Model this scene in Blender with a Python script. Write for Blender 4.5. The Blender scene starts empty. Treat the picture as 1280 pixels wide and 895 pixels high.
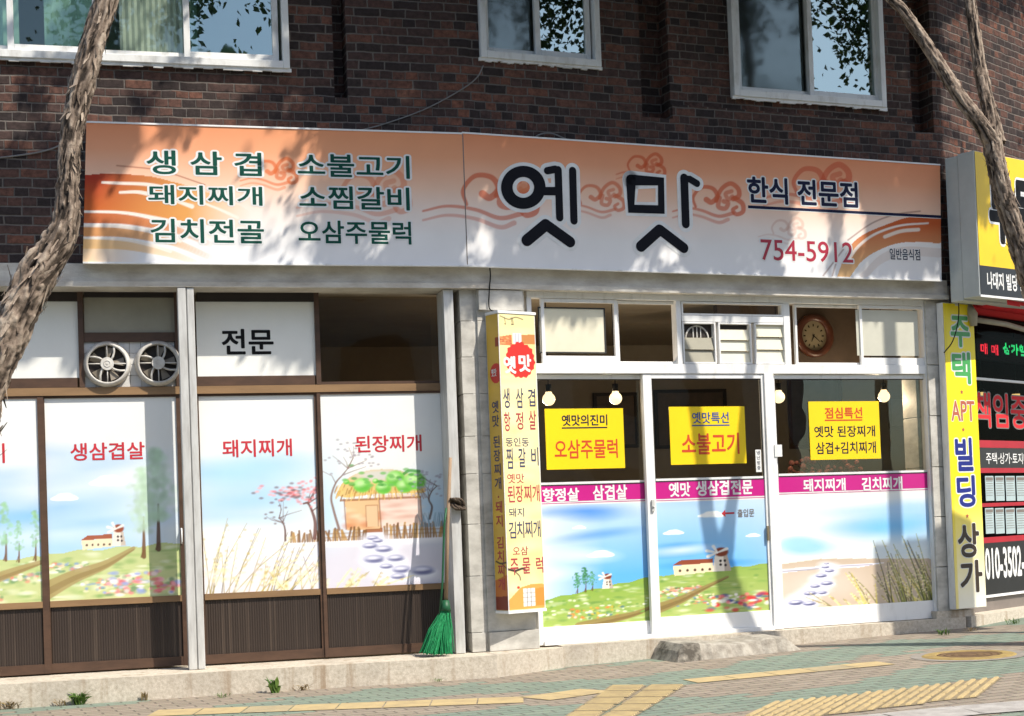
import bpy, bmesh, math, random
import numpy as np
from mathutils import Matrix, Vector
from math import radians as RAD, sin, cos, pi

random.seed(7)
rng = np.random.default_rng(7)
SC = bpy.context.scene
COL = SC.collection

# ------------------------------------------------------------------ camera
TH, BE, PI_, RO, FPX, CY = 0.26789, 0.11670, 0.025888, 0.036728, 1952.9, 601.87
CAM = np.array([-2.8810464, -11.47827144, 1.14095986])
_Rv = np.array([cos(TH), -sin(TH), 0.0]); _F0 = np.array([sin(TH), cos(TH), 0.0]); _Z = np.array([0, 0, 1.0])
FWD = _F0 * cos(PI_) + _Z * sin(PI_)
_U = _Z * cos(PI_) - _F0 * sin(PI_)
RGT = cos(RO) * _Rv - sin(RO) * _U
UPV = sin(RO) * _Rv + cos(RO) * _U
cd = bpy.data.cameras.new("camera"); co = bpy.data.objects.new("camera", cd); COL.objects.link(co)
M = Matrix.Identity(4)
for i in range(3):
    M[i][0] = RGT[i]; M[i][1] = UPV[i]; M[i][2] = -FWD[i]; M[i][3] = CAM[i]
co.matrix_world = M
cd.sensor_width = 36.0; cd.lens = 36.0 * FPX / 1280.0
cd.shift_y = (CY - 447.5) / 1280.0
cd.clip_end = 2000
SC.camera = co

# ------------------------------------------------------------------ light
PHI, EL = RAD(41.0), RAD(52.1)
SUN = np.array([sin(PHI) * cos(EL), -cos(PHI) * cos(EL), sin(EL)])
w_ = bpy.data.worlds.new("World"); SC.world = w_; w_.use_nodes = True
nt = w_.node_tree
bg = nt.nodes["Background"]
sky = nt.nodes.new("ShaderNodeTexSky"); sky.sky_type = 'NISHITA'; sky.sun_disc = False
sky.sun_elevation = EL; sky.sun_rotation = math.atan2(SUN[0], SUN[1])
sky.air_density = 1.0; sky.dust_density = 1.5; sky.ozone_density = 1.0
nt.links.new(sky.outputs[0], bg.inputs[0]); bg.inputs[1].default_value = 0.15
sl = bpy.data.lights.new("sun", 'SUN'); sl.energy = 4.6; sl.angle = RAD(0.55); sl.color = (1.0, 0.93, 0.82)
so = bpy.data.objects.new("sun", sl); COL.objects.link(so)
so.rotation_euler = Vector(-SUN).to_track_quat('-Z', 'Y').to_euler()
SC.view_settings.view_transform = 'Standard'; SC.view_settings.look = 'None'
SC.view_settings.exposure = 0.5; SC.view_settings.gamma = 1.0
SC.cycles.max_bounces = 8; SC.cycles.transparent_max_bounces = 16
SC.cycles.use_denoising = True

# ------------------------------------------------------------------ frames
def ray(px, py):
    return (px - 640) / FPX * RGT - (py - CY) / FPX * UPV + FWD

class Frame:
    def __init__(s, O, a):
        s.O = np.array([O[0], O[1], 0.0]); s.a = a
        s.t = np.array([cos(a), sin(a), 0]); s.n = np.array([-sin(a), cos(a), 0])
    def p(s, u, w, z):
        return s.O + s.t * u - s.n * w + np.array([0, 0, z])
    def px(s, x, y, w=0.0):
        """facade coordinates (u, z) of what a pixel shows on the plane w metres in front of the wall"""
        v = ray(x, y); k = ((s.O - s.n * w - CAM) @ s.n) / (v @ s.n)
        X = CAM + v * k
        return (X - s.O) @ s.t, X[2]
    def rect(s, x0, y0, x1, y1, w=0.0):
        ym, xm = (y0 + y1) / 2, (x0 + x1) / 2
        return (s.px(x0, ym, w)[0], s.px(x1, ym, w)[0], s.px(xm, y1, w)[1], s.px(xm, y0, w)[1])

L = Frame((0, 0), 0.0)
R = Frame((0, 0), BE)
UR_END = 4.43
N = Frame(R.p(UR_END, 0, 0), BE + RAD(24))
RISE = 0.02
def gz(X):
    u = np.dot(np.asarray(X)[:2], R.t[:2])
    return RISE * min(max(u, 0.0), 8.0)
def G(px, py):
    v = ray(px, py); z = 0.0
    for _ in range(6):
        X = CAM + v * ((z - CAM[2]) / v[2]); z = gz(X)
    return X

# ------------------------------------------------------------------ materials
def lin(c):
    """sRGB 0-255 -> linear"""
    return tuple(((x / 255) / 12.92 if x / 255 < 0.04045 else ((x / 255 + 0.055) / 1.055) ** 2.4) for x in c)

def newmat(name):
    m = bpy.data.materials.new(name); m.use_nodes = True
    t = m.node_tree; b = t.nodes["Principled BSDF"]
    return m, t, b

def node(t, typ, **kw):
    n = t.nodes.new(typ)
    for k, v in kw.items(): setattr(n, k, v)
    return n

def MAT(name, col, col2=None, rough=0.6, scale=6.0, stretch=(1, 1, 1), bump=0.0, bscale=None, metal=0.0, contrast=(0.35, 0.7), spec=0.4, detail=5.0, dist=0.004):
    m, t, b = newmat(name)
    b.inputs["Roughness"].default_value = rough; b.inputs["Metallic"].default_value = metal
    b.inputs["Specular IOR Level"].default_value = spec
    if col2 is None: col2 = tuple(c * 0.82 for c in col)
    tc = node(t, "ShaderNodeTexCoord"); mp = node(t, "ShaderNodeMapping"); mp.inputs["Scale"].default_value = stretch
    t.links.new(tc.outputs["Object"], mp.inputs[0])
    no = node(t, "ShaderNodeTexNoise"); no.inputs["Scale"].default_value = scale; no.inputs["Detail"].default_value = detail
    no.inputs["Roughness"].default_value = 0.65
    t.links.new(mp.outputs[0], no.inputs["Vector"])
    cr = node(t, "ShaderNodeValToRGB"); cr.color_ramp.elements[0].position = contrast[0]; cr.color_ramp.elements[1].position = contrast[1]
    cr.color_ramp.elements[0].color = (*col2, 1); cr.color_ramp.elements[1].color = (*col, 1)
    t.links.new(no.outputs["Fac"], cr.inputs[0]); t.links.new(cr.outputs[0], b.inputs["Base Color"])
    if bump:
        n2 = node(t, "ShaderNodeTexNoise"); n2.inputs["Scale"].default_value = bscale or scale * 6; n2.inputs["Detail"].default_value = 6
        t.links.new(mp.outputs[0], n2.inputs["Vector"])
        bu = node(t, "ShaderNodeBump"); bu.inputs["Strength"].default_value = bump; bu.inputs["Distance"].default_value = dist
        t.links.new(n2.outputs["Fac"], bu.inputs["Height"]); t.links.new(bu.outputs[0], b.inputs["Normal"])
    return m

def math_(t, op, a, b=None, c=None):
    n = node(t, "ShaderNodeMath", operation=op)
    for i, v in enumerate((a, b, c)):
        if v is None: continue
        if isinstance(v, (int, float)): n.inputs[i].default_value = v
        else: t.links.new(v, n.inputs[i])
    return n.outputs[0]

def mixc(t, f, a, b, mode='MIX'):
    n = node(t, "ShaderNodeMix", data_type='RGBA', blend_type=mode)
    for i, v in ((0, f), (6, a), (7, b)):
        if isinstance(v, (int, float)): n.inputs[i].default_value = v
        elif isinstance(v, tuple): n.inputs[i].default_value = (*v, 1)
        else: t.links.new(v, n.inputs[i])
    return n.outputs[2]

def brick_mat(name="brick"):
    m, t, b = newmat(name)
    tc = node(t, "ShaderNodeTexCoord"); sp = node(t, "ShaderNodeSeparateXYZ"); t.links.new(tc.outputs["Object"], sp.inputs[0])
    nw = node(t, "ShaderNodeTexNoise"); nw.inputs["Scale"].default_value = 7; nw.inputs["Detail"].default_value = 5; t.links.new(tc.outputs["Object"], nw.inputs["Vector"])
    wob = math_(t, 'MULTIPLY', math_(t, 'SUBTRACT', nw.outputs["Fac"], 0.5), 0.022)
    X = math_(t, 'ADD', math_(t, 'ADD', sp.outputs[0], math_(t, 'MULTIPLY', sp.outputs[1], 1.0)), wob)
    Zc = math_(t, 'ADD', sp.outputs[2], wob)
    BH, BL = 0.0672, 0.196
    rz = math_(t, 'DIVIDE', Zc, BH); row = math_(t, 'FLOOR', rz); fz = math_(t, 'SUBTRACT', rz, row)
    # a little random shift per row + half bond
    wr = node(t, "ShaderNodeTexWhiteNoise", noise_dimensions='1D'); t.links.new(row, wr.inputs["W"])
    sh = math_(t, 'ADD', math_(t, 'MULTIPLY', math_(t, 'MODULO', math_(t, 'ABSOLUTE', row), 2.0), 0.5), math_(t, 'MULTIPLY', wr.outputs["Value"], 0.22))
    w2_ = node(t, "ShaderNodeTexWhiteNoise", noise_dimensions='1D'); t.links.new(math_(t, 'ADD', row, 71.3), w2_.inputs["W"])
    blen = math_(t, 'SUBTRACT', BL, math_(t, 'MULTIPLY', math_(t, 'GREATER_THAN', w2_.outputs["Value"], 0.74), BL * .5))
    rx = math_(t, 'ADD', math_(t, 'DIVIDE', X, blen), sh); colu = math_(t, 'FLOOR', rx); fx = math_(t, 'SUBTRACT', rx, colu)
    def edge(f, wdt):
        e = math_(t, 'MINIMUM', f, math_(t, 'SUBTRACT', 1.0, f))
        mr = node(t, "ShaderNodeMapRange"); t.links.new(e, mr.inputs[0])
        mr.inputs[1].default_value = wdt * 0.6; mr.inputs[2].default_value = wdt * 1.35
        return mr.outputs[0]
    mask = math_(t, 'MULTIPLY', edge(fz, 0.085), edge(fx, 0.030))
    cv = node(t, "ShaderNodeCombineXYZ"); t.links.new(colu, cv.inputs[0]); t.links.new(row, cv.inputs[1])
    wn = node(t, "ShaderNodeTexWhiteNoise", noise_dimensions='3D'); t.links.new(cv.outputs[0], wn.inputs["Vector"])
    big = node(t, "ShaderNodeTexNoise"); big.inputs["Scale"].default_value = 0.8; big.inputs["Detail"].default_value = 4
    t.links.new(tc.outputs["Object"], big.inputs["Vector"])
    sel = math_(t, 'ADD', math_(t, 'MULTIPLY', wn.outputs["Value"], 0.86), math_(t, 'MULTIPLY', math_(t, 'SUBTRACT', big.outputs["Fac"], 0.5), 0.7))
    cr = node(t, "ShaderNodeValToRGB"); cr.color_ramp.interpolation = 'LINEAR'
    E_ = cr.color_ramp.elements
    E_[0].position = 0.0; E_[0].color = (0.028, 0.021, 0.021, 1); E_[1].position = 1.0; E_[1].color = (0.27, 0.105, 0.062, 1)
    for pos, c in ((0.2, (0.040, 0.028, 0.026)), (0.38, (0.072, 0.042, 0.036)), (0.56, (0.105, 0.053, 0.041)), (0.74, (0.145, 0.066, 0.046)), (0.9, (0.205, 0.083, 0.052))):
        e = E_.new(pos); e.color = (*c, 1)
    t.links.new(sel, cr.inputs[0])
    fine = node(t, "ShaderNodeTexNoise"); fine.inputs["Scale"].default_value = 24; fine.inputs["Detail"].default_value = 8; fine.inputs["Roughness"].default_value = 0.7
    t.links.new(tc.outputs["Object"], fine.inputs["Vector"])
    mr = node(t, "ShaderNodeMapRange"); t.links.new(fine.outputs["Fac"], mr.inputs[0]); mr.inputs[1].default_value = 0.3; mr.inputs[2].default_value = 0.7; mr.inputs[3].default_value = 0.36; mr.inputs[4].default_value = 1.6
    vm = node(t, "ShaderNodeVectorMath", operation='SCALE'); t.links.new(cr.outputs[0], vm.inputs[0]); t.links.new(mr.outputs[0], vm.inputs["Scale"])
    mort = mixc(t, fine.outputs["Fac"], (0.09, 0.076, 0.068), (0.27, 0.24, 0.21))
    col = mixc(t, mask, mort, vm.outputs[0])
    ms = node(t, "ShaderNodeMapping"); ms.inputs["Scale"].default_value = (3.2, 3.2, .35); t.links.new(tc.outputs["Object"], ms.inputs[0])
    st = node(t, "ShaderNodeTexNoise"); st.inputs["Scale"].default_value = 1; st.inputs["Detail"].default_value = 6; st.inputs["Roughness"].default_value = .65; t.links.new(ms.outputs[0], st.inputs["Vector"])
    col = mixc(t, .22, col, (.070, .058, .055))
    m2 = node(t, "ShaderNodeMapRange"); t.links.new(st.outputs["Fac"], m2.inputs[0]); m2.inputs[1].default_value = .42; m2.inputs[2].default_value = .72; m2.inputs[4].default_value = .4
    col = mixc(t, m2.outputs[0], col, (0.045, 0.036, 0.033))
    t.links.new(col, b.inputs["Base Color"])
    b.inputs["Roughness"].default_value = 0.9; b.inputs["Specular IOR Level"].default_value = 0.12
    h = math_(t, 'ADD', math_(t, 'MULTIPLY', mask, 1.0), math_(t, 'MULTIPLY', fine.outputs["Fac"], 0.7))
    h = math_(t, 'ADD', h, math_(t, 'MULTIPLY', wn.outputs["Value"], 0.35))
    bu = node(t, "ShaderNodeBump"); bu.inputs["Strength"].default_value = 0.9; bu.inputs["Distance"].default_value = 0.008
    t.links.new(h, bu.inputs["Height"]); t.links.new(bu.outputs[0], b.inputs["Normal"])
    return m

def glass_mat(name, tint, refl=0.22, rough=0.0, fk=0.8):
    m, t, b = newmat(name); t.nodes.remove(b)
    out = t.nodes["Material Output"]
    tr = node(t, "ShaderNodeBsdfTransparent"); tr.inputs[0].default_value = (*tint, 1)
    gl = node(t, "ShaderNodeBsdfGlossy"); gl.inputs["Roughness"].default_value = rough; gl.inputs["Color"].default_value = (0.80, 0.97, 0.95, 1)
    fr = node(t, "ShaderNodeFresnel"); fr.inputs[0].default_value = 1.5
    f = math_(t, 'MINIMUM', math_(t, 'ADD', math_(t, 'MULTIPLY', fr.outputs[0], fk), refl - 0.03), 1.0)
    tc = node(t, "ShaderNodeTexCoord"); no = node(t, "ShaderNodeTexNoise"); no.inputs["Scale"].default_value = 1.6
    t.links.new(tc.outputs["Object"], no.inputs["Vector"])
    bu = node(t, "ShaderNodeBump"); bu.inputs["Strength"].default_value = 0.25; bu.inputs["Distance"].default_value = 0.02
    t.links.new(no.outputs["Fac"], bu.inputs["Height"]); t.links.new(bu.outputs[0], gl.inputs["Normal"])
    mx = node(t, "ShaderNodeMixShader"); t.links.new(f, mx.inputs[0]); t.links.new(tr.outputs[0], mx.inputs[1]); t.links.new(gl.outputs[0], mx.inputs[2])
    t.links.new(mx.outputs[0], out.inputs[0])
    return m

def emit_mat(name, col, strength):
    m, t, b = newmat(name)
    b.inputs["Base Color"].default_value = (*col, 1); b.inputs["Emission Color"].default_value = (*col, 1); b.inputs["Emission Strength"].default_value = strength
    b.inputs["Roughness"].default_value = 0.3
    return m

def print_mat(name, rough=0.35, spec=0.4):
    m, t, b = newmat(name)
    a = node(t, "ShaderNodeAttribute"); a.attribute_name = "print"
    tc = node(t, "ShaderNodeTexCoord"); no = node(t, "ShaderNodeTexNoise"); no.inputs["Scale"].default_value = 3; no.inputs["Detail"].default_value = 6
    t.links.new(tc.outputs["Object"], no.inputs["Vector"])
    mr = node(t, "ShaderNodeMapRange"); t.links.new(no.outputs["Fac"], mr.inputs[0]); mr.inputs[1].default_value = 0.3; mr.inputs[2].default_value = 0.75; mr.inputs[3].default_value = 0.93; mr.inputs[4].default_value = 1.0
    vm = node(t, "ShaderNodeVectorMath", operation='SCALE'); t.links.new(a.outputs["Color"], vm.inputs[0]); t.links.new(mr.outputs[0], vm.inputs["Scale"])
    t.links.new(vm.outputs[0], b.inputs["Base Color"])
    b.inputs["Roughness"].default_value = rough; b.inputs["Specular IOR Level"].default_value = spec
    bu = node(t, "ShaderNodeBump"); bu.inputs["Strength"].default_value = 0.06; bu.inputs["Distance"].default_value = 0.02
    t.links.new(no.outputs["Fac"], bu.inputs["Height"]); t.links.new(bu.outputs[0], b.inputs["Normal"])
    return m

def paving_mat():
    m, t, b = newmat("block_paving")
    tc = node(t, "ShaderNodeTexCoord"); sp = node(t, "ShaderNodeSeparateXYZ"); t.links.new(tc.outputs["Object"], sp.inputs[0])
    x, y = sp.outputs[0], sp.outputs[1]
    BLK, BWD = 0.2, 0.1
    ry = math_(t, 'DIVIDE', y, BWD); row = math_(t, 'FLOOR', ry); fy = math_(t, 'SUBTRACT', ry, row)
    rx = math_(t, 'ADD', math_(t, 'DIVIDE', x, BLK), math_(t, 'MULTIPLY', math_(t, 'MODULO', math_(t, 'ABSOLUTE', row), 2.0), 0.5))
    colu = math_(t, 'FLOOR', rx); fx = math_(t, 'SUBTRACT', rx, colu)
    def edge(f, wd):
        e = math_(t, 'MINIMUM', f, math_(t, 'SUBTRACT', 1.0, f))
        mr = node(t, "ShaderNodeMapRange"); t.links.new(e, mr.inputs[0]); mr.inputs[1].default_value = wd * .4; mr.inputs[2].default_value = wd * 1.6
        return mr.outputs[0]
    mask = math_(t, 'MULTIPLY', edge(fy, 0.07), edge(fx, 0.035))
    cv = node(t, "ShaderNodeCombineXYZ"); t.links.new(colu, cv.inputs[0]); t.links.new(row, cv.inputs[1])
    wn = node(t, "ShaderNodeTexWhiteNoise", noise_dimensions='3D'); t.links.new(cv.outputs[0], wn.inputs["Vector"])
    # wavy coloured bands, snapped to whole blocks
    wv = math_(t, 'MULTIPLY', math_(t, 'SINE', math_(t, 'MULTIPLY', colu, 0.30)), 3.0)
    band = math_(t, 'SINE', math_(t, 'MULTIPLY', math_(t, 'ADD', row, wv), 0.40))
    band = math_(t, 'ADD', band, math_(t, 'MULTIPLY', math_(t, 'SUBTRACT', wn.outputs["Value"], 0.5), 0.5))
    nb = node(t, "ShaderNodeTexNoise"); nb.inputs["Scale"].default_value = .55; nb.inputs["Detail"].default_value = 3; t.links.new(cv.outputs[0], nb.inputs["Vector"])
    band = math_(t, 'ADD', band, math_(t, 'MULTIPLY', math_(t, 'SUBTRACT', nb.outputs["Fac"], 0.5), 2.4))
    teal = math_(t, 'GREATER_THAN', band, 0.05)
    no = node(t, "ShaderNodeTexNoise"); no.inputs["Scale"].default_value = 5; no.inputs["Detail"].default_value = 8; no.inputs["Roughness"].default_value = 0.7
    t.links.new(tc.outputs["Object"], no.inputs["Vector"])
    fine = node(t, "ShaderNodeTexNoise"); fine.inputs["Scale"].default_value = 90; fine.inputs["Detail"].default_value = 4
    t.links.new(tc.outputs["Object"], fine.inputs["Vector"])
    grey = mixc(t, wn.outputs["Value"], (0.225, 0.188, 0.145), (0.30, 0.25, 0.195))
    tl = mixc(t, wn.outputs["Value"], (0.135, 0.20, 0.16), (0.18, 0.25, 0.195))
    c = mixc(t, teal, grey, tl)
    c = mixc(t, math_(t, 'MULTIPLY', no.outputs["Fac"], 0.55), c, (0.23, 0.20, 0.16))
    c = mixc(t, math_(t, 'MULTIPLY', math_(t, 'SUBTRACT', 1.0, mask), math_(t, 'ADD', .25, math_(t, 'MULTIPLY', no.outputs["Fac"], .6))), c, (0.075, 0.066, 0.055))
    c = mixc(t, 0.35, c, fine.outputs["Color"], 'SOFT_LIGHT')
    t.links.new(c, b.inputs["Base Color"]); b.inputs["Roughness"].default_value = 0.9; b.inputs["Specular IOR Level"].default_value = 0.25
    bu = node(t, "ShaderNodeBump"); bu.inputs["Strength"].default_value = 0.9; bu.inputs["Distance"].default_value = 0.006
    h = math_(t, 'ADD', mask, math_(t, 'ADD', math_(t, 'MULTIPLY', wn.outputs["Value"], 0.5), math_(t, 'MULTIPLY', fine.outputs["Fac"], 0.4)))
    t.links.new(h, bu.inputs["Height"]); t.links.new(bu.outputs[0], b.inputs["Normal"])
    return m

def ribbed_mat():
    m, t, b = newmat("ribbed_brown_panel")
    tc = node(t, "ShaderNodeTexCoord"); sp = node(t, "ShaderNodeSeparateXYZ"); t.links.new(tc.outputs["Object"], sp.inputs[0])
    u = math_(t, 'DIVIDE', sp.outputs[0], 0.0175); k = math_(t, 'FLOOR', u); f = math_(t, 'SUBTRACT', u, k)
    wn = node(t, "ShaderNodeTexWhiteNoise", noise_dimensions='1D'); t.links.new(k, wn.inputs["W"])
    mp = node(t, "ShaderNodeMapping"); mp.inputs["Scale"].default_value = (110, 110, 1.2); t.links.new(tc.outputs["Object"], mp.inputs[0])
    no = node(t, "ShaderNodeTexNoise"); no.inputs["Scale"].default_value = 1; no.inputs["Detail"].default_value = 3; t.links.new(mp.outputs[0], no.inputs["Vector"])
    v = math_(t, 'ADD', math_(t, 'MULTIPLY', math_(t, 'POWER', wn.outputs["Value"], 4.0), 0.42), math_(t, 'MULTIPLY', no.outputs["Fac"], 0.75))
    cr = node(t, "ShaderNodeValToRGB"); cr.color_ramp.elements[0].position = 0.18; cr.color_ramp.elements[1].position = 0.95
    cr.color_ramp.elements[0].color = (0.022, 0.0125, 0.008, 1); cr.color_ramp.elements[1].color = (0.075, 0.052, 0.037, 1)
    e = cr.color_ramp.elements.new(0.62); e.color = (0.029, 0.0175, 0.0115, 1)
    t.links.new(v, cr.inputs[0]); t.links.new(cr.outputs[0], b.inputs["Base Color"]); b.inputs["Roughness"].default_value = 0.55
    return m

def step_mat():
    m, t, b = newmat("rough_cast_concrete")
    tc = node(t, "ShaderNodeTexCoord")
    n1 = node(t, "ShaderNodeTexNoise"); n1.inputs["Scale"].default_value = 38; n1.inputs["Detail"].default_value = 8; n1.inputs["Roughness"].default_value = .75; t.links.new(tc.outputs["Object"], n1.inputs["Vector"])
    n2 = node(t, "ShaderNodeTexNoise"); n2.inputs["Scale"].default_value = 2.2; n2.inputs["Detail"].default_value = 5; t.links.new(tc.outputs["Object"], n2.inputs["Vector"])
    mp = node(t, "ShaderNodeMapping"); mp.inputs["Scale"].default_value = (9, 9, .5); t.links.new(tc.outputs["Object"], mp.inputs[0])
    n3 = node(t, "ShaderNodeTexNoise"); n3.inputs["Scale"].default_value = 1; n3.inputs["Detail"].default_value = 6; n3.inputs["Roughness"].default_value = .6; t.links.new(mp.outputs[0], n3.inputs["Vector"])
    def ramp(sock, a, b2):
        mr = node(t, "ShaderNodeMapRange"); t.links.new(sock, mr.inputs[0]); mr.inputs[1].default_value = a; mr.inputs[2].default_value = b2; return mr.outputs[0]
    c = mixc(t, ramp(n1.outputs["Fac"], .3, .65), (.36, .31, .24), (.60, .545, .455))
    c = mixc(t, math_(t, 'MULTIPLY', ramp(n2.outputs["Fac"], .5, .75), .45), c, (.27, .24, .20))
    c = mixc(t, math_(t, 'MULTIPLY', ramp(n3.outputs["Fac"], .55, .70), .7), c, (.25, .17, .10))
    t.links.new(c, b.inputs["Base Color"]); b.inputs["Roughness"].default_value = .95; b.inputs["Specular IOR Level"].default_value = .2
    bu = node(t, "ShaderNodeBump"); bu.inputs["Strength"].default_value = .7; bu.inputs["Distance"].default_value = .004; t.links.new(n1.outputs["Fac"], bu.inputs["Height"]); t.links.new(bu.outputs[0], b.inputs["Normal"])
    return m

def bark_mat(name="bark"):
    m, t, b = newmat(name)
    a = node(t, "ShaderNodeAttribute"); a.attribute_name = "grain"
    tc = node(t, "ShaderNodeTexCoord")
    no = node(t, "ShaderNodeTexNoise"); no.inputs["Scale"].default_value = 26; no.inputs["Detail"].default_value = 8; no.inputs["Roughness"].default_value = 0.7
    t.links.new(tc.outputs["Object"], no.inputs["Vector"])
    v = math_(t, 'ADD', math_(t, 'MULTIPLY', a.outputs["Fac"], 0.75), math_(t, 'MULTIPLY', math_(t, 'SUBTRACT', no.outputs["Fac"], 0.5), 0.9))
    cr = node(t, "ShaderNodeValToRGB"); E_ = cr.color_ramp.elements
    E_[0].position = 0.05; E_[0].color = (0.030, 0.023, 0.018, 1); E_[1].position = 0.95; E_[1].color = (0.52, 0.44, 0.35, 1)
    for pos, c in ((0.25, (0.11, 0.082, 0.062)), (0.48, (0.225, 0.172, 0.132)), (0.75, (0.36, 0.29, 0.225))):
        e = E_.new(pos); e.color = (*c, 1)
    t.links.new(v, cr.inputs[0]); t.links.new(cr.outputs[0], b.inputs["Base Color"]); b.inputs["Roughness"].default_value = 0.9
    b.inputs["Specular IOR Level"].default_value = 0.2
    bu = node(t, "ShaderNodeBump"); bu.inputs["Strength"].default_value = 0.8; bu.inputs["Distance"].default_value = 0.01
    t.links.new(no.outputs["Fac"], bu.inputs["Height"]); t.links.new(bu.outputs[0], b.inputs["Normal"])
    return m

def leaf_mat(name, c1, c2):
    m, t, b = newmat(name)
    oi = node(t, "ShaderNodeNewGeometry")
    mixed = mixc(t, oi.outputs["Random Per Island"], c1, c2)
    t.links.new(mixed, b.inputs["Base Color"]); b.inputs["Roughness"].default_value = 0.55
    tl = node(t, "ShaderNodeBsdfTranslucent"); t.links.new(mixed, tl.inputs[0])
    mx = node(t, "ShaderNodeMixShader"); mx.inputs[0].default_value = 0.3
    t.links.new(b.outputs[0], mx.inputs[1]); t.links.new(tl.outputs[0], mx.inputs[2]); t.links.new(mx.outputs[0], t.nodes["Material Output"].inputs[0])
    return m

m_brick = brick_mat()
m_conc = MAT("weathered_concrete", (0.62, 0.59, 0.53), (0.40, 0.36, 0.31), rough=0.9, scale=3.5, stretch=(1, 1, 2.5), bump=0.6, bscale=60, contrast=(0.3, 0.65))
m_step = step_mat()
m_kerbst = MAT("kerb_stone", (0.42, 0.40, 0.37), (0.28, 0.26, 0.24), rough=0.9, scale=10, bump=0.5, bscale=90)
m_marble = MAT("grey_marble_tile", (0.58, 0.56, 0.51), (0.36, 0.345, 0.31), rough=0.45, scale=4, stretch=(1, 1, 1.6), bump=0.15, contrast=(0.35, 0.62))
m_steel = MAT("galvanised_steel", (0.58, 0.58, 0.56), (0.36, 0.35, 0.33), rough=0.5, scale=5, stretch=(4, 4, 0.6), bump=0.12, metal=0.15, contrast=(0.25, 0.6))
m_white = MAT("white_painted_aluminium", (0.77, 0.77, 0.76), (0.55, 0.54, 0.51), rough=0.42, scale=4, stretch=(3, 3, .7), bump=0.05, contrast=(0.22, 0.46), detail=8)
m_pvc = MAT("white_window_plastic", (0.74, 0.74, 0.72), (0.5, 0.48, 0.44), rough=0.45, scale=5, stretch=(2, 2, .8), bump=0.05, contrast=(0.24, 0.5), detail=8)
m_seal = MAT("black_rubber_seal", (0.03, 0.03, 0.03), rough=0.7)
m_brown = MAT("brown_anodised_frame", (0.092, 0.050, 0.031), (0.055, 0.031, 0.020), rough=0.5, scale=4, stretch=(1, 1, 3), contrast=(0.3, 0.65))
m_beam = MAT("ochre_anodised_beam", (0.27, 0.165, 0.082), (0.18, 0.108, 0.055), rough=0.45, scale=3, stretch=(0.5, 1, 3), contrast=(0.3, 0.65))
m_dark = MAT("dark_brown_metal", (0.028, 0.020, 0.016), (0.016, 0.012, 0.010), rough=0.55, scale=4)
m_rib = ribbed_mat()
m_film = MAT("white_window_film", (0.80, 0.80, 0.76), (0.73, 0.73, 0.69), rough=0.25, scale=2, contrast=(0.2, 0.6))
m_cream = MAT("cream_frosted_film", (0.76, 0.72, 0.56), (0.66, 0.62, 0.48), rough=0.25, scale=2.5, contrast=(0.2, 0.6))
m_beige = MAT("beige_board", (0.34, 0.32, 0.25), (0.26, 0.245, 0.19), rough=0.6, scale=2)
m_tile = MAT("white_board", (0.66, 0.66, 0.65), (0.5, 0.49, 0.47), rough=0.4, scale=5)
m_fan = MAT("white_fan_plastic", (0.62, 0.60, 0.56), (0.36, 0.33, 0.29), rough=0.45, scale=9, contrast=(0.3, 0.6))
m_fanb = MAT("brown_fan_blade", (0.22, 0.19, 0.15), rough=0.5)
m_black = MAT("black_paint", (0.010, 0.010, 0.011), rough=0.6, spec=.12)
m_print = print_mat("printed_film")
m_printg = print_mat("printed_banner", rough=0.6, spec=0.12)
m_glass = glass_mat("clear_shop_glass", (0.76, 0.74, 0.71), 0.06, fk=.6)
m_wglass = glass_mat("green_tinted_glass", (0.82, 0.93, 0.88), 0.10, .02, fk=.5)
m_wglass2 = glass_mat("dark_reflecting_glass", (0.30, 0.40, 0.36), 0.34, .018)
m_mesh = glass_mat("insect_screen_glass", (0.55, 0.53, 0.50), 0.13, 0.09, fk=.5)
m_curt = MAT("cream_curtain", (0.74, 0.72, 0.63), (0.62, 0.6, 0.52), rough=0.9, scale=3, stretch=(6, 6, 0.4))
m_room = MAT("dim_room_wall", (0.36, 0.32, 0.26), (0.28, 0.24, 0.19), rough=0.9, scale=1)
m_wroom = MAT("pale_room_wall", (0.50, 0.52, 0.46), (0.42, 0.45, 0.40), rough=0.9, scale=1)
m_floor = MAT("room_floor", (0.12, 0.08, 0.05), rough=0.6)
m_wood = MAT("pale_broom_wood", (0.36, 0.25, 0.16), (0.24, 0.16, 0.10), rough=0.7, scale=8, stretch=(4, 4, 0.5))
m_green = MAT("green_plastic_bristle", (0.016, 0.33, 0.105), (0.009, 0.15, 0.055), rough=0.45, scale=40, stretch=(4, 4, 0.3))
m_dkgreen = MAT("dark_green_plastic", (0.01, 0.09, 0.035), rough=0.5)
m_straw = MAT("brown_cord", (0.11, 0.08, 0.055), (0.05, 0.035, 0.025), rough=0.9, scale=60)
m_yel = MAT("yellow_sheet", (0.86, 0.62, 0.01), (0.82, 0.57, 0.01), rough=0.35, scale=2)
m_mag = MAT("magenta_film", (0.52, 0.018, 0.22), (0.48, 0.015, 0.20), rough=0.3, scale=2)
m_red = MAT("red_lettering", (0.56, 0.035, 0.05), rough=0.4)
m_redor = MAT("scarlet_lettering", (0.62, 0.07, 0.02), rough=0.4)
m_navy = MAT("navy_lettering", (0.014, 0.018, 0.05), rough=0.6, spec=.1)
m_blue = MAT("blue_lettering", (0.03, 0.08, 0.30), rough=0.4)
m_dkblue = MAT("deep_blue_lettering", (0.01, 0.02, 0.22), rough=0.4)
m_gtext = MAT("dark_green_lettering", (0.010, 0.078, 0.056), rough=0.6, spec=.1)
m_wtext = MAT("white_lettering", (0.80, 0.80, 0.78), rough=0.4)
m_gray = MAT("grey_lettering", (0.20, 0.17, 0.15), rough=0.4)
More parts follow.
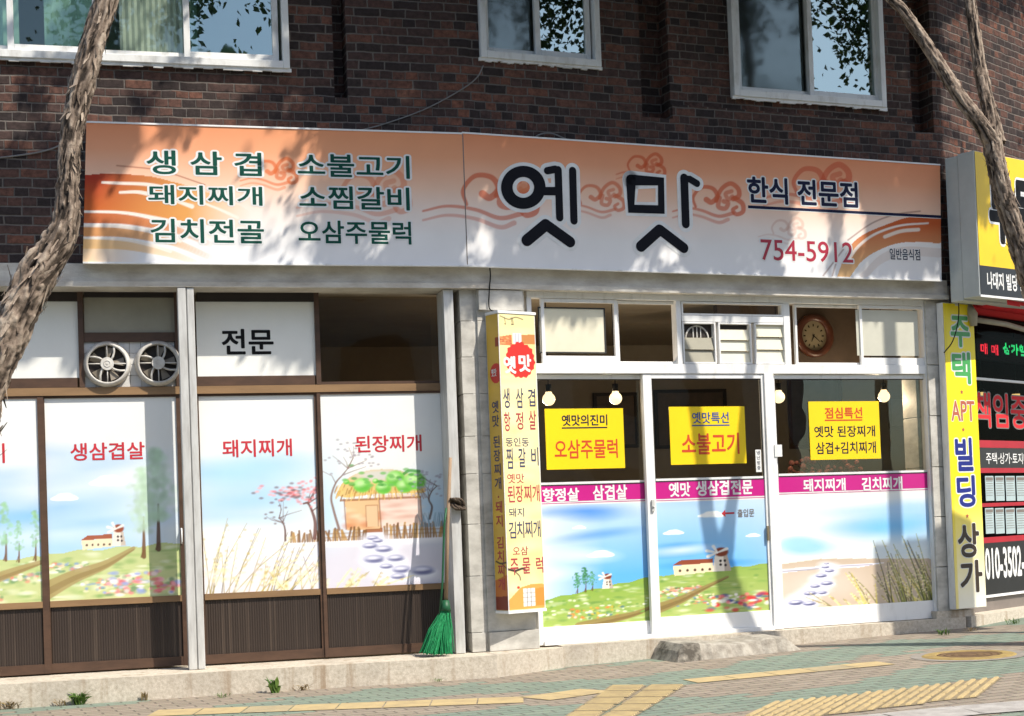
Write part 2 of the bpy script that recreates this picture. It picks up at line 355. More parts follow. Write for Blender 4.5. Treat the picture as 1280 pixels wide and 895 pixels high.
m_lgreen = MAT("leaf_green_lettering", (0.06, 0.36, 0.09), rough=0.4)
m_brtext = MAT("rust_lettering", (0.38, 0.09, 0.03), rough=0.4)
m_wire = MAT("grey_cable", (0.22, 0.21, 0.20), rough=0.6)
m_bulb = emit_mat("lit_bulb_glass", (1.0, 0.80, 0.46), 1.5)
m_ledr = emit_mat("red_led_dots", (1.0, 0.02, 0.05), 1.2)
m_ledg = emit_mat("green_led_dots", (0.02, 0.9, 0.25), 0.9)
m_redsh = MAT("red_canvas", (0.72, 0.022, 0.03), (0.60, 0.018, 0.025), rough=0.8, scale=5, stretch=(8, 1, 1))
m_redfilm = MAT("red_film", (0.42, 0.012, 0.025), rough=0.4)
m_blackfilm = MAT("black_film", (0.020, 0.020, 0.022), (0.014, 0.014, 0.015), rough=0.3)
m_pave = paving_mat()
m_tact = MAT("yellow_tactile_paving", (0.47, 0.36, 0.175), (0.33, 0.255, 0.14), rough=0.9, scale=7, bump=0.3, contrast=(0.3, 0.7))
m_tact2 = MAT("worn_yellow_tactile_paving", (0.41, 0.325, 0.18), (0.28, 0.235, 0.15), rough=0.9, scale=7, bump=0.3, contrast=(0.3, 0.7))
m_road = MAT("asphalt", (0.06, 0.06, 0.058), (0.045, 0.045, 0.043), rough=0.9, scale=12, bump=0.6, bscale=150)
m_rust = MAT("rusty_iron", (0.20, 0.125, 0.055), (0.10, 0.055, 0.030), rough=0.85, scale=14, bump=0.5)
m_rust2 = MAT("yellowed_iron_rim", (0.34, 0.25, 0.075), (0.22, 0.15, 0.06), rough=0.85, scale=10, bump=0.4)
m_bark = bark_mat()
m_leaf = leaf_mat("tree_leaf", (0.035, 0.075, 0.016), (0.075, 0.12, 0.028))
m_weed = leaf_mat("weed_leaf", (0.05, 0.14, 0.02), (0.14, 0.22, 0.04))
m_dry = leaf_mat("dry_weed_leaf", (0.17, 0.11, 0.05), (0.25, 0.19, 0.08))
m_tar = MAT("black_tar_stain", (0.33, 0.30, 0.25), (0.075, 0.065, 0.052), rough=0.9, scale=6, bump=0.6, contrast=(0.40, 0.58))

# ------------------------------------------------------------------ builders
WORLD = {}
class MB:
    """collects faces in world space, links them as one mesh object"""
    def __init__(s): s.v = []; s.f = []; s.mi = []; s.k = 0; s.sm = []
    def mat(s, k): s.k = k; return s
    def add(s, vs, fs, smooth=False):
        b = len(s.v); s.v.extend([tuple(map(float, q)) for q in vs])
        for f in fs: s.f.append([i + b for i in f]); s.mi.append(s.k); s.sm.append(smooth)
    def box(s, F, u0, u1, w0, w1, z0, z1):
        if u0 > u1: u0, u1 = u1, u0
        if w0 > w1: w0, w1 = w1, w0
        if z0 > z1: z0, z1 = z1, z0
        P = [F.p(u, w, z) for z in (z0, z1) for u, w in ((u0, w1), (u1, w1), (u1, w0), (u0, w0))]
        s.add(P, [(3, 2, 1, 0), (4, 5, 6, 7), (0, 1, 5, 4), (1, 2, 6, 5), (2, 3, 7, 6), (3, 0, 4, 7)])
        return s
    def frame(s, F, u0, u1, z0, z1, t, w0, w1, tb=None, tt=None):
        """a picture-frame of four bars"""
        tb = t if tb is None else tb; tt = t if tt is None else tt
        s.box(F, u0, u0 + t, w0, w1, z0, z1); s.box(F, u1 - t, u1, w0, w1, z0, z1)
        s.box(F, u0 + t, u1 - t, w0, w1, z0, z0 + tb); s.box(F, u0 + t, u1 - t, w0, w1, z1 - tt, z1)
        return s
    def quad(s, F, u0, u1, z0, z1, w):
        s.add([F.p(u0, w, z0), F.p(u1, w, z0), F.p(u1, w, z1), F.p(u0, w, z1)], [(0, 1, 2, 3)]); return s
    def prism(s, F, pts, w0, w1):
        n = len(pts)
        P = [F.p(u, w1, z) for u, z in pts] + [F.p(u, w0, z) for u, z in pts]
        s.add(P, [tuple(range(n)), tuple(range(2 * n - 1, n - 1, -1))] + [(i, i + n, (i + 1) % n + n, (i + 1) % n) for i in range(n)]); return s
    def ring(s, F, cu, cz, r0, r1, w0, w1, n=40, ry=1.0):
        P = []
        for (r, w) in ((r0, w1), (r1, w1), (r1, w0), (r0, w0)):
            for k in range(n):
                a = 2 * pi * k / n; P.append(F.p(cu + r * cos(a), w, cz + r * sin(a) * ry))
        fs = []
        for j in range(4):
            for k in range(n):
                a, b2 = j * n + k, j * n + (k + 1) % n; c, d = ((j + 1) % 4) * n + (k + 1) % n, ((j + 1) % 4) * n + k
                fs.append((a, d, c, b2))
        s.add(P, fs, True); return s
    def disc(s, F, cu, cz, r, w, n=32, w0=None):
        if w0 is None:
            s.add([F.p(cu + r * cos(2 * pi * k / n), w, cz + r * sin(2 * pi * k / n)) for k in range(n)], [tuple(range(n))])
        else:
            s.prism(F, [(cu + r * cos(2 * pi * k / n), cz + r * sin(2 * pi * k / n)) for k in range(n)], w0, w)
        return s
    def tube(s, pts, r, n=8, cap=True):
        pts = [np.array(p_, float) for p_ in pts]
        rs = r if hasattr(r, '__len__') else [r] * len(pts)
        V = []; prev = None
        for i, p_ in enumerate(pts):
            d = pts[min(i + 1, len(pts) - 1)] - pts[max(i - 1, 0)]; d = d / (np.linalg.norm(d) + 1e-9)
            if prev is None:
                a = np.cross(d, [0.3, 0.9, 0.2]); a /= np.linalg.norm(a)
            else:
                a = prev - d * (prev @ d); a /= np.linalg.norm(a)
            prev = a; b2 = np.cross(d, a)
            for k in range(n):
                th = 2 * pi * k / n; V.append(p_ + rs[i] * (a * cos(th) + b2 * sin(th)))
        m_ = len(pts)
        fs = [(i * n + k, i * n + (k + 1) % n, (i + 1) * n + (k + 1) % n, (i + 1) * n + k) for i in range(m_ - 1) for k in range(n)]
        if cap: fs += [tuple(range(n - 1, -1, -1)), tuple((m_ - 1) * n + k for k in range(n))]
        s.add(V, fs, True); return s
    def sphere(s, c, r, n=16, m_=10, sx=(1, 1, 1)):
        V = []
        for i in range(m_ + 1):
            a = pi * i / m_
            for k in range(n):
                b2 = 2 * pi * k / n
                V.append((c[0] + r * sx[0] * sin(a) * cos(b2), c[1] + r * sx[1] * sin(a) * sin(b2), c[2] + r * sx[2] * cos(a)))
        s.add(V, [(i * n + k, (i + 1) * n + k, (i + 1) * n + (k + 1) % n, i * n + (k + 1) % n) for i in range(m_) for k in range(n)], True); return s
    def build(s, name, mats, parent=None, mw=None, bevel=0):
        if not isinstance(mats, (list, tuple)): mats = [mats]
        me = bpy.data.meshes.new(name)
        Wm = WORLD[parent.name] if parent is not None else (mw if mw is not None else Matrix.Identity(4))
        V = np.array(s.v, float)
        inv = np.array(Wm.inverted())
        V = V @ inv[:3, :3].T + inv[:3, 3]
        me.from_pydata([tuple(q) for q in V], [], s.f)
        for m_ in mats: me.materials.append(m_)
        me.polygons.foreach_set("material_index", s.mi); me.polygons.foreach_set("use_smooth", s.sm)
        me.update()
        o = bpy.data.objects.new(name, me); COL.objects.link(o)
        if parent is not None: o.parent = parent; WORLD[o.name] = Wm
        else: o.matrix_world = Wm; WORLD[o.name] = Wm
        if bevel:
            bv = o.modifiers.new("edge", 'BEVEL'); bv.width = bevel; bv.segments = 2; bv.limit_method = 'ANGLE'
        return o

def fmat(F, u, w, z):
    p_ = F.p(u, w, z)
    return Matrix.Translation(Vector(p_)) @ Matrix.Rotation(F.a, 4, 'Z')

def tag(o, label, cat, group=None):
    o["label"] = label; o["category"] = cat
    if group: o["group"] = group
    return o

def thing(name, label, cat, F, u, w, z, group=None):
    o = bpy.data.objects.new(name, None); COL.objects.link(o)
    o.empty_display_size = 0.1
    m_ = fmat(F, u, w, z); o.matrix_world = m_; WORLD[o.name] = m_
    return tag(o, label, cat, group)

def structure(o): o["kind"] = "structure"; return o

# ---- text
_tc = {}
def glyphs(txt, off):
    key = (txt, off)
    if key not in _tc:
        c = bpy.data.curves.new("txt", 'FONT'); c.body = txt; c.offset = off; c.resolution_u = 4
        o = bpy.data.objects.new("txt", c); COL.objects.link(o)
        dg = bpy.context.evaluated_depsgraph_get(); dg.update()
        me = bpy.data.meshes.new_from_object(o.evaluated_get(dg))
        v = np.array([tuple(q.co) for q in me.vertices]); f = [tuple(p_.vertices) for p_ in me.polygons]
        bpy.data.objects.remove(o); bpy.data.curves.remove(c); bpy.data.meshes.remove(me)
        _tc[key] = (v, f)
    return _tc[key]

def text(mb, F, txt, u0, u1, z0, z1, w, off=0.0, ref=None, slope=0.0):
    """fits txt into the box; off thickens the strokes (in em) by spreading copies in a ring;
    ref = thickness the box was measured for (so a rim lines up with its letters)"""
    v, f = glyphs(txt, 0.0)
    a, b2 = v.min(0), v.max(0); fit = off if ref is None else ref
    su, sz = (u1 - u0) / (b2[0] - a[0] + 2 * fit), (z1 - z0) / (b2[1] - a[1] + 2 * fit)
    n = 1 if off < .004 else (8 if off < .035 else 14)
    for k in range(n):
        du, dz = (0, 0) if n == 1 else (off * cos(2 * pi * k / n), off * sin(2 * pi * k / n))
        mb.add([F.p(u0 + (q[0] - a[0] + fit + du) * su, w + k * .00003, z0 + (q[1] - a[1] + fit + dz) * sz) for q in v], f)

def ptext(mb, F, txt, box, w, off=0.02, ref=None):
    u0, u1, z0, z1 = F.rect(*box, w)
    text(mb, F, txt, u0, u1, z0, z1, w, off, ref)

# ---- brush strokes (flat ribbons with round ends)
def stroke(mb, F, pts, half, w):
    """pts: (u,z) list"""
    pts = [np.array(p_, float) for p_ in pts]; k = 10
    dense = []
    for i in range(len(pts) - 1):
        dense.append(pts[i])
    dense.append(pts[-1])
    L_, R_ = [], []
    for i, p_ in enumerate(dense):
        d = dense[min(i + 1, len(dense) - 1)] - dense[max(i - 1, 0)]; d /= np.linalg.norm(d); n = np.array([-d[1], d[0]])
        L_.append(p_ + n * half); R_.append(p_ - n * half)
    d0 = dense[0] - dense[1]; a0 = math.atan2(d0[1], d0[0]); d1 = dense[-1] - dense[-2]; a1 = math.atan2(d1[1], d1[0])
    c0 = [dense[0] + half * np.array([cos(a0 - pi / 2 + pi * j / k), sin(a0 - pi / 2 + pi * j / k)]) for j in range(1, k)]
    c1 = [dense[-1] + half * np.array([cos(a1 - pi / 2 + pi * j / k), sin(a1 - pi / 2 + pi * j / k)]) for j in range(1, k)]
    outline = [R_[i] for i in range(len(R_))] + c1 + [L_[i] for i in range(len(L_) - 1, -1, -1)] + c0
    if len(dense) == 2:
        mb.add([F.p(q[0], w, q[1]) for q in outline], [tuple(range(len(outline)))])
    else:
        n = len(dense)
        V = [F.p(q[0], w, q[1]) for q in R_ + L_]
        mb.add(V, [(i, i + 1, n + i + 1, n + i) for i in range(n - 1)])
        for c, e in ((c0, 0), (c1, -1)):
            ps = ([L_[0]] + c + [R_[0]]) if e == 0 else ([R_[-1]] + c + [L_[-1]])
            mb.add([F.p(q[0], w, q[1]) for q in ps], [tuple(range(len(ps)))])

# ---- printed pictures: a fine grid of vertices, each carrying its ink colour
class Canvas:
    def __init__(s, X, Y, base, cell):
        s.X, s.Y = X, Y; s.c = np.empty(X.shape + (3,)); s.c[:] = base; s.e = cell
    def mix(s, mask, col):
        m_ = np.clip(mask, 0, 1)[..., None]; s.c = s.c * (1 - m_) + np.asarray(col, float) * m_
    def ell(s, cx, cy, rx, ry, col, a=1.0, soft=0.15, rot=0.0):
        dx, dy = s.X - cx, s.Y - cy
        if rot: dx, dy = dx * cos(rot) + dy * sin(rot), -dx * sin(rot) + dy * cos(rot)
        d = np.sqrt((dx / rx) ** 2 + (dy / ry) ** 2)
        s.mix(a * np.clip((1 + soft - d) / (2 * soft), 0, 1), col)
    def poly(s, pts, col, a=1.0):
        ins = np.zeros(s.X.shape, bool); n = len(pts)
        for i in range(n):
            x0, y0 = pts[i]; x1, y1 = pts[(i + 1) % n]
            if y0 == y1: continue
            c_ = ((s.Y >= min(y0, y1)) & (s.Y < max(y0, y1)))
            ins ^= c_ & (s.X < x0 + (s.Y - y0) * (x1 - x0) / (y1 - y0))
        s.mix(ins * a, col)
    def line(s, pts, wid, col, a=1.0, taper=None):
        """polyline; wid = half width, taper=(start,end) factors"""
        pts = np.array(pts, float)
        x0, x1 = pts[:, 0].min() - wid * 2, pts[:, 0].max() + wid * 2; y0, y1 = pts[:, 1].min() - wid * 2, pts[:, 1].max() + wid * 2
        sel = np.where((s.X > x0) & (s.X < x1) & (s.Y > y0) & (s.Y < y1))
        if len(sel[0]) == 0: return
        X, Y = s.X[sel], s.Y[sel]; best = np.full(X.shape, -9.0); seg = len(pts) - 1
        for i in range(seg):
            ax, ay = pts[i]; bx, by = pts[i + 1]; dx, dy = bx - ax, by - ay
            t = np.clip(((X - ax) * dx + (Y - ay) * dy) / (dx * dx + dy * dy + 1e-12), 0, 1)
            d = np.hypot(X - ax - t * dx, Y - ay - t * dy)
            h = wid
            if taper is not None: h = wid * (taper[0] + (taper[1] - taper[0]) * (i + t) / seg)
            best = np.maximum(best, h - d)
        mk = np.clip(best / s.e + 0.5, 0, 1) * a
        s.c[sel] = s.c[sel] * (1 - mk[:, None]) + np.asarray(col, float) * mk[:, None]

def curve(pts, n=10):
    """Catmull-Rom through pts"""
    P = [np.array(p_, float) for p_ in pts]; P = [2 * P[0] - P[1]] + P + [2 * P[-1] - P[-2]]; out = []
    for i in range(1, len(P) - 2):
        for k in range(n):
            t = k / n; a, b2, c, d = P[i - 1], P[i], P[i + 1], P[i + 2]
            out.append(0.5 * ((2 * b2) + (c - a) * t + (2 * a - 5 * b2 + 4 * c - d) * t * t + (3 * b2 - a - 3 * c + d) * t ** 3))
    out.append(P[-2]); return out

def picture(name, F, corners, w, paint, mat, parent, xr=None, yr=None, step=0.006):
    """corners TL,TR,BR,BL as (u,z); paint(canvas) works in the xr,yr coordinates bilinearly spread over it"""
    c = [np.array(q, float) for q in corners]
    W_ = np.linalg.norm(c[1] - c[0]); H_ = np.linalg.norm(c[3] - c[0])
    nu, nz = max(2, int(W_ / step)), max(2, int(H_ / step))
    S, T = np.meshgrid(np.linspace(0, 1, nu + 1), np.linspace(0, 1, nz + 1))
    UZ = ((1 - S) * (1 - T))[..., None] * c[0] + (S * (1 - T))[..., None] * c[1] + (S * T)[..., None] * c[2] + ((1 - S) * T)[..., None] * c[3]
    if callable(xr): X, Y = xr(UZ)
    else:
        xr = xr or (0, W_ / H_); yr = yr or (0, 1)
        X = xr[0] + S * (xr[1] - xr[0]); Y = yr[0] + T * (yr[1] - yr[0])
    cell = abs(Y[1, 0] - Y[0, 0])
    cv = Canvas(X, Y, (0.8, 0.8, 0.8), cell); paint(cv)
    V = F.O[None, :] + UZ.reshape(-1, 2)[:, :1] * F.t[None, :] - F.n[None, :] * w; V[:, 2] = UZ.reshape(-1, 2)[:, 1]
    Wm = WORLD[parent.name]; inv = np.array(Wm.inverted()); V = V @ inv[:3, :3].T + inv[:3, 3]
    me = bpy.data.meshes.new(name); nv = len(V)
    idx = np.arange(nv).reshape(nz + 1, nu + 1)
    q = np.stack([idx[1:, :-1], idx[1:, 1:], idx[:-1, 1:], idx[:-1, :-1]], -1).reshape(-1, 4)
    me.vertices.add(nv); me.vertices.foreach_set("co", V.astype(np.float32).ravel())
    me.loops.add(q.size); me.loops.foreach_set("vertex_index", q.astype(np.int32).ravel())
    me.polygons.add(len(q)); me.polygons.foreach_set("loop_start", np.arange(0, q.size, 4, dtype=np.int32))
    me.update(calc_edges=True)
    at = me.attributes.new("print", 'FLOAT_COLOR', 'POINT')
    cc = np.clip(cv.c.reshape(-1, 3), 0, 1)
    if name == 'glass_film': mx_ = cc.max(1, keepdims=True); cc = mx_ * (cc / (mx_ + 1e-6)) ** 1.22 * (.55 + .45 * mx_ / .8)
    cc = np.concatenate([np.clip(cc, 0, 1), np.ones((nv, 1))], 1)
    at.data.foreach_set("color", cc.astype(np.float32).ravel())
    me.materials.append(mat)
    o = bpy.data.objects.new(name, me); COL.objects.link(o); o.parent = parent; WORLD[o.name] = Wm
    return o

# =================================================================== GROUND
gm = bpy.data.meshes.new("pavement")
us = sorted(set(list(np.linspace(-14, 0, 15)) + list(np.linspace(0, 8, 17)) + [12, 16, 20])); ws = [-1.2, 0, 1, 2, 3, 4.0, 4.7]
gmb = MB()
for i in range(len(us) - 1):
    for j in range(len(ws) - 1):
        P = []
        for (u, w) in ((us[i], ws[j + 1]), (us[i + 1], ws[j + 1]), (us[i + 1], ws[j]), (us[i], ws[j])):
            q = R.p(u, w, 0); q[2] = gz(q); P.append(q)
        gmb.add(P, [(0, 1, 2, 3)])
structure(gmb.build("pavement", m_pave, mw=fmat(R, 0, 0, 0)))
rd = MB(); rd.add([R.p(-300, 4.92, -0.06), R.p(-300, 300, -0.06), R.p(300, 300, -0.06), R.p(300, 4.92, -0.06)], [(0, 1, 2, 3)])
structure(rd.build("road", m_road, mw=fmat(R, 0, 0, 0)))
kb = MB()
for k in range(-14, 18):
    z_ = RISE * min(max(k + 0.5, 0), 8)
    kb.box(R, k * 1.0 + 0.004, k + 0.996, 4.7, 4.92, -0.1, z_ + 0.004)
structure(kb.build("kerb", m_kerbst, mw=fmat(R, 0, 0, 0), bevel=0.01))
bt = MB(); bt.add([(-400, -400, -0.12), (400, -400, -0.12), (400, 400, -0.12), (-400, 400, -0.12)], [(0, 1, 2, 3)])
structure(bt.build("ground", m_road))

# tactile paving
def gq(mb, pts, dz=0.004):
    P = []
    for p_ in pts:
        q = np.array([p_[0], p_[1], 0.0]); q[2] = gz(q) + dz; P.append(q)
    mb.add(P, [tuple(range(len(P)))])
def upward(mb):
    for i, f in enumerate(mb.f):
        a, b2, c = (np.array(mb.v[k]) for k in f[:3])
        if np.cross(b2 - a, c - a)[2] < 0: mb.f[i] = f[::-1]
def strip(mb, a, b2, wid, tile=0.3, dz=0.004):
    a, b2 = np.array(a[:2]), np.array(b2[:2]); d = b2 - a; n_ = max(1, int(round(np.linalg.norm(d) / tile))); t_ = d / np.linalg.norm(d); nn = np.array([-t_[1], t_[0]])
    st = np.linalg.norm(d) / n_
    for k in range(n_):
        p0 = a + t_ * (st * k + 0.004); p1 = a + t_ * (st * (k + 1) - 0.004)
        mb.k = 0 if random.random() < 0.6 else 1
        gq(mb, (p0 - nn * wid / 2, p1 - nn * wid / 2, p1 + nn * wid / 2, p0 + nn * wid / 2), dz)
def ribs(mb, a, t_, nn, Lx, Ly, k, h=0.005):
    """k raised bars along t_ on the tile at a"""
    for j in range(k):
        o = a + nn * (Ly * (j + 0.5) / k - Ly * 0.20 / k)
        P = []
        for dz, ins in ((0.0045, 0), (0.0045 + h, 0.004)):
            for q in (o + t_ * (0.02 + ins) + nn * ins, o + t_ * (Lx - 0.02 - ins) + nn * ins, o + t_ * (Lx - 0.02 - ins) + nn * (Ly * 0.42 / k - ins), o + t_ * (0.02 + ins) + nn * (Ly * 0.42 / k - ins)):
                X = np.array([q[0], q[1], 0.0]); X[2] = gz(X) + dz; P.append(X)
        kk = mb.k; mb.k = 0; mb.add(P, [(4, 5, 6, 7), (0, 1, 5, 4), (1, 2, 6, 5), (2, 3, 7, 6), (3, 0, 4, 7)]); mb.k = kk
tp = MB()
strip(tp, G(190, 892), G(655, 875), 0.34); strip(tp, G(668, 874), G(745, 863), 0.30)
strip(tp, G(862, 852), G(1108, 829), 0.26)
# the wide warning patch
A_, B_, C_, D_ = (G(*q)[:2] for q in ((762, 857), (860, 856), (790, 899), (700, 899)))
nr, ncl = 5, 2
for i in range(nr):
    for j in range(ncl):
        def bl(s_, t_): return (A_ * (1 - s_) + B_ * s_) * (1 - t_) + (D_ * (1 - s_) + C_ * s_) * t_
        e1, e2 = 0.012, 0.012
        tp.k = 2
        q = (bl(j / ncl + e1, i / nr + e2), bl((j + 1) / ncl - e1, i / nr + e2), bl((j + 1) / ncl - e1, (i + 1) / nr - e2), bl(j / ncl + e1, (i + 1) / nr - e2))
        gq(tp, q)
        t_ = q[1] - q[0]; Lx = np.linalg.norm(t_); nn = q[3] - q[0]; Ly = np.linalg.norm(nn)
        ribs(tp, q[0], t_ / Lx, nn / Ly, Lx, Ly, 5, 0.006)
# stepped row near the kerb
nn = np.array([sin(RAD(41)), cos(RAD(41))]); t_ = np.array([cos(BE - RAD(5)), sin(BE - RAD(5))])
crs = lambda p_, q_: p_[0] * q_[1] - p_[1] * q_[0]
anch = [G(x0, ym)[:2] for x0, ym in ((936, 893), (998, 887), (1056, 880), (1119, 872.5), (1178, 865), (1240, 858))]
for a, a2 in zip(anch[:-1], anch[1:]):
    Lx = crs(nn, a2 - a) / crs(nn, t_)
    for j in range(3):
        tp.k = 2; o_ = a + nn * (.318 * (j - 1.5)); e_ = t_ * (Lx - .006)
        gq(tp, (o_, o_ + e_, o_ + e_ + nn * 0.312, o_ + nn * 0.312)); ribs(tp, o_, nn, t_, 0.312, Lx, 4, 0.010)
upward(tp)
structure(tp.build("tactile_paving", [m_tact, m_tact2, MAT('shaded_tactile_groove', (.30, .235, .13), (.19, .155, .10), rough=.95, scale=9)], mw=fmat(R, 0, 0, 0)))  # darker groove colour carries the shading between the ribs
# pale edging slabs beside the stepped row
es = MB()
for (x0, y0, x1, y1) in ((1010, 901, 1100, 893), (1100, 893, 1190, 884), (1190, 884, 1290, 876)):
    a, b2 = G(x0, y0)[:2], G(x1, y1)[:2]; d = (b2 - a); d /= np.linalg.norm(d); nn = np.array([d[1], -d[0]])
    gq(es, (a + d * 0.004, b2 - d * 0.004, b2 - d * 0.004 + nn * 0.36, a + d * 0.004 + nn * 0.36), 0.006)
upward(es)
structure(es.build("edging_slabs", m_kerbst, mw=fmat(R, 0, 0, 0)))

# =================================================================== BUILDING
B = thing("shop_building", "dark brick building with brown restaurant doors at left and white glass doors at right", "building", L, 0, 0, 0)
DW = -0.21    # left doors stand this far behind the wall face
RW = -0.05    # right frame
ZF0, ZF1 = 2.925, 3.085
ZS = 0.168
UL = -6.0     # left end of what is built

def corner(w):
    c = -(L.n + R.n) / (1 + L.n @ R.n) * w
    return c
def corner2(w):
    c = -(R.n + N.n) / (1 + R.n @ N.n) * w
    return c + N.O

def relief(mb, F, us, zs, depth, closew):
    """stepped wall skin: depth(uc,zc) -> w of each cell, or None for an opening closed back to closew"""
    us, zs = sorted(us), sorted(zs)
    D = {}
    for i in range(len(us) - 1):
        for j in range(len(zs) - 1):
            D[i, j] = depth((us[i] + us[i + 1]) / 2, (zs[j] + zs[j + 1]) / 2)
    g = lambda i, j: D.get((i, j), 'x')
    for (i, j), w in D.items():
        if w is not None:
            mb.quad(F, us[i], us[i + 1], zs[j], zs[j + 1], w)
        for (di, dj) in ((1, 0), (0, 1)):
            o = g(i + di, j + dj)
            if o == 'x' or o == w: continue
            a = closew if w is None else w; b2 = closew if o is None else o
            if di: P = [F.p(us[i + 1], a, zs[j]), F.p(us[i + 1], b2, zs[j]), F.p(us[i + 1], b2, zs[j + 1]), F.p(us[i + 1], a, zs[j + 1])]
            else: P = [F.p(us[i], a, zs[j + 1]), F.p(us[i + 1], a, zs[j + 1]), F.p(us[i + 1], b2, zs[j + 1]), F.p(us[i], b2, zs[j + 1])]
            mb.add(P, [(0, 1, 2, 3)])

ZT = 6.6
w1 = (*[L.px(-150, 40)[0], L.px(361, 50)[0]], L.px(180, 80)[1], 6.0)        # u0,u1,z0,z1
w2 = (R.px(598, 40)[0], R.px(748.5, 40)[0], R.px(673, 79)[1], 5.85)
w3 = (R.px(913, 60)[0], R.px(1103, 60)[0], R.px(1008, 128)[1], 5.85)
gl1 = (L.px(417, 60)[0], L.px(433, 60)[0], L.px(425, 122)[1])
gr2 = (R.px(800, 70)[0], R.px(838, 70)[0], R.px(818, 147)[1])
gr3 = (R.px(1140, 80)[0], R.px(1164, 80)[0], R.px(1152, 165)[1])
ledL = L.px(400, 123)[1]; ledR = R.px(900, 153)[1]
wl = MB()
def dL(u, z):
    if w1[0] < u < w1[1] and w1[2] < z < w1[3]: return None
    if gl1[0] < u < gl1[1] and z > gl1[2]: return -0.19
    if u < gl1[0] and z > gl1[2]: return -0.03
    return 0.0
relief(wl, L, [UL, w1[0], w1[1], gl1[0], gl1[1], 0], [ZF1 - 0.02, w1[2], w1[3], gl1[2], ZT], dL, -0.2)
def dR(u, z):
    for q in (w2, w3):
        if q[0] < u < q[1] and q[2] < z < q[3]: return None
    for q in (gr2, gr3):
        if q[0] < u < q[1] and z > q[2]: return -0.19
    if gr2[1] < u < gr3[0] and z > gr3[2] + 0.08: return -0.03
    return 0.0
relief(wl, R, [0, w2[0], w2[1], gr2[0], gr2[1], w3[0], w3[1], gr3[0], gr3[1], UR_END], [ZF1 - 0.02, w2[2], w2[3], w3[2], gr2[2], gr3[2], gr3[2] + 0.08, ZT], dR, -0.2)
wl.quad(N, 0, 4.2, 2.9, ZT, 0)
# left end and roof
wl.add([L.p(UL, 0, 0), L.p(UL, -4.5, 0), L.p(UL, -4.5, ZT), L.p(UL, 0, ZT)], [(0, 1, 2, 3)])
wl.add([N.p(4.2, 0, 0), N.p(4.2, -4.0, 0), N.p(4.2, -4.0, ZT), N.p(4.2, 0, ZT)], [(3, 2, 1, 0)])
wl.build("wall", m_brick, B)
rf = MB()
rf.add([L.p(UL - .2, .25, ZT), corner(.25) + [0, 0, ZT], corner2(.25) + [0, 0, ZT], N.p(4.4, .25, ZT), N.p(4.4, -4.2, ZT), L.p(UL - .2, -5.5, ZT)], [tuple(range(6))])
v0 = rf.v[:]; rf.add([(a, b2, c + 0.3) for a, b2, c in v0], [tuple(range(6))])
rf.f += [[i, (i + 1) % 6, 6 + (i + 1) % 6, 6 + i] for i in range(6)]; rf.mi += [0] * 6; rf.sm += [False] * 6
rf.build("roof", m_conc, B)

# canopy beam: fascia + lower lip, mitred at the corner
def path_beam(mb, w0, w1_, z0, z1, ua, ub):
    for (a0, a1, b0, b1) in ((L.p(ua, w0, 0), L.p(ua, w1_, 0), corner(w0), corner(w1_)), (corner(w0), corner(w1_), R.p(ub, w0, 0), R.p(ub, w1_, 0))):
        P = [np.array([q[0], q[1], z]) for z in (z0, z1) for q in (a0, a1, b1, b0)]
        mb.add(P, [(0, 3, 2, 1), (4, 5, 6, 7), (1, 2, 6, 5), (0, 1, 5, 4), (2, 3, 7, 6), (3, 0, 4, 7)])
cb = MB(); path_beam(cb, -0.34, 0.04, ZF0 + 0.035, ZF1, UL, UR_END - 0.05); path_beam(cb, -0.34, 0.055, ZF0 - 0.005, ZF0 + 0.033, UL, UR_END - 0.05)
cb.build("canopy_beam", m_conc, B)
# doorstep
stp = MB()
cL = corner(0.31)
def hexa(mb, P4, z0, z1, zt=None):
    P = [np.array([q[0], q[1], z0 if not hasattr(z0, '__len__') else z0[i]]) for i, q in enumerate(P4)] + [np.array([q[0], q[1], z1]) for q in P4]
    mb.add(P, [(3, 2, 1, 0), (4, 5, 6, 7), (0, 1, 5, 4), (1, 2, 6, 5), (2, 3, 7, 6), (3, 0, 4, 7)])
k_ = 0
for a, b2 in ((UL, -4.2), (-4.2, -2.62), (-2.62, -0.95), (-0.95, 0.02)):
    hexa(stp, (L.p(a, .31, 0), L.p(b2, .31, 0), L.p(b2, -0.6, 0), L.p(a, -0.6, 0)), -0.05, ZS - 0.001 * k_); k_ += 1
hexa(stp, (L.p(0.02, .31, 0), R.p(0.62, 0.09, 0), R.p(0.62, -.5, 0), L.p(0.02, -.6, 0)), -0.05, ZS - .001)
for a, b2, wv in ((0.62, 1.95, .05), (1.95, 3.1, .045), (3.1, UR_END, .03)):
    hexa(stp, (R.p(a, wv, 0), R.p(b2, wv, 0), R.p(b2, -.5, 0), R.p(a, -.5, 0)), -0.05, 0.178)
stp.build("doorstep", m_step, B)

# inside of the restaurant
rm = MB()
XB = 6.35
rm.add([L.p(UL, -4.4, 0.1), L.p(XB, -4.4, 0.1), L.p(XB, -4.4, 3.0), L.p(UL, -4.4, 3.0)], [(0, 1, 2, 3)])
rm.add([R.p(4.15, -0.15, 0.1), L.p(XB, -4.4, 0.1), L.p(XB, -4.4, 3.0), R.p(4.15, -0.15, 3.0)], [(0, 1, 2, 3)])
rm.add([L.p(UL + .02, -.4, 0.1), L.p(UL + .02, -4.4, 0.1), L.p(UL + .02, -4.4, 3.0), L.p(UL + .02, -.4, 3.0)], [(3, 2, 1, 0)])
rm.add([L.p(UL, -0.35, 3.0), L.p(0, -0.3, 3.0), R.p(4.15, -0.15, 3.0), L.p(XB, -4.4, 3.0), L.p(UL, -4.4, 3.0)], [(0, 1, 2, 3, 4)])
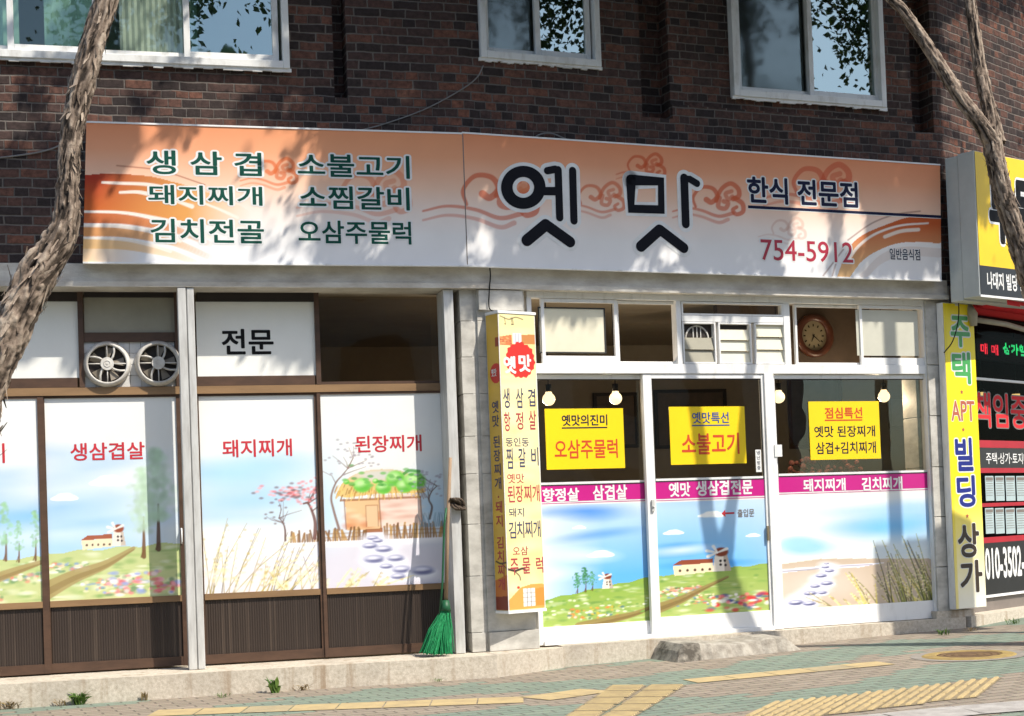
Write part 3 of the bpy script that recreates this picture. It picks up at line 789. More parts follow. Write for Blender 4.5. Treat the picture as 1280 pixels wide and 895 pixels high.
# short return wall carrying the clock
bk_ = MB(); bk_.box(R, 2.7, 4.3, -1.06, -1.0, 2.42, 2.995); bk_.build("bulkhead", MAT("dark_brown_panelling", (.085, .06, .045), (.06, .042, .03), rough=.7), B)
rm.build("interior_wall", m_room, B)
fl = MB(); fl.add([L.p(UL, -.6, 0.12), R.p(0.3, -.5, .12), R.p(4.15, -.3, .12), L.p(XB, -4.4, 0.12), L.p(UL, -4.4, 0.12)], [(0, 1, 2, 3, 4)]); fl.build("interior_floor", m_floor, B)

# pillar at the bend
pl = MB()
pu1 = R.px(655, 372, 0)[0]
zsj = [ZS, 0.36, 0.72, 1.06, 1.42, 1.78, 2.14, 2.5, 2.93]
zsj = [R.px(600, y, 0)[1] for y in (820, 791, 720, 655, 592, 545, 492, 446, 401, 358)]
zsj[0] = ZS; zsj[-1] = ZF0 - 0.004
for i in range(len(zsj) - 1):
    pr = 0.018 if i == 0 else 0.0
    pl.box(R, 0.045, pu1 + pr, -0.34, pr, zsj[i] + 0.0015, zsj[i + 1] - 0.0015)
    pl.box(L, -0.085 + random.uniform(-.002, .002), 0.018, -0.34, -0.02 + pr, zsj[i] + 0.002, zsj[i + 1] - 0.002)
pl.box(R, 0.0, pu1 - .01, -0.335, -0.02, ZS, ZF0 - 0.006)
# chipped front block at top
pl.box(R, 0.05, 0.41, 0.001, 0.035, R.px(640, 388, .03)[1], ZF0 - 0.012)
pl.build("pillar", m_marble, B, bevel=0.002)
p2 = MB()
u_a, u_b = R.px(1162, 600, RW)[0] + .01, UR_END
zz = [0.178, 0.62, 1.05, 1.48, 1.92, 2.36, ZF0 - .006]
for i in range(len(zz) - 1): p2.box(R, u_a, u_b, -0.4, RW + 0.03, zz[i] + .003, zz[i + 1] - .003)
p2.build("pillar", m_marble, B, bevel=0.004)["label"] = "narrow grey pillar beside the white window"

# steel post
po = MB()
pa, pm, pb = L.px(228.5, 600)[0], L.px(239.5, 600)[0], L.px(249, 600)[0]
po.box(L, pa, pm - .004, -.05, .05, ZS, ZF0 - .008); po.box(L, pm + .004, pb, -.05, .045, ZS, ZF0 - .008); po.box(L, pa + .01, pb - .01, -.045, .03, ZS, ZF0 - .008)
po.build("post", m_steel, B, bevel=0.004)
ac = MB(); ac.box(L, L.px(560, 600, -.05)[0], L.px(572, 600, -.05)[0], -.22, .015, ZS, ZF0 - .01); ac.build("door_jamb", m_steel, B, bevel=.003)

# ---- paint functions for the printed films -------------------------------
def c8(r, g, b2): return np.array(lin((r, g, b2)))
WHITE = c8(232, 233, 230)

def watersky(cv, strength=1.0, y0=0.2, y1=0.75, asp=0.66, seed=0, whiteR=0.0, whiteL=0.0, deep=(80, 170, 232), mid=(135, 198, 240)):
    r_ = np.random.default_rng(seed)
    cv.c[:] = WHITE
    g = np.clip((cv.Y - y0) / (y1 - y0), 0, 1)
    a = strength * g * (1 - 0.15 * g)
    a = a * (1 - whiteR * np.clip((cv.X / asp - 0.55) / 0.45, 0, 1)) * (1 - whiteL * np.clip((0.6 - cv.X / asp) / 0.6, 0, 1))
    cv.mix(np.clip(a * 0.8, 0, 1), c8(*mid))
    for _ in range(12):
        y = r_.uniform(y0 + .05, y1 - 0.02); x = r_.uniform(0, asp)
        cv.ell(x, y, r_.uniform(.12, .3), r_.uniform(.02, .06), c8(*deep) if r_.random() < .6 else c8(240, 245, 248), r_.uniform(.15, .5) * strength, soft=0.9, rot=r_.uniform(-.15, .1))

def cloud(cv, x, y, s):
    for dx, dy, r_ in ((0, 0, .5), (-.45, .12, .38), (.45, .1, .42), (-.2, -.18, .35), (.18, -.2, .38), (.75, .2, .25), (-.8, .2, .22)):
        cv.ell(x + dx * s, y + dy * s * .55, r_ * s, r_ * s * .5, c8(246, 246, 242), 0.95, soft=0.25)

def windmill(cv, x, y, s, barn=True):
    """x,y = foot of the tower; s = tower height"""
    if barn:
        cv.poly([(x - 1.75 * s, y - .32 * s), (x - .3 * s, y - .40 * s), (x - .3 * s, y + .0 * s), (x - 1.7 * s, y + .12 * s)], c8(235, 222, 190))
        cv.poly([(x - 1.78 * s, y - .34 * s), (x - 1.45 * s, y - .56 * s), (x - .3 * s, y - .58 * s), (x - .3 * s, y - .38 * s)], c8(165, 95, 70))
        for k in range(5): cv.ell(x - 1.5 * s + k * .27 * s, y - .10 * s, .05 * s, .06 * s, c8(95, 75, 60), 1)
    cv.poly([(x - .33 * s, y), (x - .2 * s, y - .78 * s), (x + .22 * s, y - .78 * s), (x + .36 * s, y)], c8(236, 228, 216))
    cv.poly([(x + .12 * s, y), (x + .1 * s, y - .78 * s), (x + .22 * s, y - .78 * s), (x + .36 * s, y)], c8(200, 188, 175))
    cv.ell(x + .02 * s, y - .84 * s, .26 * s, .2 * s, c8(150, 80, 55), 1)
    for qx, qy in ((-.02, -.45), (.14, -.45), (-.02, -.28), (.16, -.25)): cv.ell(x + qx * s, y + qy * s, .05 * s, .06 * s, c8(70, 60, 60), 1)
    for ang in (200, 330, 250, 150):
        a = RAD(ang); cx, cy = x - .12 * s, y - .82 * s
        cv.line([(cx, cy), (cx + .40 * s * cos(a), cy + .30 * s * sin(a))], .055 * s, c8(238, 236, 230), .9, taper=(.5, 1.2))

def soft_tree(cv, x, y, h, r_, col=(150, 195, 150), trunk=(120, 85, 55), a=.5, n=60):
    cv.line([(x, y), (x + .005, y - h * .45)], h * .018, c8(*trunk), .95, taper=(1.4, .5))
    cv.line([(x - .012, y), (x, y - .03)], h * .012, c8(*trunk), .8)
    for _ in range(n):
        t = r_.uniform(0.0, 1); yy = y - h * (.28 + .72 * t); wd = h * .17 * (1 - abs(t - .4) * 1.25)
        cv.ell(x + r_.normal() * wd * .55, yy, h * .032 * r_.uniform(.6, 1.4), h * .030 * r_.uniform(.6, 1.4), c8(*col) * r_.uniform(.75, 1.2), a, soft=.6)

def flowers(cv, r_, x0, x1, y0, y1, n, cols, s=.012):
    for _ in range(n):
        x, y = r_.uniform(x0, x1), r_.uniform(y0, y1)
        cv.ell(x, y, s * r_.uniform(.6, 1.6), s * r_.uniform(.35, .8), c8(*cols[r_.integers(len(cols))]), r_.uniform(.5, .95), soft=.4)

def meadow(cv, seed, asp, hill, path, pal=1.0, sat=(192, 203, 142), skyarg=None, clouds=(), mill=None, trees=(), fl=()):
    r_ = np.random.default_rng(seed)
    watersky(cv, asp=asp, seed=seed, **(skyarg or {}))
    for q in clouds: cloud(cv, *q)
    hy = hill[0] + (hill[1] - hill[0]) * cv.X / asp + .006 * np.sin(cv.X * 31)
    g = cv.Y > hy
    base = c8(*sat); dep = np.clip((cv.Y - hy) / .25, 0, 1)[..., None]
    cv.c = np.where(g[..., None], base * (1 - .25 * dep) + c8(225, 222, 165) * .25 * dep, cv.c)
    for _ in range(160):
        x, y = r_.uniform(0, asp), r_.uniform(min(hill), 1.0)
        hh = hill[0] + (hill[1] - hill[0]) * x / asp
        if y < hh + .015: continue
        cv.ell(x, y, r_.uniform(.01, .05), r_.uniform(.004, .012), c8(*((238, 240, 215), (150, 185, 105), (205, 212, 150), (125, 165, 95))[r_.integers(4)]), r_.uniform(.25, .6), soft=.6)
    for q in fl[:-1]: flowers(cv, r_, *q)
    if path: 
        cv.line(curve(path), .036, c8(170, 150, 100), .9, taper=(1.25, .25)); cv.line(curve([(x, y + .008) for x, y in path]), .014, c8(140, 118, 75), .6, taper=(1.25, .25))
    for q in trees: soft_tree(cv, *q[:3], r_, **(q[3] if len(q) > 3 else {}))
    if mill: windmill(cv, *mill)
    for q in fl[-1:]: flowers(cv, r_, *q)

PINK = [(235, 130, 140), (240, 165, 175), (215, 95, 105), (150, 165, 215), (245, 240, 235), (120, 150, 110)]
MIXF = [(240, 240, 232), (140, 165, 190), (225, 140, 120), (120, 155, 110), (235, 225, 190)]
def paint_d1(cv): meadow(cv, 3, .6, (.80, .78), [(-.05, 1.0), (.2, .93), (.45, .85), (.62, .80)], skyarg=dict(strength=.9, y0=.25, y1=.8), trees=((.42, .79, .28), (.57, .795, .24), (.485, .80, .2)), fl=((.3, .6, .86, .9, 40, MIXF), (0, .4, .9, 1, 30, MIXF)))
def paint_d2(cv): meadow(cv, 5, .655, (.765, .735), [(-.03, .955), (.12, .885), (.28, .83), (.42, .755)], skyarg=dict(strength=1, y0=.2, y1=.72, whiteR=.75),
    clouds=((.305, .415, .095), (.085, .49, .068)), mill=(.345, .742, .105), trees=((.47, .80, .44, dict(n=190, a=.3, col=(185, 212, 185))), (.545, .765, .50, dict(n=210, a=.3, col=(180, 210, 182), trunk=(95, 65, 50)))),
    fl=((.01, .2, .815, .86, 60, MIXF, .010), (.14, .42, .90, .96, 40, MIXF, .010), (.26, .655, .875, .985, 95, PINK, .015)))
def paint_d5(cv): meadow(cv, 8, .80, (.78, .635), [(.28, 1.02), (.5, .975), (.7, .93), (.85, .87)], sat=(160, 190, 95), skyarg=dict(strength=1.35, y0=-.3, y1=.6, whiteL=.75, deep=(25, 135, 225), mid=(95, 180, 238)),
    clouds=((.45, .42, .10), (.30, .19, .05)), mill=(.49, .71, .12, False), trees=((.27, .735, .17, dict(n=60, col=(95, 165, 110), a=.8)), (.33, .728, .2, dict(n=60, col=(85, 155, 100), a=.8)), (.38, .72, .16, dict(n=50, col=(110, 175, 120), a=.8))),
    fl=((.2, .62, .86, .97, 70, [(230, 150, 90), (240, 240, 230), (110, 150, 150), (225, 190, 90), (120, 160, 90)], .013), (0, .8, .78, .93, 60, [(235, 240, 220), (140, 180, 100)], .012)))
def paint_d6(cv): meadow(cv, 11, .80, (.64, .58), [(-.03, .93), (.15, .86), (.3, .78), (.5, .68)], sat=(165, 190, 105), skyarg=dict(strength=1.35, y0=-.4, y1=.58, deep=(30, 145, 230), whiteR=.2, mid=(95, 182, 238)),
    clouds=((.12, .265, .075), (.40, .12, .1), (.70, .32, .055)), mill=(.455, .625, .2), fl=((0, .3, .74, .82, 90, MIXF, .014), (.05, .4, .82, .92, 60, MIXF), (.35, .8, .84, .98, 70, [(225, 95, 95), (235, 140, 140), (70, 95, 160), (245, 240, 235), (215, 70, 80)], .022)))

def reeds(cv, r_, n, xr, tops, base=1.02, lean=.15, col=((165, 150, 95), (105, 95, 75)), wid=.0028):
    for _ in range(n):
        x = r_.uniform(*xr); top = r_.uniform(*tops); dx = r_.normal() * .07 + lean * (base - top)
        c = col[0] if r_.random() < .55 else col[1]
        cv.line([(x, base), (x + dx * .4, (base + top) / 2 + .01), (x + dx, top)], wid, c8(*c), .85, taper=(1.1, .5))
        for k in range(7):
            t = .35 + .65 * k / 7; xx = x + dx * t; yy = base + (top - base) * t
            cv.ell(xx + r_.normal() * .008, yy, .008, .006, c8(245, 235, 190) if r_.random() < .7 else c8(200, 180, 110), .6, soft=.6)

def bare_tree(cv, pts, r_, wid, col, blossom=None, nb=40):
    cv.line(curve(pts), wid, c8(*col), .95, taper=(1.3, .5)); x, y = pts[-1]
    tips = []
    for k in range(7):
        i = r_.integers(len(pts) // 2, len(pts)); px_, py_ = pts[i]; a = r_.uniform(-2.9, -.2); l_ = r_.uniform(.05, .13)
        e = (px_ + cos(a) * l_, py_ + sin(a) * l_); m_ = ((px_ + e[0]) / 2 + r_.normal() * .01, (py_ + e[1]) / 2)
        cv.line([(px_, py_), m_, e], wid * .5, c8(*col), .9, taper=(1, .4)); tips.append(e)
    for _ in range(nb):
        t = tips[r_.integers(len(tips))]; cv.ell(t[0] + r_.normal() * .045, t[1] + r_.normal() * .025, .008, .005, c8(*(blossom or col)), .7, soft=.5)

def fence_(cv, r_, x0, x1, y0, y1):
    x = x0
    while x < x1:
        cv.line([(x, y1), (x + r_.normal() * .008, y0 + r_.uniform(-.01, .012))], .0055, c8(*((150, 110, 60), (185, 145, 85), (120, 85, 50))[r_.integers(3)]), .9); x += r_.uniform(.009, .016)

def paint_d3(cv):
    r_ = np.random.default_rng(21); asp = .62
    cv.c[:] = WHITE
    for k in range(16):
        cv.ell(r_.uniform(-.05, .5), r_.uniform(.33, .66), r_.uniform(.15, .3), r_.uniform(.03, .08), c8(150, 205, 240), .28, soft=.9)
    cv.ell(.05, .6, .3, .09, c8(120, 190, 238), .4, soft=.9)
    cv.ell(.45, .92, .45, .18, c8(225, 220, 232), .8, soft=.7); cv.ell(.1, .75, .3, .08, c8(240, 240, 238), .9, soft=.8)
    fence_(cv, r_, .47, .63, .71, .755)
    bare_tree(cv, [(.60, .74), (.605, .66), (.59, .6), (.57, .56), (.545, .56)], r_, .008, (120, 85, 80), (235, 150, 155), 60)
    for _ in range(70): cv.ell(r_.normal(.45, .07), r_.normal(.5, .022), .012, .006, c8(*((240, 170, 170), (225, 120, 125), (120, 90, 90))[r_.integers(3)]), .7, soft=.5)
    bare_tree(cv, [(.44, .745), (.44, .69), (.43, .655), (.41, .63)], r_, .005, (115, 90, 85), None, 12)
    reeds(cv, r_, 13, (-.02, .2), (.6, .85), lean=.2); reeds(cv, r_, 17, (.1, .6), (.7, .93), lean=.42)
    for _ in range(40): cv.ell(r_.uniform(0, .62), r_.uniform(.88, 1), .03, .012, c8(*((240, 232, 180), (235, 225, 225))[r_.integers(2)]), .4, soft=.8)
    reeds(cv, r_, 16, (.25, .62), (.8, .97), lean=.7, col=((190, 170, 90), (105, 98, 75)))

def stones(cv, pts):
    for x, y, s in pts:
        cv.ell(x, y + s * .22, s * 1.25, s * .5, c8(242, 242, 248), .9, soft=.3); cv.ell(x, y, s, s * .40, c8(158, 161, 195), .95, soft=.25)
        cv.ell(x + s * .1, y + s * .14, s * .75, s * .18, c8(98, 100, 140), .8, soft=.5); cv.ell(x - s * .15, y - s * .12, s * .6, s * .16, c8(232, 232, 245), .9, soft=.5)

def paint_d4(cv):
    r_ = np.random.default_rng(31); asp = .63
    cv.c[:] = WHITE
    cv.ell(.02, .62, .09, .28, c8(165, 210, 238), .6, soft=.9); cv.ell(.57, .60, .14, .15, c8(160, 205, 235), .7, soft=.9)
    cv.ell(.3, .92, .6, .2, c8(214, 210, 222), .9, soft=.45); cv.ell(.3, .765, .5, .022, c8(242, 240, 244), .9, soft=.5)
    # cottage
    cv.poly([(.11, .55), (.285, .545), (.29, .71), (.115, .705)], c8(226, 186, 140)); cv.poly([(.285, .53), (.50, .53), (.51, .69), (.29, .70)], c8(232, 205, 190))
    for _ in range(30): cv.ell(r_.uniform(.12, .28), r_.uniform(.6, .69), .03, .012, c8(*((205, 120, 75), (238, 215, 180))[r_.integers(2)]), .35, soft=.7)
    for _ in range(26): cv.ell(r_.uniform(.3, .5), r_.uniform(.56, .69), .04, .008, c8(*((205, 150, 130), (245, 228, 215))[r_.integers(2)]), .35, soft=.7)
    cv.poly([(.215, .585), (.275, .585), (.275, .69), (.22, .69)], c8(222, 190, 150)); cv.line([(.215, .69), (.215, .58), (.277, .58), (.277, .69)], .0025, c8(160, 110, 80), .7)
    for x in (.105, .285, .5): cv.line([(x, .545), (x + .006, .70)], .0035, c8(150, 105, 75), .8)
    cv.line([(.09, .55), (.5, .545)], .006, c8(150, 95, 55), .8)
    cv.poly([(.2, .705), (.3, .70), (.3, .72), (.2, .722)], c8(165, 110, 75))
    # thatch
    th = curve([(.065, .52), (.10, .46), (.17, .415), (.27, .395), (.38, .40), (.46, .43), (.53, .50), (.5, .525), (.3, .52), (.12, .535), (.065, .52)])
    cv.poly([tuple(q) for q in th], c8(222, 190, 125))
    cv.ell(.29, .425, .13, .03, c8(205, 205, 200), .9, soft=.5)
    for _ in range(110):
        x = r_.uniform(.07, .52); y = r_.uniform(.47, .525); cv.line([(x, y), (x + (x - .3) * .06, y + .03)], .003, c8(*((190, 140, 60), (235, 200, 120), (150, 105, 50))[r_.integers(3)]), .7)
    for x, y, s in ((.2, .475, .040), (.31, .49, .036), (.375, .445, .044), (.42, .485, .038), (.475, .46, .05), (.12, .455, .014), (.27, .455, .014)):
        cv.ell(x, y, s * 1.15, s * .95, c8(120, 200, 80), 1, soft=.15); cv.ell(x - s * .25, y - s * .25, s * .6, s * .45, c8(205, 240, 170), .8, soft=.6); cv.ell(x + s * .2, y + s * .35, s * .8, s * .35, c8(75, 160, 50), .5, soft=.6)
    for _ in range(26): cv.ell(r_.uniform(.1, .52), r_.normal(.45, .022), .016, .008, c8(*((70, 150, 60), (110, 180, 90))[r_.integers(2)]), .8, soft=.3)
    cv.line(curve([(.42, .42), (.45, .405), (.5, .41)]), .008, c8(70, 150, 60), .9)
    bare_tree(cv, [(.075, .70), (.05, .6), (.04, .53), (.065, .46), (.10, .42), (.13, .385)], r_, .0055, (140, 115, 105), (150, 140, 150), 40)
    bare_tree(cv, [(.545, .66), (.56, .6), (.545, .56), (.56, .52), (.59, .49)], r_, .005, (110, 95, 92), (165, 160, 175), 40)
    fence_(cv, r_, .0, .21, .70, .755); fence_(cv, r_, .31, .64, .685, .755)
    for y in (.72, .74): cv.line([(0, y), (.21, y)], .003, c8(150, 110, 65), .6); cv.line([(.31, y - .005), (.64, y - .005)], .003, c8(150, 110, 65), .6)
    for x in np.linspace(.5, .63, 14): cv.line([(x, .7), (x + r_.normal() * .015, .63)], .004, c8(90, 140, 165), .6, taper=(1, .3))
    for q in np.linspace(0, 1, 24): cv.ell(.25 + .16 * q + r_.normal() * .03, .75 + .22 * q, .06 + .07 * q * r_.uniform(.6, 1.2), .022, c8(238, 236, 246), .5, soft=.6)
    stones(cv, [(.245, .75, .03), (.27, .765, .028), (.23, .79, .04), (.3, .81, .045), (.25, .86, .055), (.36, .86, .045), (.31, .90, .035), (.39, .92, .05), (.5, .93, .06), (.37, .955, .04)])
    reeds(cv, r_, 8, (-.02, .12), (.88, .97), lean=.9, col=((235, 225, 160), (130, 125, 80))); reeds(cv, r_, 5, (.1, .25), (.9, .97), lean=1.2, col=((240, 220, 130), (130, 125, 80)))

def paint_d7(cv):
    r_ = np.random.default_rng(41); asp = 1.18
    cv.c[:] = WHITE
    for _ in range(14): cv.ell(r_.uniform(.5, 1.2), r_.uniform(.1, .42), r_.uniform(.15, .35), r_.uniform(.03, .07), c8(150, 200, 240), .33, soft=.9)
    cv.ell(.85, .33, .33, .09, c8(95, 185, 235), .6, soft=.7); cv.ell(.2, .47, .19, .06, c8(165, 210, 242), .9, soft=.5); cv.ell(.15, .42, .14, .05, c8(160, 206, 242), .7, soft=.6); cv.ell(.12, .42, .12, .05, c8(175, 215, 245), .8, soft=.4)
    cv.ell(.95, .52, .35, .1, c8(190, 220, 240), .4, soft=.8)
    cv.poly([(0, .60), (.3, .57), (.6, .585), (1.2, .62), (1.2, 1.1), (0, 1.1)], c8(210, 192, 172), .95)
    cv.ell(.25, .80, .3, .12, c8(235, 225, 215), .6, soft=.8)
    cv.poly([(0, .645), (.4, .63), (.8, .635), (.6, .665), (.25, .66), (0, .68)], c8(240, 238, 244)); cv.line([(0, .665), (.2, .66), (.34, .65)], .006, c8(170, 165, 180), .8); cv.line([(.4, .645), (.7, .645)], .006, c8(170, 165, 185), .7)
    for q in np.linspace(0, 1, 26):
        cx_, cy_ = .36 - .06 * q - .22 * q * q + .02 * sin(q * 14), .62 + .37 * q; cv.ell(cx_ + r_.normal() * .02, cy_, .05 + .08 * q * r_.uniform(.6, 1.2), .025, c8(240, 240, 247), .55, soft=.6)
    stones(cv, [(.345, .615, .02), (.335, .645, .032), (.365, .68, .038), (.3, .72, .045), (.34, .79, .048), (.25, .81, .04), (.3, .87, .04), (.21, .87, .05), (.1, .945, .06), (.2, .96, .05)])
    reeds(cv, r_, 24, (.6, 1.2), (.68, .93), lean=-.45, col=((226, 212, 120), (150, 145, 80)), wid=.0055); reeds(cv, r_, 30, (.82, 1.3), (.38, .8), lean=-.28, col=((160, 165, 85), (84, 88, 55)), wid=.0045)
    reeds(cv, r_, 10, (.35, .7), (.85, .98), lean=-.6, col=((235, 220, 140), (160, 150, 100)), wid=.005)

ASP = dict(paint_d1=.6, paint_d2=.655, paint_d3=.62, paint_d4=.63, paint_d5=.80, paint_d6=.80, paint_d7=1.18)
# ---- left shopfront: four sliding doors and the transom row -------------------
wood_lbl = ["leftmost brown sliding door with pale tree meadow film", "brown sliding door left of the steel post with windmill film", "brown sliding door right of the steel post with reeds and blossom film", "brown sliding door next to the pillar with thatched cottage film"]
doors = [  # outer px x0,x1 (at y 620), poster x0,x1,  top y, poster bottom y, rib bottom y, foot y, text, text box, paint, depth
    (-60, 57.5, -48, 49.5, 499, 752, 835, 848, "두루치기", (-92, 555, 6, 580), paint_d1, 0.0),
    (57.5, 229, 58.8, 223.5, 497, 746, 832, 838, "생삼겹살", (88, 553, 181, 575), paint_d2, -0.012),
    (249, 402, 252, 396.5, 494, 739, 820, 828, "돼지찌개", (278, 549, 365, 571), paint_d3, -0.012),
    (400, 565, 404.5, 556.5, 490.5, 731, 808, 817, "된장찌개", (444, 544, 527, 565), paint_d4, 0.0)]
zp_t = L.px(300, 494.5, DW)[1]; zp_b = L.px(300, 740.5, DW)[1]; zrib = L.px(300, 816.5, DW)[1]; zfoot = ZS
for k, (x0, x1, q0, q1, yt, yb, yr, yf, tx, tb, pf, dd) in enumerate(doors):
    W0 = DW + dd
    d = MB(); a, b2, p0, p1 = (L.px(x, 620, W0)[0] for x in (x0, x1, q0, q1))
    if k == 0: a = L.px(-110, 620, W0)[0]; p0 = a + .05
    d.box(L, a, p0, W0 - .05, W0, zfoot + .012, zp_t + .02); d.box(L, p1, b2, W0 - .05, W0, zfoot + .012, zp_t + .02)
    d.box(L, p0, p1, W0 - .05, W0 - .002, zfoot + .012, zrib); d.box(L, p0, p1, W0 - .05, W0 - .002, zp_t, zp_t + .02)
    dr = d.build("sliding_door", m_brown, B); dr["label"] = wood_lbl[k]
    WORLD[dr.name] = WORLD[B.name]
    rl = MB(); rl.box(L, p0, p1, W0 - .045, W0 + .004, zp_b - .045, zp_b); rl.build("lock_rail", m_beam, dr)
    rb = MB(); n_ = int((p1 - p0) / .0175)
    for i in range(n_):
        u_ = p0 + (p1 - p0) * i / n_; uw = (p1 - p0) / n_
        rb.add([L.p(u_, W0 - .016, zrib), L.p(u_ + uw * .5, W0 - .0135, zrib), L.p(u_ + uw, W0 - .016, zrib), L.p(u_, W0 - .016, zp_b - .045), L.p(u_ + uw * .5, W0 - .0135, zp_b - .045), L.p(u_ + uw, W0 - .016, zp_b - .045)], [(0, 1, 4, 3), (1, 2, 5, 4)])
    rb.build("ribbed_panel", m_rib, dr)
    picture("poster_film", L, [(p0, zp_t), (p1, zp_t), (p1, zp_b), (p0, zp_b)], W0 - .012, pf, m_print, dr, xr=(0, ASP[pf.__name__]), step=.0055)
    tm = MB(); ptext(tm, L, tx, tb, W0 - .0105, .016); tm.build("lettering", m_red, dr)
    if k == 1:
        h = MB(); uh, zh = L.px(227, 670, W0); h.tube([L.p(uh, W0 + .004, zh - .055), L.p(uh, W0 + .022, zh - .04), L.p(uh, W0 + .022, zh + .04), L.p(uh, W0 + .004, zh + .055)], .006, 8); h.build("handle", m_white, dr)
# left side hidden fill behind the pillar corner
fm = MB()
zb0, zb1 = L.px(300, 491.5, DW)[1], L.px(300, 482, DW)[1]
zr0, zr1 = zb1 + .002, L.px(300, 470, DW)[1]
fm.box(L, UL, L.px(226, 487, DW)[0], DW - .06, DW + .006, zb0, zb1); fm.box(L, L.px(246, 487, DW)[0], L.px(559, 487, DW)[0], DW - .06, DW + .006, zb0, zb1)
fm.build("transom_beam", m_beam, B)
fm = MB()
for xa, xb in ((-110, 97), (246, 394)): fm.box(L, L.px(xa, 478, DW)[0], L.px(xb, 478, DW)[0], DW - .05, DW, zr0, zr1)
for xa, xb in ((98, 105), (394, 400), (219, 229), (556, 562)): fm.box(L, L.px(xa, 430, DW)[0], L.px(xb, 430, DW)[0], DW - .055, DW + .008, zr0, ZF0 - .002)
fm.box(L, L.px(105, 421, DW)[0], L.px(219, 421, DW)[0], DW - .05, DW, L.px(160, 427, DW)[1], L.px(160, 415.5, DW)[1])
fm.box(L, L.px(400, 480, DW)[0], L.px(556, 480, DW)[0], DW - .05, DW - .004, zr0, zr0 + .02)
fm.build("transom_frame", m_brown, B)
fm = MB()
zh0 = L.px(300, 377, DW)[1]
fm.box(L, UL, L.px(98, 374, DW)[0], DW - .05, DW + .004, zh0, ZF0 - .004); fm.box(L, L.px(246, 374, DW)[0], L.px(394, 374, DW)[0], DW - .05, DW + .004, zh0, ZF0 - .004)
fm.box(L, L.px(105, 368, DW)[0], L.px(219, 368, DW)[0], DW - .05, DW + .006, L.px(160, 371.5, DW)[1], ZF0 - .004)
fm.build("head_rail", m_dark, B)
ub0 = L.px(246, 424, DW)[0]
t3 = MB(); t3.box(L, ub0, L.px(394, 424, DW)[0], DW - .03, DW - .012, zr1, zh0); t3 = t3.build("transom_panel", m_film, B); t3["label"] = "white transom panel with black lettering"
tm = MB(); ptext(tm, L, "전문", (277, 411, 342, 443), DW - .0105, .022); tm.build("lettering", m_black, t3)
t1 = MB(); t1.box(L, UL, L.px(98, 424, DW)[0], DW - .03, DW - .012, zr1, zh0); t1.build("transom_panel", m_film, B)
zb_0 = L.px(160, 415.5, DW)[1]
bb = MB(); bb.box(L, L.px(105, 395, DW)[0], L.px(219, 395, DW)[0], DW - .03, DW - .015, zb_0, L.px(160, 371.5, DW)[1]); bb.build("transom_board", m_beige, B)
bb = MB()
ux0, ux1 = L.px(105, 455, DW)[0], L.px(219, 455, DW)[0]; zx0, zx1 = zb1 + .002, L.px(160, 427, DW)[1]
for i in range(8):
    for j in range(4):
        bb.box(L, ux0 + (ux1 - ux0) * i / 8 + .0015, ux0 + (ux1 - ux0) * (i + 1) / 8 - .0015, DW - .035, DW - .02, zx0 + (zx1 - zx0) * j / 4 + .0015, zx0 + (zx1 - zx0) * (j + 1) / 4 - .0015)
bb.build("fan_board", m_tile, B)
t4 = MB(); t4.quad(L, L.px(400, 424, DW)[0], L.px(556, 424, DW)[0], zr0 + .02, ZF0 - .03, DW - .02); t4.build("transom_pane", glass_mat("smoky_glass", (.5, .44, .37), .05), B)

fm = MB(); fm.box(L, UL, L.px(-110, 620, DW)[0] - .02, DW - .06, DW + .01, ZS, zb0 - .002); fm.build("blank_panel", m_brown, B)

# ---- upper windows ------------------------------------------------------------
def window(F, q, panes, label, sash=.045, w0=-.12, room=m_wroom):
    u0, u1, z0, z1 = q
    f = MB(); f.frame(F, u0 + .002, u1 - .002, z0 + .002, z1 - .002, .05, -.13, .035, tb=.055)
    # ragged sealant line under the sill
    wo = f.build("window", m_pvc, B, bevel=.004); wo["label"] = label; WORLD[wo.name] = WORLD[B.name]
    sl_ = MB(); n_ = 40
    for i in range(n_):
        a = u0 - .01 + (u1 - u0 + .02) * i / n_; b2 = u0 - .01 + (u1 - u0 + .02) * (i + 1) / n_
        sl_.box(F, a, b2, .002, .02, z0 - random.uniform(.012, .028), z0 + .004)
    sl_.build("sill", m_pvc, wo)
    gmbs = {}
    sa = MB()
    for (a, b2, zb, zt, wv, gm) in panes:
        sa = MB(); sa.frame(F, a, b2, zb, zt, sash, wv - .035, wv, tb=sash * 1.25); sa.build("sash", m_pvc, wo, bevel=.003)
        gq_ = MB(); gq_.quad(F, a + sash, b2 - sash, zb + sash, zt - sash, wv - .018); gq_.build("pane", gm, wo)
    bx = MB(); W1 = -1.2
    bx.quad(F, u0, u1, z0, z1, W1)
    for (P) in ([(u0, -.2, z0), (u0, W1, z0), (u0, W1, z1), (u0, -.2, z1)], [(u1, -.2, z0), (u1, W1, z0), (u1, W1, z1), (u1, -.2, z1)], [(u0, -.2, z0), (u1, -.2, z0), (u1, W1, z0), (u0, W1, z0)], [(u0, -.2, z1), (u1, -.2, z1), (u1, W1, z1), (u0, W1, z1)]):
        bx.add([F.p(*c) for c in P], [(0, 1, 2, 3)])
    bx.build("window_room", room, wo)
    return wo
XL = lambda x: L.px(x, 40, -.05)[0]
XR = lambda x: R.px(x, 50, -.05)[0]
m_skyglass = glass_mat("sky_reflecting_glass", (0.55, 0.80, 0.70), 0.30, .015)
q = w1
wa = window(L, w1, [(XL(-145), XL(17), q[2] + .055, q[3] - .055, -.06, m_wglass), (XL(9), XL(124), q[2] + .055, q[3] - .055, -.015, m_wglass), (XL(118), XL(247), q[2] + .055, q[3] - .055, -.06, m_wglass), (XL(229), XL(347), q[2] + .055, q[3] - .055, -.015, m_skyglass)], "wide white window above the left part of the sign")
cu = MB()
u_, v_ = XL(150), XL(240); n_ = 24
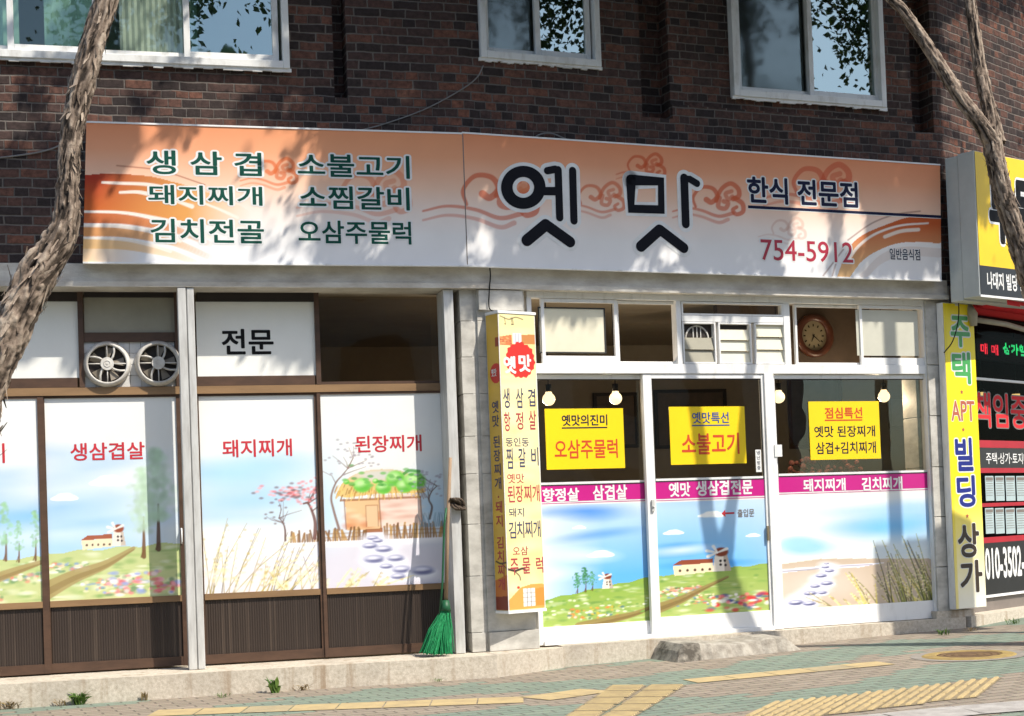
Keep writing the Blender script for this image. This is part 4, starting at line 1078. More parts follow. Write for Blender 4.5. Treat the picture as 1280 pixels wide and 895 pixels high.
for i in range(n_):
    a, b2 = u_ + (v_ - u_) * i / n_, u_ + (v_ - u_) * (i + 1) / n_
    cu.add([L.p(a, -.14 + .012 * (i % 2), q[2] + .02), L.p(b2, -.14 + .012 * ((i + 1) % 2), q[2] + .02), L.p(b2, -.14 + .012 * ((i + 1) % 2), q[3]), L.p(a, -.14 + .012 * (i % 2), q[3])], [(0, 1, 2, 3)], True)
cu.build("curtain", m_curt, wa)
cu = MB(); u_, v_ = XL(-140), XL(118)
for i in range(n_):
    a, b2 = u_ + (v_ - u_) * i / n_, u_ + (v_ - u_) * (i + 1) / n_
    if .62 < i / n_ < .72: continue
    cu.add([L.p(a, -.19 + .010 * (i % 2), w1[2] + .02), L.p(b2, -.19 + .010 * ((i + 1) % 2), w1[2] + .02), L.p(b2, -.19 + .010 * ((i + 1) % 2), w1[3]), L.p(a, -.19 + .010 * (i % 2), w1[3])], [(0, 1, 2, 3)], True)
cu.build("curtain", MAT("brightening_curtain", (.56, .74, .64), (.40, .58, .48), rough=.9, scale=2), wa)  # curtain added to brighten the dark interior behind the green panes
q = w2
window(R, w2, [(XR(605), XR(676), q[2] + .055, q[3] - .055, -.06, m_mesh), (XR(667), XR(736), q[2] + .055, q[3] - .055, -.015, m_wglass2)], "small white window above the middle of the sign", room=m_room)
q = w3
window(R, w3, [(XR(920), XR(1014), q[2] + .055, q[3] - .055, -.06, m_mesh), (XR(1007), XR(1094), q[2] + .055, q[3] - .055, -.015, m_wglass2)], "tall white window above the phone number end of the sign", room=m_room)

# ---- right shopfront ------------------------------------------------------------
zdb = 0.182
def RR(x0, y0, x1, y1, w=RW): return R.rect(x0, y0, x1, y1, w)
ue0, ue1 = R.px(667, 620, RW)[0], R.px(1168, 600, RW)[0]
zt_ = R.px(900, 377, RW)[1]; zrail = R.px(820, 455, RW)[1]; zrail0 = R.px(820, 467, RW)[1]; zhd = ZF0 - .004
ff = MB()
ff.box(R, ue0, ue1, RW - .08, RW + .01, zt_, zhd)                           # head
ff.box(R, ue0, ue1, RW - .08, RW + .006, zrail0, zrail)                     # transom rail
ff.box(R, ue0, ue0 + .04, RW - .08, RW + .004, zdb, zt_); ff.box(R, ue1 - .05, ue1, RW - .08, RW + .012, zdb, zt_)
xm0, xm1 = R.px(960.5, 620, RW)[0], R.px(972, 620, RW)[0]
ff.box(R, xm0, xm1, RW - .08, RW + .012, zdb, zrail0)
ff.box(R, ue0 + .04, xm0, RW - .08, RW + .02, zdb - .004, zdb + .03)         # threshold track
for xa, xb in ((846, 852), (980, 988)): ff.box(R, R.px(xa, 420, RW)[0], R.px(xb, 420, RW)[0], RW - .08, RW + .004, zrail, zt_)
sf = ff.build("shopfront_frame", m_white, B, bevel=.003); WORLD[sf.name] = WORLD[B.name]

def sash(name, F, q, t, w0, w1_, mat, label=None, tb=None):
    m_ = MB(); m_.frame(F, *q, t, w0, w1_, tb=tb); o = m_.build(name, mat, B, bevel=.002); WORLD[o.name] = WORLD[B.name]
    if label: o["label"] = label
    return o
# transom 1
o = sash("transom_window", R, (*RR(669, 379, 764, 0)[:2], zrail + .002, zt_ - .004), .028, RW - .03, RW - .004, m_white, "transom window with shaded cream film left of the dark opening", tb=.06)
q = RR(675, 385, 757, 440); s_ = MB(); s_.frame(R, q[0] - .006, q[1] + .006, q[2] - .008, q[3] + .006, .010, RW - .018, RW - .010); s_.build("seal", m_seal, o)
s_ = MB(); s_.quad(R, q[0], q[1], q[2], q[3], RW - .016); s_.build("film", m_cream, o)
o = sash("transom_window", R, (*RR(765, 379, 846, 0)[:2], zrail + .002, zt_ - .004), .022, RW - .07, RW - .04, m_white, "transom window slid open onto the dark room")
# transom 3
o = sash("transom_window", R, (*RR(1066, 379, 1157, 0)[:2], zrail + .002, zt_ - .004), .026, RW - .03, RW - .004, m_white, "transom window with plain grey film right of the clock", tb=.06)
q = RR(1073, 389, 1148, 443); s_ = MB(); s_.quad(R, q[0] - .01, q[1] + .01, q[2] - .01, q[3] + .01, RW - .016); s_.build("film", MAT("grey_frosted_film", (.60, .59, .50), (.52, .51, .43), rough=.3, scale=2.5), o)
o = sash("transom_window", R, (*RR(988, 379, 1072, 0)[:2], zrail + .002, zt_ - .004), .02, RW - .07, RW - .04, m_white, "transom window in front of the wall clock")
# transom 2
q = RR(852, 380, 979, 393)
o = sash("transom_window", R, (q[0], q[1], q[2] - .012, zt_ - .004), .016, RW - .05, RW - .002, m_white, "narrow dark slot window under the canopy")
s_ = MB(); s_.quad(R, q[0], q[1], q[2], q[3], RW - .03); s_.build("pane", m_glass, o)
zl0 = zrail + .004; zl1 = R.px(900, 402.5, RW)[1]
bar = MB(); bar.box(R, q[0] - .002, q[1] + .002, RW - .06, RW - .001, zl1, q[2] - .014); bar.build("transom_rail", m_white, B, bevel=.002)
lv = [(854, 895.5, 421), (899, 940, 411), (944, 983, 405)]
for k, (xa, xb, ytop) in enumerate(lv):
    q = RR(xa, 402, xb, 455); ws_ = RW - (.0 if k == 2 else .05)
    o = sash("louvre_window", R, (q[0], q[1], zl0, zl1 - .002), .014, RW - .06, RW - .002, m_white, ("louvre pane with a small fan above its beige slats", "louvre pane with three slats below a dark gap", "closed louvre pane of three cream slats")[k])
    zt2 = R.px((xa + xb) / 2, ytop, RW)[1]; n_ = 2 if k == 0 else 3
    s_ = MB(); hh = (zt2 - zl0 - .016) / n_
    for i in range(n_):
        za, zb_ = zl0 + .016 + hh * i, zl0 + .016 + hh * (i + 1) - .004
        s_.add([R.p(q[0] + .015, RW - .012, za), R.p(q[1] - .015, RW - .012, za), R.p(q[1] - .015, RW - .030, zb_), R.p(q[0] + .015, RW - .030, zb_), R.p(q[0] + .015, RW - .018, za), R.p(q[1] - .015, RW - .018, za), R.p(q[1] - .015, RW - .036, zb_), R.p(q[0] + .015, RW - .036, zb_)],
               [(0, 1, 2, 3), (7, 6, 5, 4), (3, 2, 6, 7), (1, 0, 4, 5)])
    s_.build("slats", m_cream if k else m_beige, o)
    dk = MB()
    if k < 2: dk.box(R, q[0] + .014, q[1] - .014, RW - .058, RW - .05, zt2 + .004, zl1 - .016); dk.build("dark_gap", m_dark, o)
    if k == 0:
        cu_, cz_ = (q[0] + q[1]) / 2, zt2 - .01
        s_ = MB(); s_.ring(R, cu_, cz_, .098, .110, RW - .05, RW - .042, 28)
        for a in (40, 90, 140): s_.box(R, cu_ + .09 * cos(RAD(a)) * .5 - .004, cu_ + .09 * cos(RAD(a)) * .5 + .004, RW - .046, RW - .042, cz_, cz_ + .1)
        s_.build("fan_guard", m_fan, o)

# posters in px space of each panel
def big_pane(name, label, x0, x1, yfilm_t, yfilm_b, yband0, yband1, ztop, zbot, frame, W0, paint, xr, words, parent=None):
    pass
def glazed(kind, label, xo, xg, W0, zb_g, z_lo, z_hi, paint, words, band, tint_room=True):
    """xo outer px (left,right) at y 620; xg glass px; returns the part"""
    a, b2 = R.px(xo[0], 620, W0)[0], R.px(xo[1], 620, W0)[0]; p0, p1 = R.px(xg[0], 620, W0)[0], R.px(xg[1], 620, W0)[0]
    m_ = MB()
    m_.box(R, a, p0, W0 - .04, W0, z_lo, z_hi); m_.box(R, p1, b2, W0 - .04, W0, z_lo, z_hi)
    m_.box(R, p0, p1, W0 - .04, W0 - .001, z_lo, zb_g); m_.box(R, p0, p1, W0 - .04, W0 - .001, z_hi - .035, z_hi)
    o = m_.build(kind, m_white, B, bevel=.003); o["label"] = label; WORLD[o.name] = WORLD[B.name]
    g = MB(); g.quad(R, p0, p1, band[0] - .004, z_hi - .035, W0 - .02); g.build("pane", m_glass, o)
    sl2 = MB(); sl2.frame(R, p0 - .001, p1 + .001, band[0] - .004, z_hi - .034, .008, W0 - .016, W0 - .008); sl2.build("seal", m_seal, o)
    # film: picture, white lines, magenta band
    picture("glass_film", R, [(p0, band[1]), (p1, band[1]), (p1, zb_g), (p0, zb_g)], W0 - .012, paint, m_print, o, xr=(0, ASP[paint.__name__]), step=.0055)
    bm = MB(); bm.quad(R, p0, p1, band[1], band[0] + .022, W0 - .0118); bm.build("film_edge", m_wtext, o)
    bm = MB(); bm.quad(R, p0, p1, band[1] + .028, band[0], W0 - .0108)
    bm.quad(R, p0, p1, band[1] + .012, band[1] + .017, W0 - .0108); bm.build("magenta_band", m_mag, o)
    for tx, bx in words: lt = MB(); ptext(lt, R, tx, bx, W0 - .0095, .030); lt.build("lettering", m_wtext, o)
    return o
zg_b = R.px(880, 772, RW)[1]
def band_at(x, y0, y1): return (R.px(x, y0, RW)[1], R.px(x, y1, RW)[1])
bd = (R.px(890, 600, RW)[1], R.px(890, 626, RW)[1])
d5 = glazed("sliding_door", "white sliding door on the left partly behind the tall yellow box sign", (668, 817), (671, 808), RW - .045, R.px(740, 781, RW)[1], zdb + .03, zrail0 - .004, paint_d5,
            [("향정살", (678, 610, 724, 627)), ("삼겹살", (741, 606, 784, 625))], (R.px(740, 605, RW)[1], R.px(740, 630, RW)[1]))
d6 = glazed("sliding_door", "white sliding door in the middle with entrance arrow on its film", (809, 962), (820, 957), RW - .004, R.px(890, 767.5, RW)[1], zdb + .03, zrail0 - .004, paint_d6,
            [("옛맛", (836, 603, 863, 621)), ("생삼겹전문", (870, 600, 941, 619))], bd)
d7 = glazed("fixed_window", "large fixed white window with stepping stones and reeds film", (972, 1168), (974, 1162), RW - .02, R.px(1065, 757, RW)[1], zdb, zrail0 - .004, paint_d7,
            [("돼지찌개", (1004, 598, 1057, 614)), ("김치찌개", (1077, 596, 1128, 613))], (R.px(1065, 593, RW)[1], R.px(1065, 617, RW)[1]))
# arrow + wording on the middle door
ar = MB(); W0 = RW - .0135
u0_, u1_, z0_, z1_ = R.rect(902, 637, 918, 646, W0); zm = (z0_ + z1_) / 2
ar.add([R.p(u0_, W0, zm), R.p(u0_ + .035, W0, z0_), R.p(u0_ + .035, W0, z1_)], [(0, 1, 2)]); ar.quad(R, u0_ + .035, u1_, zm - .007, zm + .007, W0); ar.build("arrow", m_red, d6)
lt = MB(); ptext(lt, R, "출입문", (922, 636, 943, 646), W0, .01); lt.build("lettering", m_gray, d6)
# door furniture
hd = MB(); u_, z_ = R.px(816, 632, RW); hd.box(R, u_ - .012, u_ + .012, RW - .004, RW + .012, z_ - .045, z_ + .045); hd.sphere(R.p(u_, RW + .014, z_ - .01), .009, 10, 6); hd.build("handle", m_steel, d6)
hd = MB(); u_, z_ = R.px(959.5, 665, RW); hd.box(R, u_ - .008, u_ + .008, RW - .004, RW + .012, z_ - .07, z_ + .05); hd.build("handle", MAT("brass_pull", (.30, .24, .15), rough=.4, metal=.5), d6)
lt = MB(); q = R.rect(945, 562, 952, 590, RW - .008); lt.quad(R, q[0], q[1], q[2], q[3], RW - .0115); st = lt.build("sticker", m_wtext, d6)
lt = MB()
for i, ch in enumerate("냉난방중"): text(lt, R, ch, q[0] + .012, q[1] - .012, q[3] - .04 - .042 * i, q[3] - .008 - .042 * i, RW - .0105, .01)
lt.build("lettering", m_navy, d6)
lt = MB(); q = R.rect(967, 556, 976, 571, RW); lt.box(R, q[0], q[1], RW + .0125, RW + .02, q[2], q[3]); lt.build("switch_box", m_pvc, B)

# =================================================================== THE SHOP SIGN
SG = thing("shop_sign", "long orange and white banner sign with black Korean title above the shopfront", "sign", L, L.px(340, 240, .22)[0], .1, ZF1)
SW = 0.136
def bend(w):  # where the two sign faces meet
    return corner(w)
pL = [(108, 153.5), (580.5, 168), (580.5, 331.3), (103.5, 327.2)]
pR = [(580.5, 167), (1175, 207), (1177, 350), (580.5, 331.3)]
KW = {}
cL_ = [L.px(*q, SW) for q in pL]; cR_ = [R.px(*q, SW) for q in pR]
# the fold: share one vertical edge
uk = (cL_[1][0] + cL_[2][0]) / 2
fold = L.p(uk, SW, 0); uf = (fold - R.O) @ R.t; wf = -(fold - R.O) @ R.n
print("fold w on R", wf)
RS = Frame(R.p(0, 0, 0), R.a)  # right sign face runs from the fold to its right edge
endp = R.p(cR_[1][0], SW, 0); dv = endp - fold; RS = Frame(fold, math.atan2(dv[1], dv[0]))
cR_ = [RS.px(*q, 0) for q in pR]; cR_[0] = (0.0, cR_[0][1]); cR_[3] = (0.0, cR_[3][1])
cL_[1] = (uk, cL_[1][1]); cL_[2] = (uk, cL_[2][1])
cR_[0] = (0.0, cL_[1][1] + .006)
cR_[3] = (0.0, cL_[2][1])

def proj_arrays(F, w):
    def f(UZ):
        P = F.O[None, None, :] + UZ[..., :1] * F.t - F.n * w; P = P.copy(); P[..., 2] = UZ[..., 1]
        v = P - CAM; z = v @ FWD
        return 640 + FPX * (v @ RGT) / z, CY - FPX * (v @ UPV) / z
    return f

OR1, OR2 = c8(226, 138, 92), c8(238, 200, 172)
def sign_base(cv, top, bot):
    t = np.clip((cv.Y - top(cv.X)) / (bot(cv.X) - top(cv.X)), 0, 1)
    cols = [(0.0, c8(226, 146, 104)), (0.18, c8(231, 162, 124)), (0.42, c8(237, 198, 172)), (0.62, c8(236, 222, 212)), (0.78, c8(233, 230, 227)), (1.0, c8(231, 231, 233))]
    for (a, ca), (b2, cb_) in zip(cols[:-1], cols[1:]):
        m_ = ((t >= a) & (t <= b2))[..., None]; k = np.clip((t - a) / (b2 - a), 0, 1)[..., None]
        cv.c = np.where(m_, ca * (1 - k) + cb_ * k, cv.c)

def scroll(cv, x, y, s, a=.85, col=(206, 98, 58), thick=1.0, tail=1.0):
    """cloud scroll in the old style: lobed outline, inner curls and trailing tails"""
    c = c8(*col); W_ = 1.6 * thick * s / 18 + .7
    lobes = curve([(x - .95 * s, y + .35 * s), (x - 1.05 * s, y - .05 * s), (x - .72 * s, y - .45 * s), (x - .25 * s, y - .42 * s), (x - .05 * s, y - .1 * s), (x - .28 * s, y + .16 * s), (x - .5 * s, y + .05 * s)], 8)
    cv.line(lobes, W_, c, a, taper=(.5, 1.1))
    l2 = curve([(x - .1 * s, y + .1 * s), (x + .12 * s, y - .38 * s), (x + .5 * s, y - .62 * s), (x + .82 * s, y - .40 * s), (x + .85 * s, y - .1 * s), (x + .62 * s, y + .02 * s)], 8)
    cv.line(l2, W_, c, a, taper=(.8, 1.0))
    l3 = curve([(x + .7 * s, y + .0 * s), (x + 1.0 * s, y + .22 * s), (x + 1.02 * s, y + .55 * s), (x + .75 * s, y + .66 * s), (x + .6 * s, y + .48 * s), (x + .76 * s, y + .36 * s)], 8)
    cv.line(l3, W_, c, a, taper=(1, .7))
    cv.line(curve([(x + .05 * s, y - .02 * s), (x + .0 * s, y + .34 * s), (x + .28 * s, y + .42 * s), (x + .4 * s, y + .2 * s), (x + .22 * s, y + .12 * s)], 8), W_ * .9, c, a * .9)
    cv.line(curve([(x + .55 * s, y - .3 * s), (x + .3 * s, y - .2 * s), (x + .42 * s, y + .04 * s), (x + .58 * s, y - .08 * s)], 8), W_ * .8, c, a * .8)
    for k, dy in ((0, .52), (1, .78)):
        cv.line(curve([(x + (.6 - .2 * k) * s, y + (dy + .1) * s), (x + .0 * s, y + (dy + .22) * s), (x - .7 * s, y + (dy - .02) * s), (x - 1.3 * s * tail, y + (dy - .12) * s), (x - 1.9 * s * tail, y + (dy + .02) * s)], 8), W_ * .95, c, a * (.85 - .25 * k), taper=(.8, .35))

def paint_left(cv):
    sign_base(cv, lambda X: 153.5 + (X - 108) * .0307, lambda X: 327.2 + (X - 103) * .0086)
    cv.mix(np.clip((cv.X - 103) / 300, 0, 1) * np.clip((240 - cv.Y) / 60, 0, 1) * .25, c8(238, 176, 128))
    # scrolls
    scroll(cv, 346, 213, 24, .8, (214, 110, 62), .9); scroll(cv, 470, 238, 40, .55, (216, 120, 80), 1.0, 1.3); scroll(cv, 625, 240, 44, .8, (206, 100, 66), .9, 1.15)
    # sweeping brush marks on the left
    top = curve([(100, 219.5), (135, 217), (184, 220), (215, 227), (246, 236), (291, 253), (335, 276)]); low = curve([(335, 300), (300, 292), (260, 281), (197, 272), (164, 266.5), (135, 263.5), (100, 262.5)])
    m0 = cv.c.copy(); cv.poly([tuple(q) for q in top + low], c8(170, 62, 42))
    ch = np.any(m0 != cv.c, -1)
    kx = np.clip((cv.X - 120) / 150, 0, 1)[..., None]; ky = np.clip((cv.Y - 222) / 45, 0, 1)[..., None]
    g = (c8(168, 58, 40) * (1 - ky) + c8(196, 104, 52) * ky) * (1 - kx) + c8(224, 168, 96) * kx
    fade = np.clip((cv.X - 235) / 80, 0, 1)[..., None]
    g = g * (1 - fade) + m0 * fade
    cv.c = np.where(ch[..., None], g, m0)
    r_ = np.random.default_rng(3)
    for y0, cA, cB in ((271, (186, 96, 56), (215, 150, 95)), (287.5, (204, 140, 86), (228, 190, 150)), (303, (226, 180, 120), (236, 220, 200))):
        pts = curve([(98, y0 + 1), (150, y0 + 2.5), (190, y0 + 9), (222, y0 + 17), (262, y0 + 34)])
        for i in range(len(pts) - 1):
            t = i / len(pts); cv.line([pts[i], pts[i + 1]], 7.0 * (1 - .5 * t), c8(*cA) * (1 - t) + c8(*cB) * t, .95 * (1 - t) ** .7)
    cv.mix(np.clip((180 - cv.X) / 70, 0, 1) * np.clip((cv.Y - 306) / 6, 0, 1) * .75, c8(234, 190, 130))
    for pts, wd in (([(98, 264.5), (152, 265.5), (193, 272), (225, 280), (262, 296)], 2.4), ([(98, 282), (150, 283.5), (195, 291), (225, 301)], 2.4), ([(98, 297), (152, 299.5), (186, 306), (213, 314)], 2.2),
                    ([(128, 228), (150, 229), (184, 230.5), (214, 236)], 2.4), ([(150, 240.5), (172, 240), (190, 243.5)], 2.6), ([(222, 252), (240, 258)], 2.8), ([(255, 254), (275, 262), (297, 272)], 2.0)):
        cv.line(curve(pts), wd, c8(236, 226, 214), .92, taper=(.6, 1.0))
    cv.line(curve([(146, 207), (193, 211.5), (215, 217), (256, 231)]), .8, c8(140, 70, 50), .7)

def paint_right(cv):
    sign_base(cv, lambda X: 167 + (X - 580) * .0672, lambda X: 331.3 + (X - 580) * .0313)
    scroll(cv, 625, 240, 44, .8, (206, 100, 66), .9, 1.15); scroll(cv, 752, 245, 27, .75, (210, 108, 72), .8); scroll(cv, 808, 206, 22, .75, (206, 90, 52), .85, .9); scroll(cv, 898, 248, 30, .8, (206, 96, 60), .95)
    scroll(cv, 1030, 228, 36, .7, (208, 92, 60), 1.1, 1.1); scroll(cv, 986, 285, 20, .4, (200, 150, 130), .7)
    cv.ell(654, 234, 8, 7, c8(214, 130, 90), .8, soft=.4)
    # sweeping brush marks on the right
    top = curve([(1178, 273), (1140, 271), (1110, 280), (1078, 294), (1060, 312), (1046, 346)]); low = curve([(1062, 347), (1078, 326), (1100, 312), (1130, 303), (1178, 304)])
    m0 = cv.c.copy(); cv.poly([tuple(q) for q in top + low], c8(190, 90, 45)); ch = np.any(m0 != cv.c, -1)
    ky = np.clip((cv.Y - 280) / 60, 0, 1)[..., None]; g = c8(192, 92, 48) * (1 - ky) + c8(222, 180, 130) * ky
    cv.c = np.where(ch[..., None], g, m0)
    cv.line(curve([(1160, 279), (1125, 282), (1095, 292), (1075, 306), (1062, 322)]), 2.0, c8(238, 228, 216), .9, taper=(.5, 1)); cv.line(curve([(1106, 296), (1126, 289), (1148, 287)]), 2.2, c8(236, 222, 205), .9)
    cv.line(curve([(1178, 316), (1130, 314), (1100, 324), (1080, 342)]), 6, c8(220, 205, 195), .6); cv.line(curve([(1178, 308), (1130, 306), (1100, 316), (1075, 340)]), 2.5, c8(238, 234, 230), .9)
    for pts in ([(1060, 300), (1090, 279), (1120, 268), (1150, 264)], [(1046, 326), (1040, 346)], [(1054, 312), (1028, 346)]): cv.line(curve(pts), 1.0, c8(130, 90, 80), .6)

bx = MB()
def sign_box(mb, F, c, w, d):
    f = [F.p(q[0], w - .004, q[1]) for q in c]; b_ = [F.p(q[0], w - d, q[1]) for q in c]
    mb.add(f + b_, [(3, 2, 1, 0), (4, 5, 6, 7), (0, 1, 5, 4), (1, 2, 6, 5), (2, 3, 7, 6), (3, 0, 4, 7)])
sign_box(bx, L, cL_, SW, .13); sign_box(bx, RS, cR_, 0, .13)
bx.build("sign_box", m_pvc, SG)
picture("banner", L, cL_, SW, paint_left, m_printg, SG, xr=proj_arrays(L, SW), step=.006)
picture("banner", RS, cR_, 0.0, paint_right, m_printg, SG, xr=proj_arrays(RS, 0.0), step=.006)
tr = MB()
for F, c, w in ((L, cL_, SW), (RS, cR_, 0)):
    for a, b2 in ((0, 1), (3, 2)):
        p0, p1 = c[a], c[b2]; s_ = 1 if a == 0 else -1
        tr.add([F.p(p0[0], w - .02, p0[1]), F.p(p1[0], w - .02, p1[1]), F.p(p1[0], w + .006, p1[1]), F.p(p0[0], w + .006, p0[1]), F.p(p0[0], w - .02, p0[1] + .012 * s_), F.p(p1[0], w - .02, p1[1] + .012 * s_), F.p(p1[0], w + .006, p1[1] + .012 * s_), F.p(p0[0], w + .006, p0[1] + .012 * s_)],
               [(0, 1, 2, 3), (7, 6, 5, 4), (3, 2, 6, 7), (0, 4, 5, 1), (0, 3, 7, 4), (1, 5, 6, 2)])
tr.build("edge_trim", m_white, SG)
sm_ = MB(); sm_.quad(RS, .001, .009, cR_[3][1] + .004, cR_[0][1] - .004, .0009); sm_.build("seam", m_gray, SG)
LT1, LT2 = .0008, .0016
menu = [("생 삼 겹", (183, 189, 327, 219)), ("소불고기", (372, 193, 512, 222)), ("돼지찌개", (185, 232, 328, 256)), ("소찜갈비", (374, 233, 512, 262)), ("김치전골", (188, 274, 330, 304)), ("오삼주물럭", (373, 276, 514, 305))]
o1, o2 = MB(), MB()
for tx, b_ in menu:
    o1, o2 = MB(), MB(); ptext(o1, L, tx, b_, SW + LT1, .085, .018); ptext(o2, L, tx, b_, SW + LT2, .018)
    o1.build("lettering_outline", m_wtext, SG); o2.build("lettering", m_gtext, SG)
def rbox(F, b_, w): return F.rect(*b_, w)
for tx, b_, mt, off in (("한식 전문점", (934, 224, 1072, 257), m_navy, .028), ("일반음식점", (1112, 311, 1150, 325), m_navy, .012), ("754-5912", (951, 301, 1066, 327), MAT("crimson_lettering", (.42, .02, .05), rough=.4), .008)):
    o1, o2 = MB(), MB(); text(o1, RS, tx, *rbox(RS, b_, 0), LT1, off + .05, off); text(o2, RS, tx, *rbox(RS, b_, 0), LT2, off)
    o1.build("lettering_outline", m_wtext, SG); o2.build("lettering", mt, SG)
ln = MB(); a, b2 = RS.px(935, 258.5, 0), RS.px(1176, 271, 0)
ln.k = 0; ln.add([RS.p(a[0], LT1, a[1] - .012), RS.p(b2[0], LT1, b2[1] - .012), RS.p(b2[0], LT1, b2[1] + .012), RS.p(a[0], LT1, a[1] + .012)], [(0, 1, 2, 3)])
ln.k = 1; ln.add([RS.p(a[0], LT1, a[1] - .017), RS.p(b2[0], LT1, b2[1] - .017), RS.p(b2[0], LT1, b2[1] - .012), RS.p(a[0], LT1, a[1] - .012)], [(0, 1, 2, 3)])
ln.build("rule_line", [m_navy, m_wtext], SG)
# the big brushed title
PXM = 1 / 160.0
def pz(x, y): return RS.px(x, y, 0)
blk, wht = MB(), MB(); wlev = [0.0008]; blev = [0.003]
def brush(pts, half):
    P = [pz(*q) for q in pts]
    stroke(wht, RS, P, (half + 5.0) * PXM, wlev[0]); wlev[0] += .00007
    stroke(blk, RS, P, half * PXM, blev[0]); blev[0] += .00007
ring = [(653.8 + 20.5 * cos(a) * 1.02, 234.2 + 19.8 * sin(a)) for a in np.linspace(.3, 2 * pi + .3, 49)]
def ringmesh(mb, r0, r1, w, cx=654, cy=234.3, ex=1.03):
    n = 48; P = [RS.p(*[(lambda q: (q[0], w, q[1]))(pz(cx + r * ex * cos(2 * pi * k / n), cy + r * sin(2 * pi * k / n)))][0]) for r in (r0, r1) for k in range(n)]
    mb.add(P, [(k, (k + 1) % n, n + (k + 1) % n, n + k) for k in range(n)])
ringmesh(wht, 8, 31.5, wlev[0]); wlev[0] += .00007; ringmesh(blk, 13, 27, blev[0]); blev[0] += .00007
brush([(684, 213.5), (694, 211.5)], 4.6); brush([(679, 239), (696, 239)], 5.2); brush([(697.5, 212.5), (699.5, 272)], 4.9); brush([(715.6, 213.5), (717.3, 276)], 4.9)
brush([(682, 281), (658.5, 300.5)], 7.2); brush([(682.5, 281), (712.5, 302.5)], 6.8)
m_title = MAT("black_title_lettering", (.008, .009, .014), rough=.6, spec=.1)
wht.build("title_outline", m_wtext, SG); blk.build("title_letter", m_title, SG); blk, wht = MB(), MB()
brush([(789, 225), (826, 227), (826.5, 262), (789, 261), (788.5, 225)], 6.9)
brush([(855, 222.5), (857, 280)], 5.6); brush([(858, 224), (862, 224), (871, 229.5)], 4.6)
brush([(824, 287.5), (801, 308)], 7.0); brush([(825, 287.5), (854.5, 310)], 6.6)
wht.build("title_outline", m_wtext, SG); blk.build("title_letter", m_title, SG)

# =================================================================== PILLAR BOX SIGN
_q = R.px(636, 764, .17); PSF = Frame(R.p(_q[0], .17, 0), BE + RAD(14))
PZ0 = _q[1]; PZ1 = PSF.px(622, 391, 0)[1]; PWd = PSF.px(682, 758, 0)[0]; PDp = .165
PS = thing("box_sign", "tall narrow yellow menu box sign with red round seal on the pillar", "sign", PSF, .17, -.1, PZ0)
print("pillar sign", PWd, PZ0, PZ1)
b_ = MB(); b_.box(PSF, 0, PWd, -PDp, -.002, PZ0, PZ1); b_.build("sign_box", m_pvc, PS)
tr = MB(); tr.box(PSF, -.006, PWd + .006, -PDp, .006, PZ1, PZ1 + .02); tr.box(PSF, -.006, PWd + .006, -PDp, .006, PZ0 - .02, PZ0); tr.build("edge_trim", m_white, PS)
br = MB(); br.box(PSF, .1, .28, -.22, -PDp, 1.0, 1.04); br.box(PSF, .1, .28, -.22, -PDp, 2.3, 2.34); br.build("bracket", m_steel, PS)
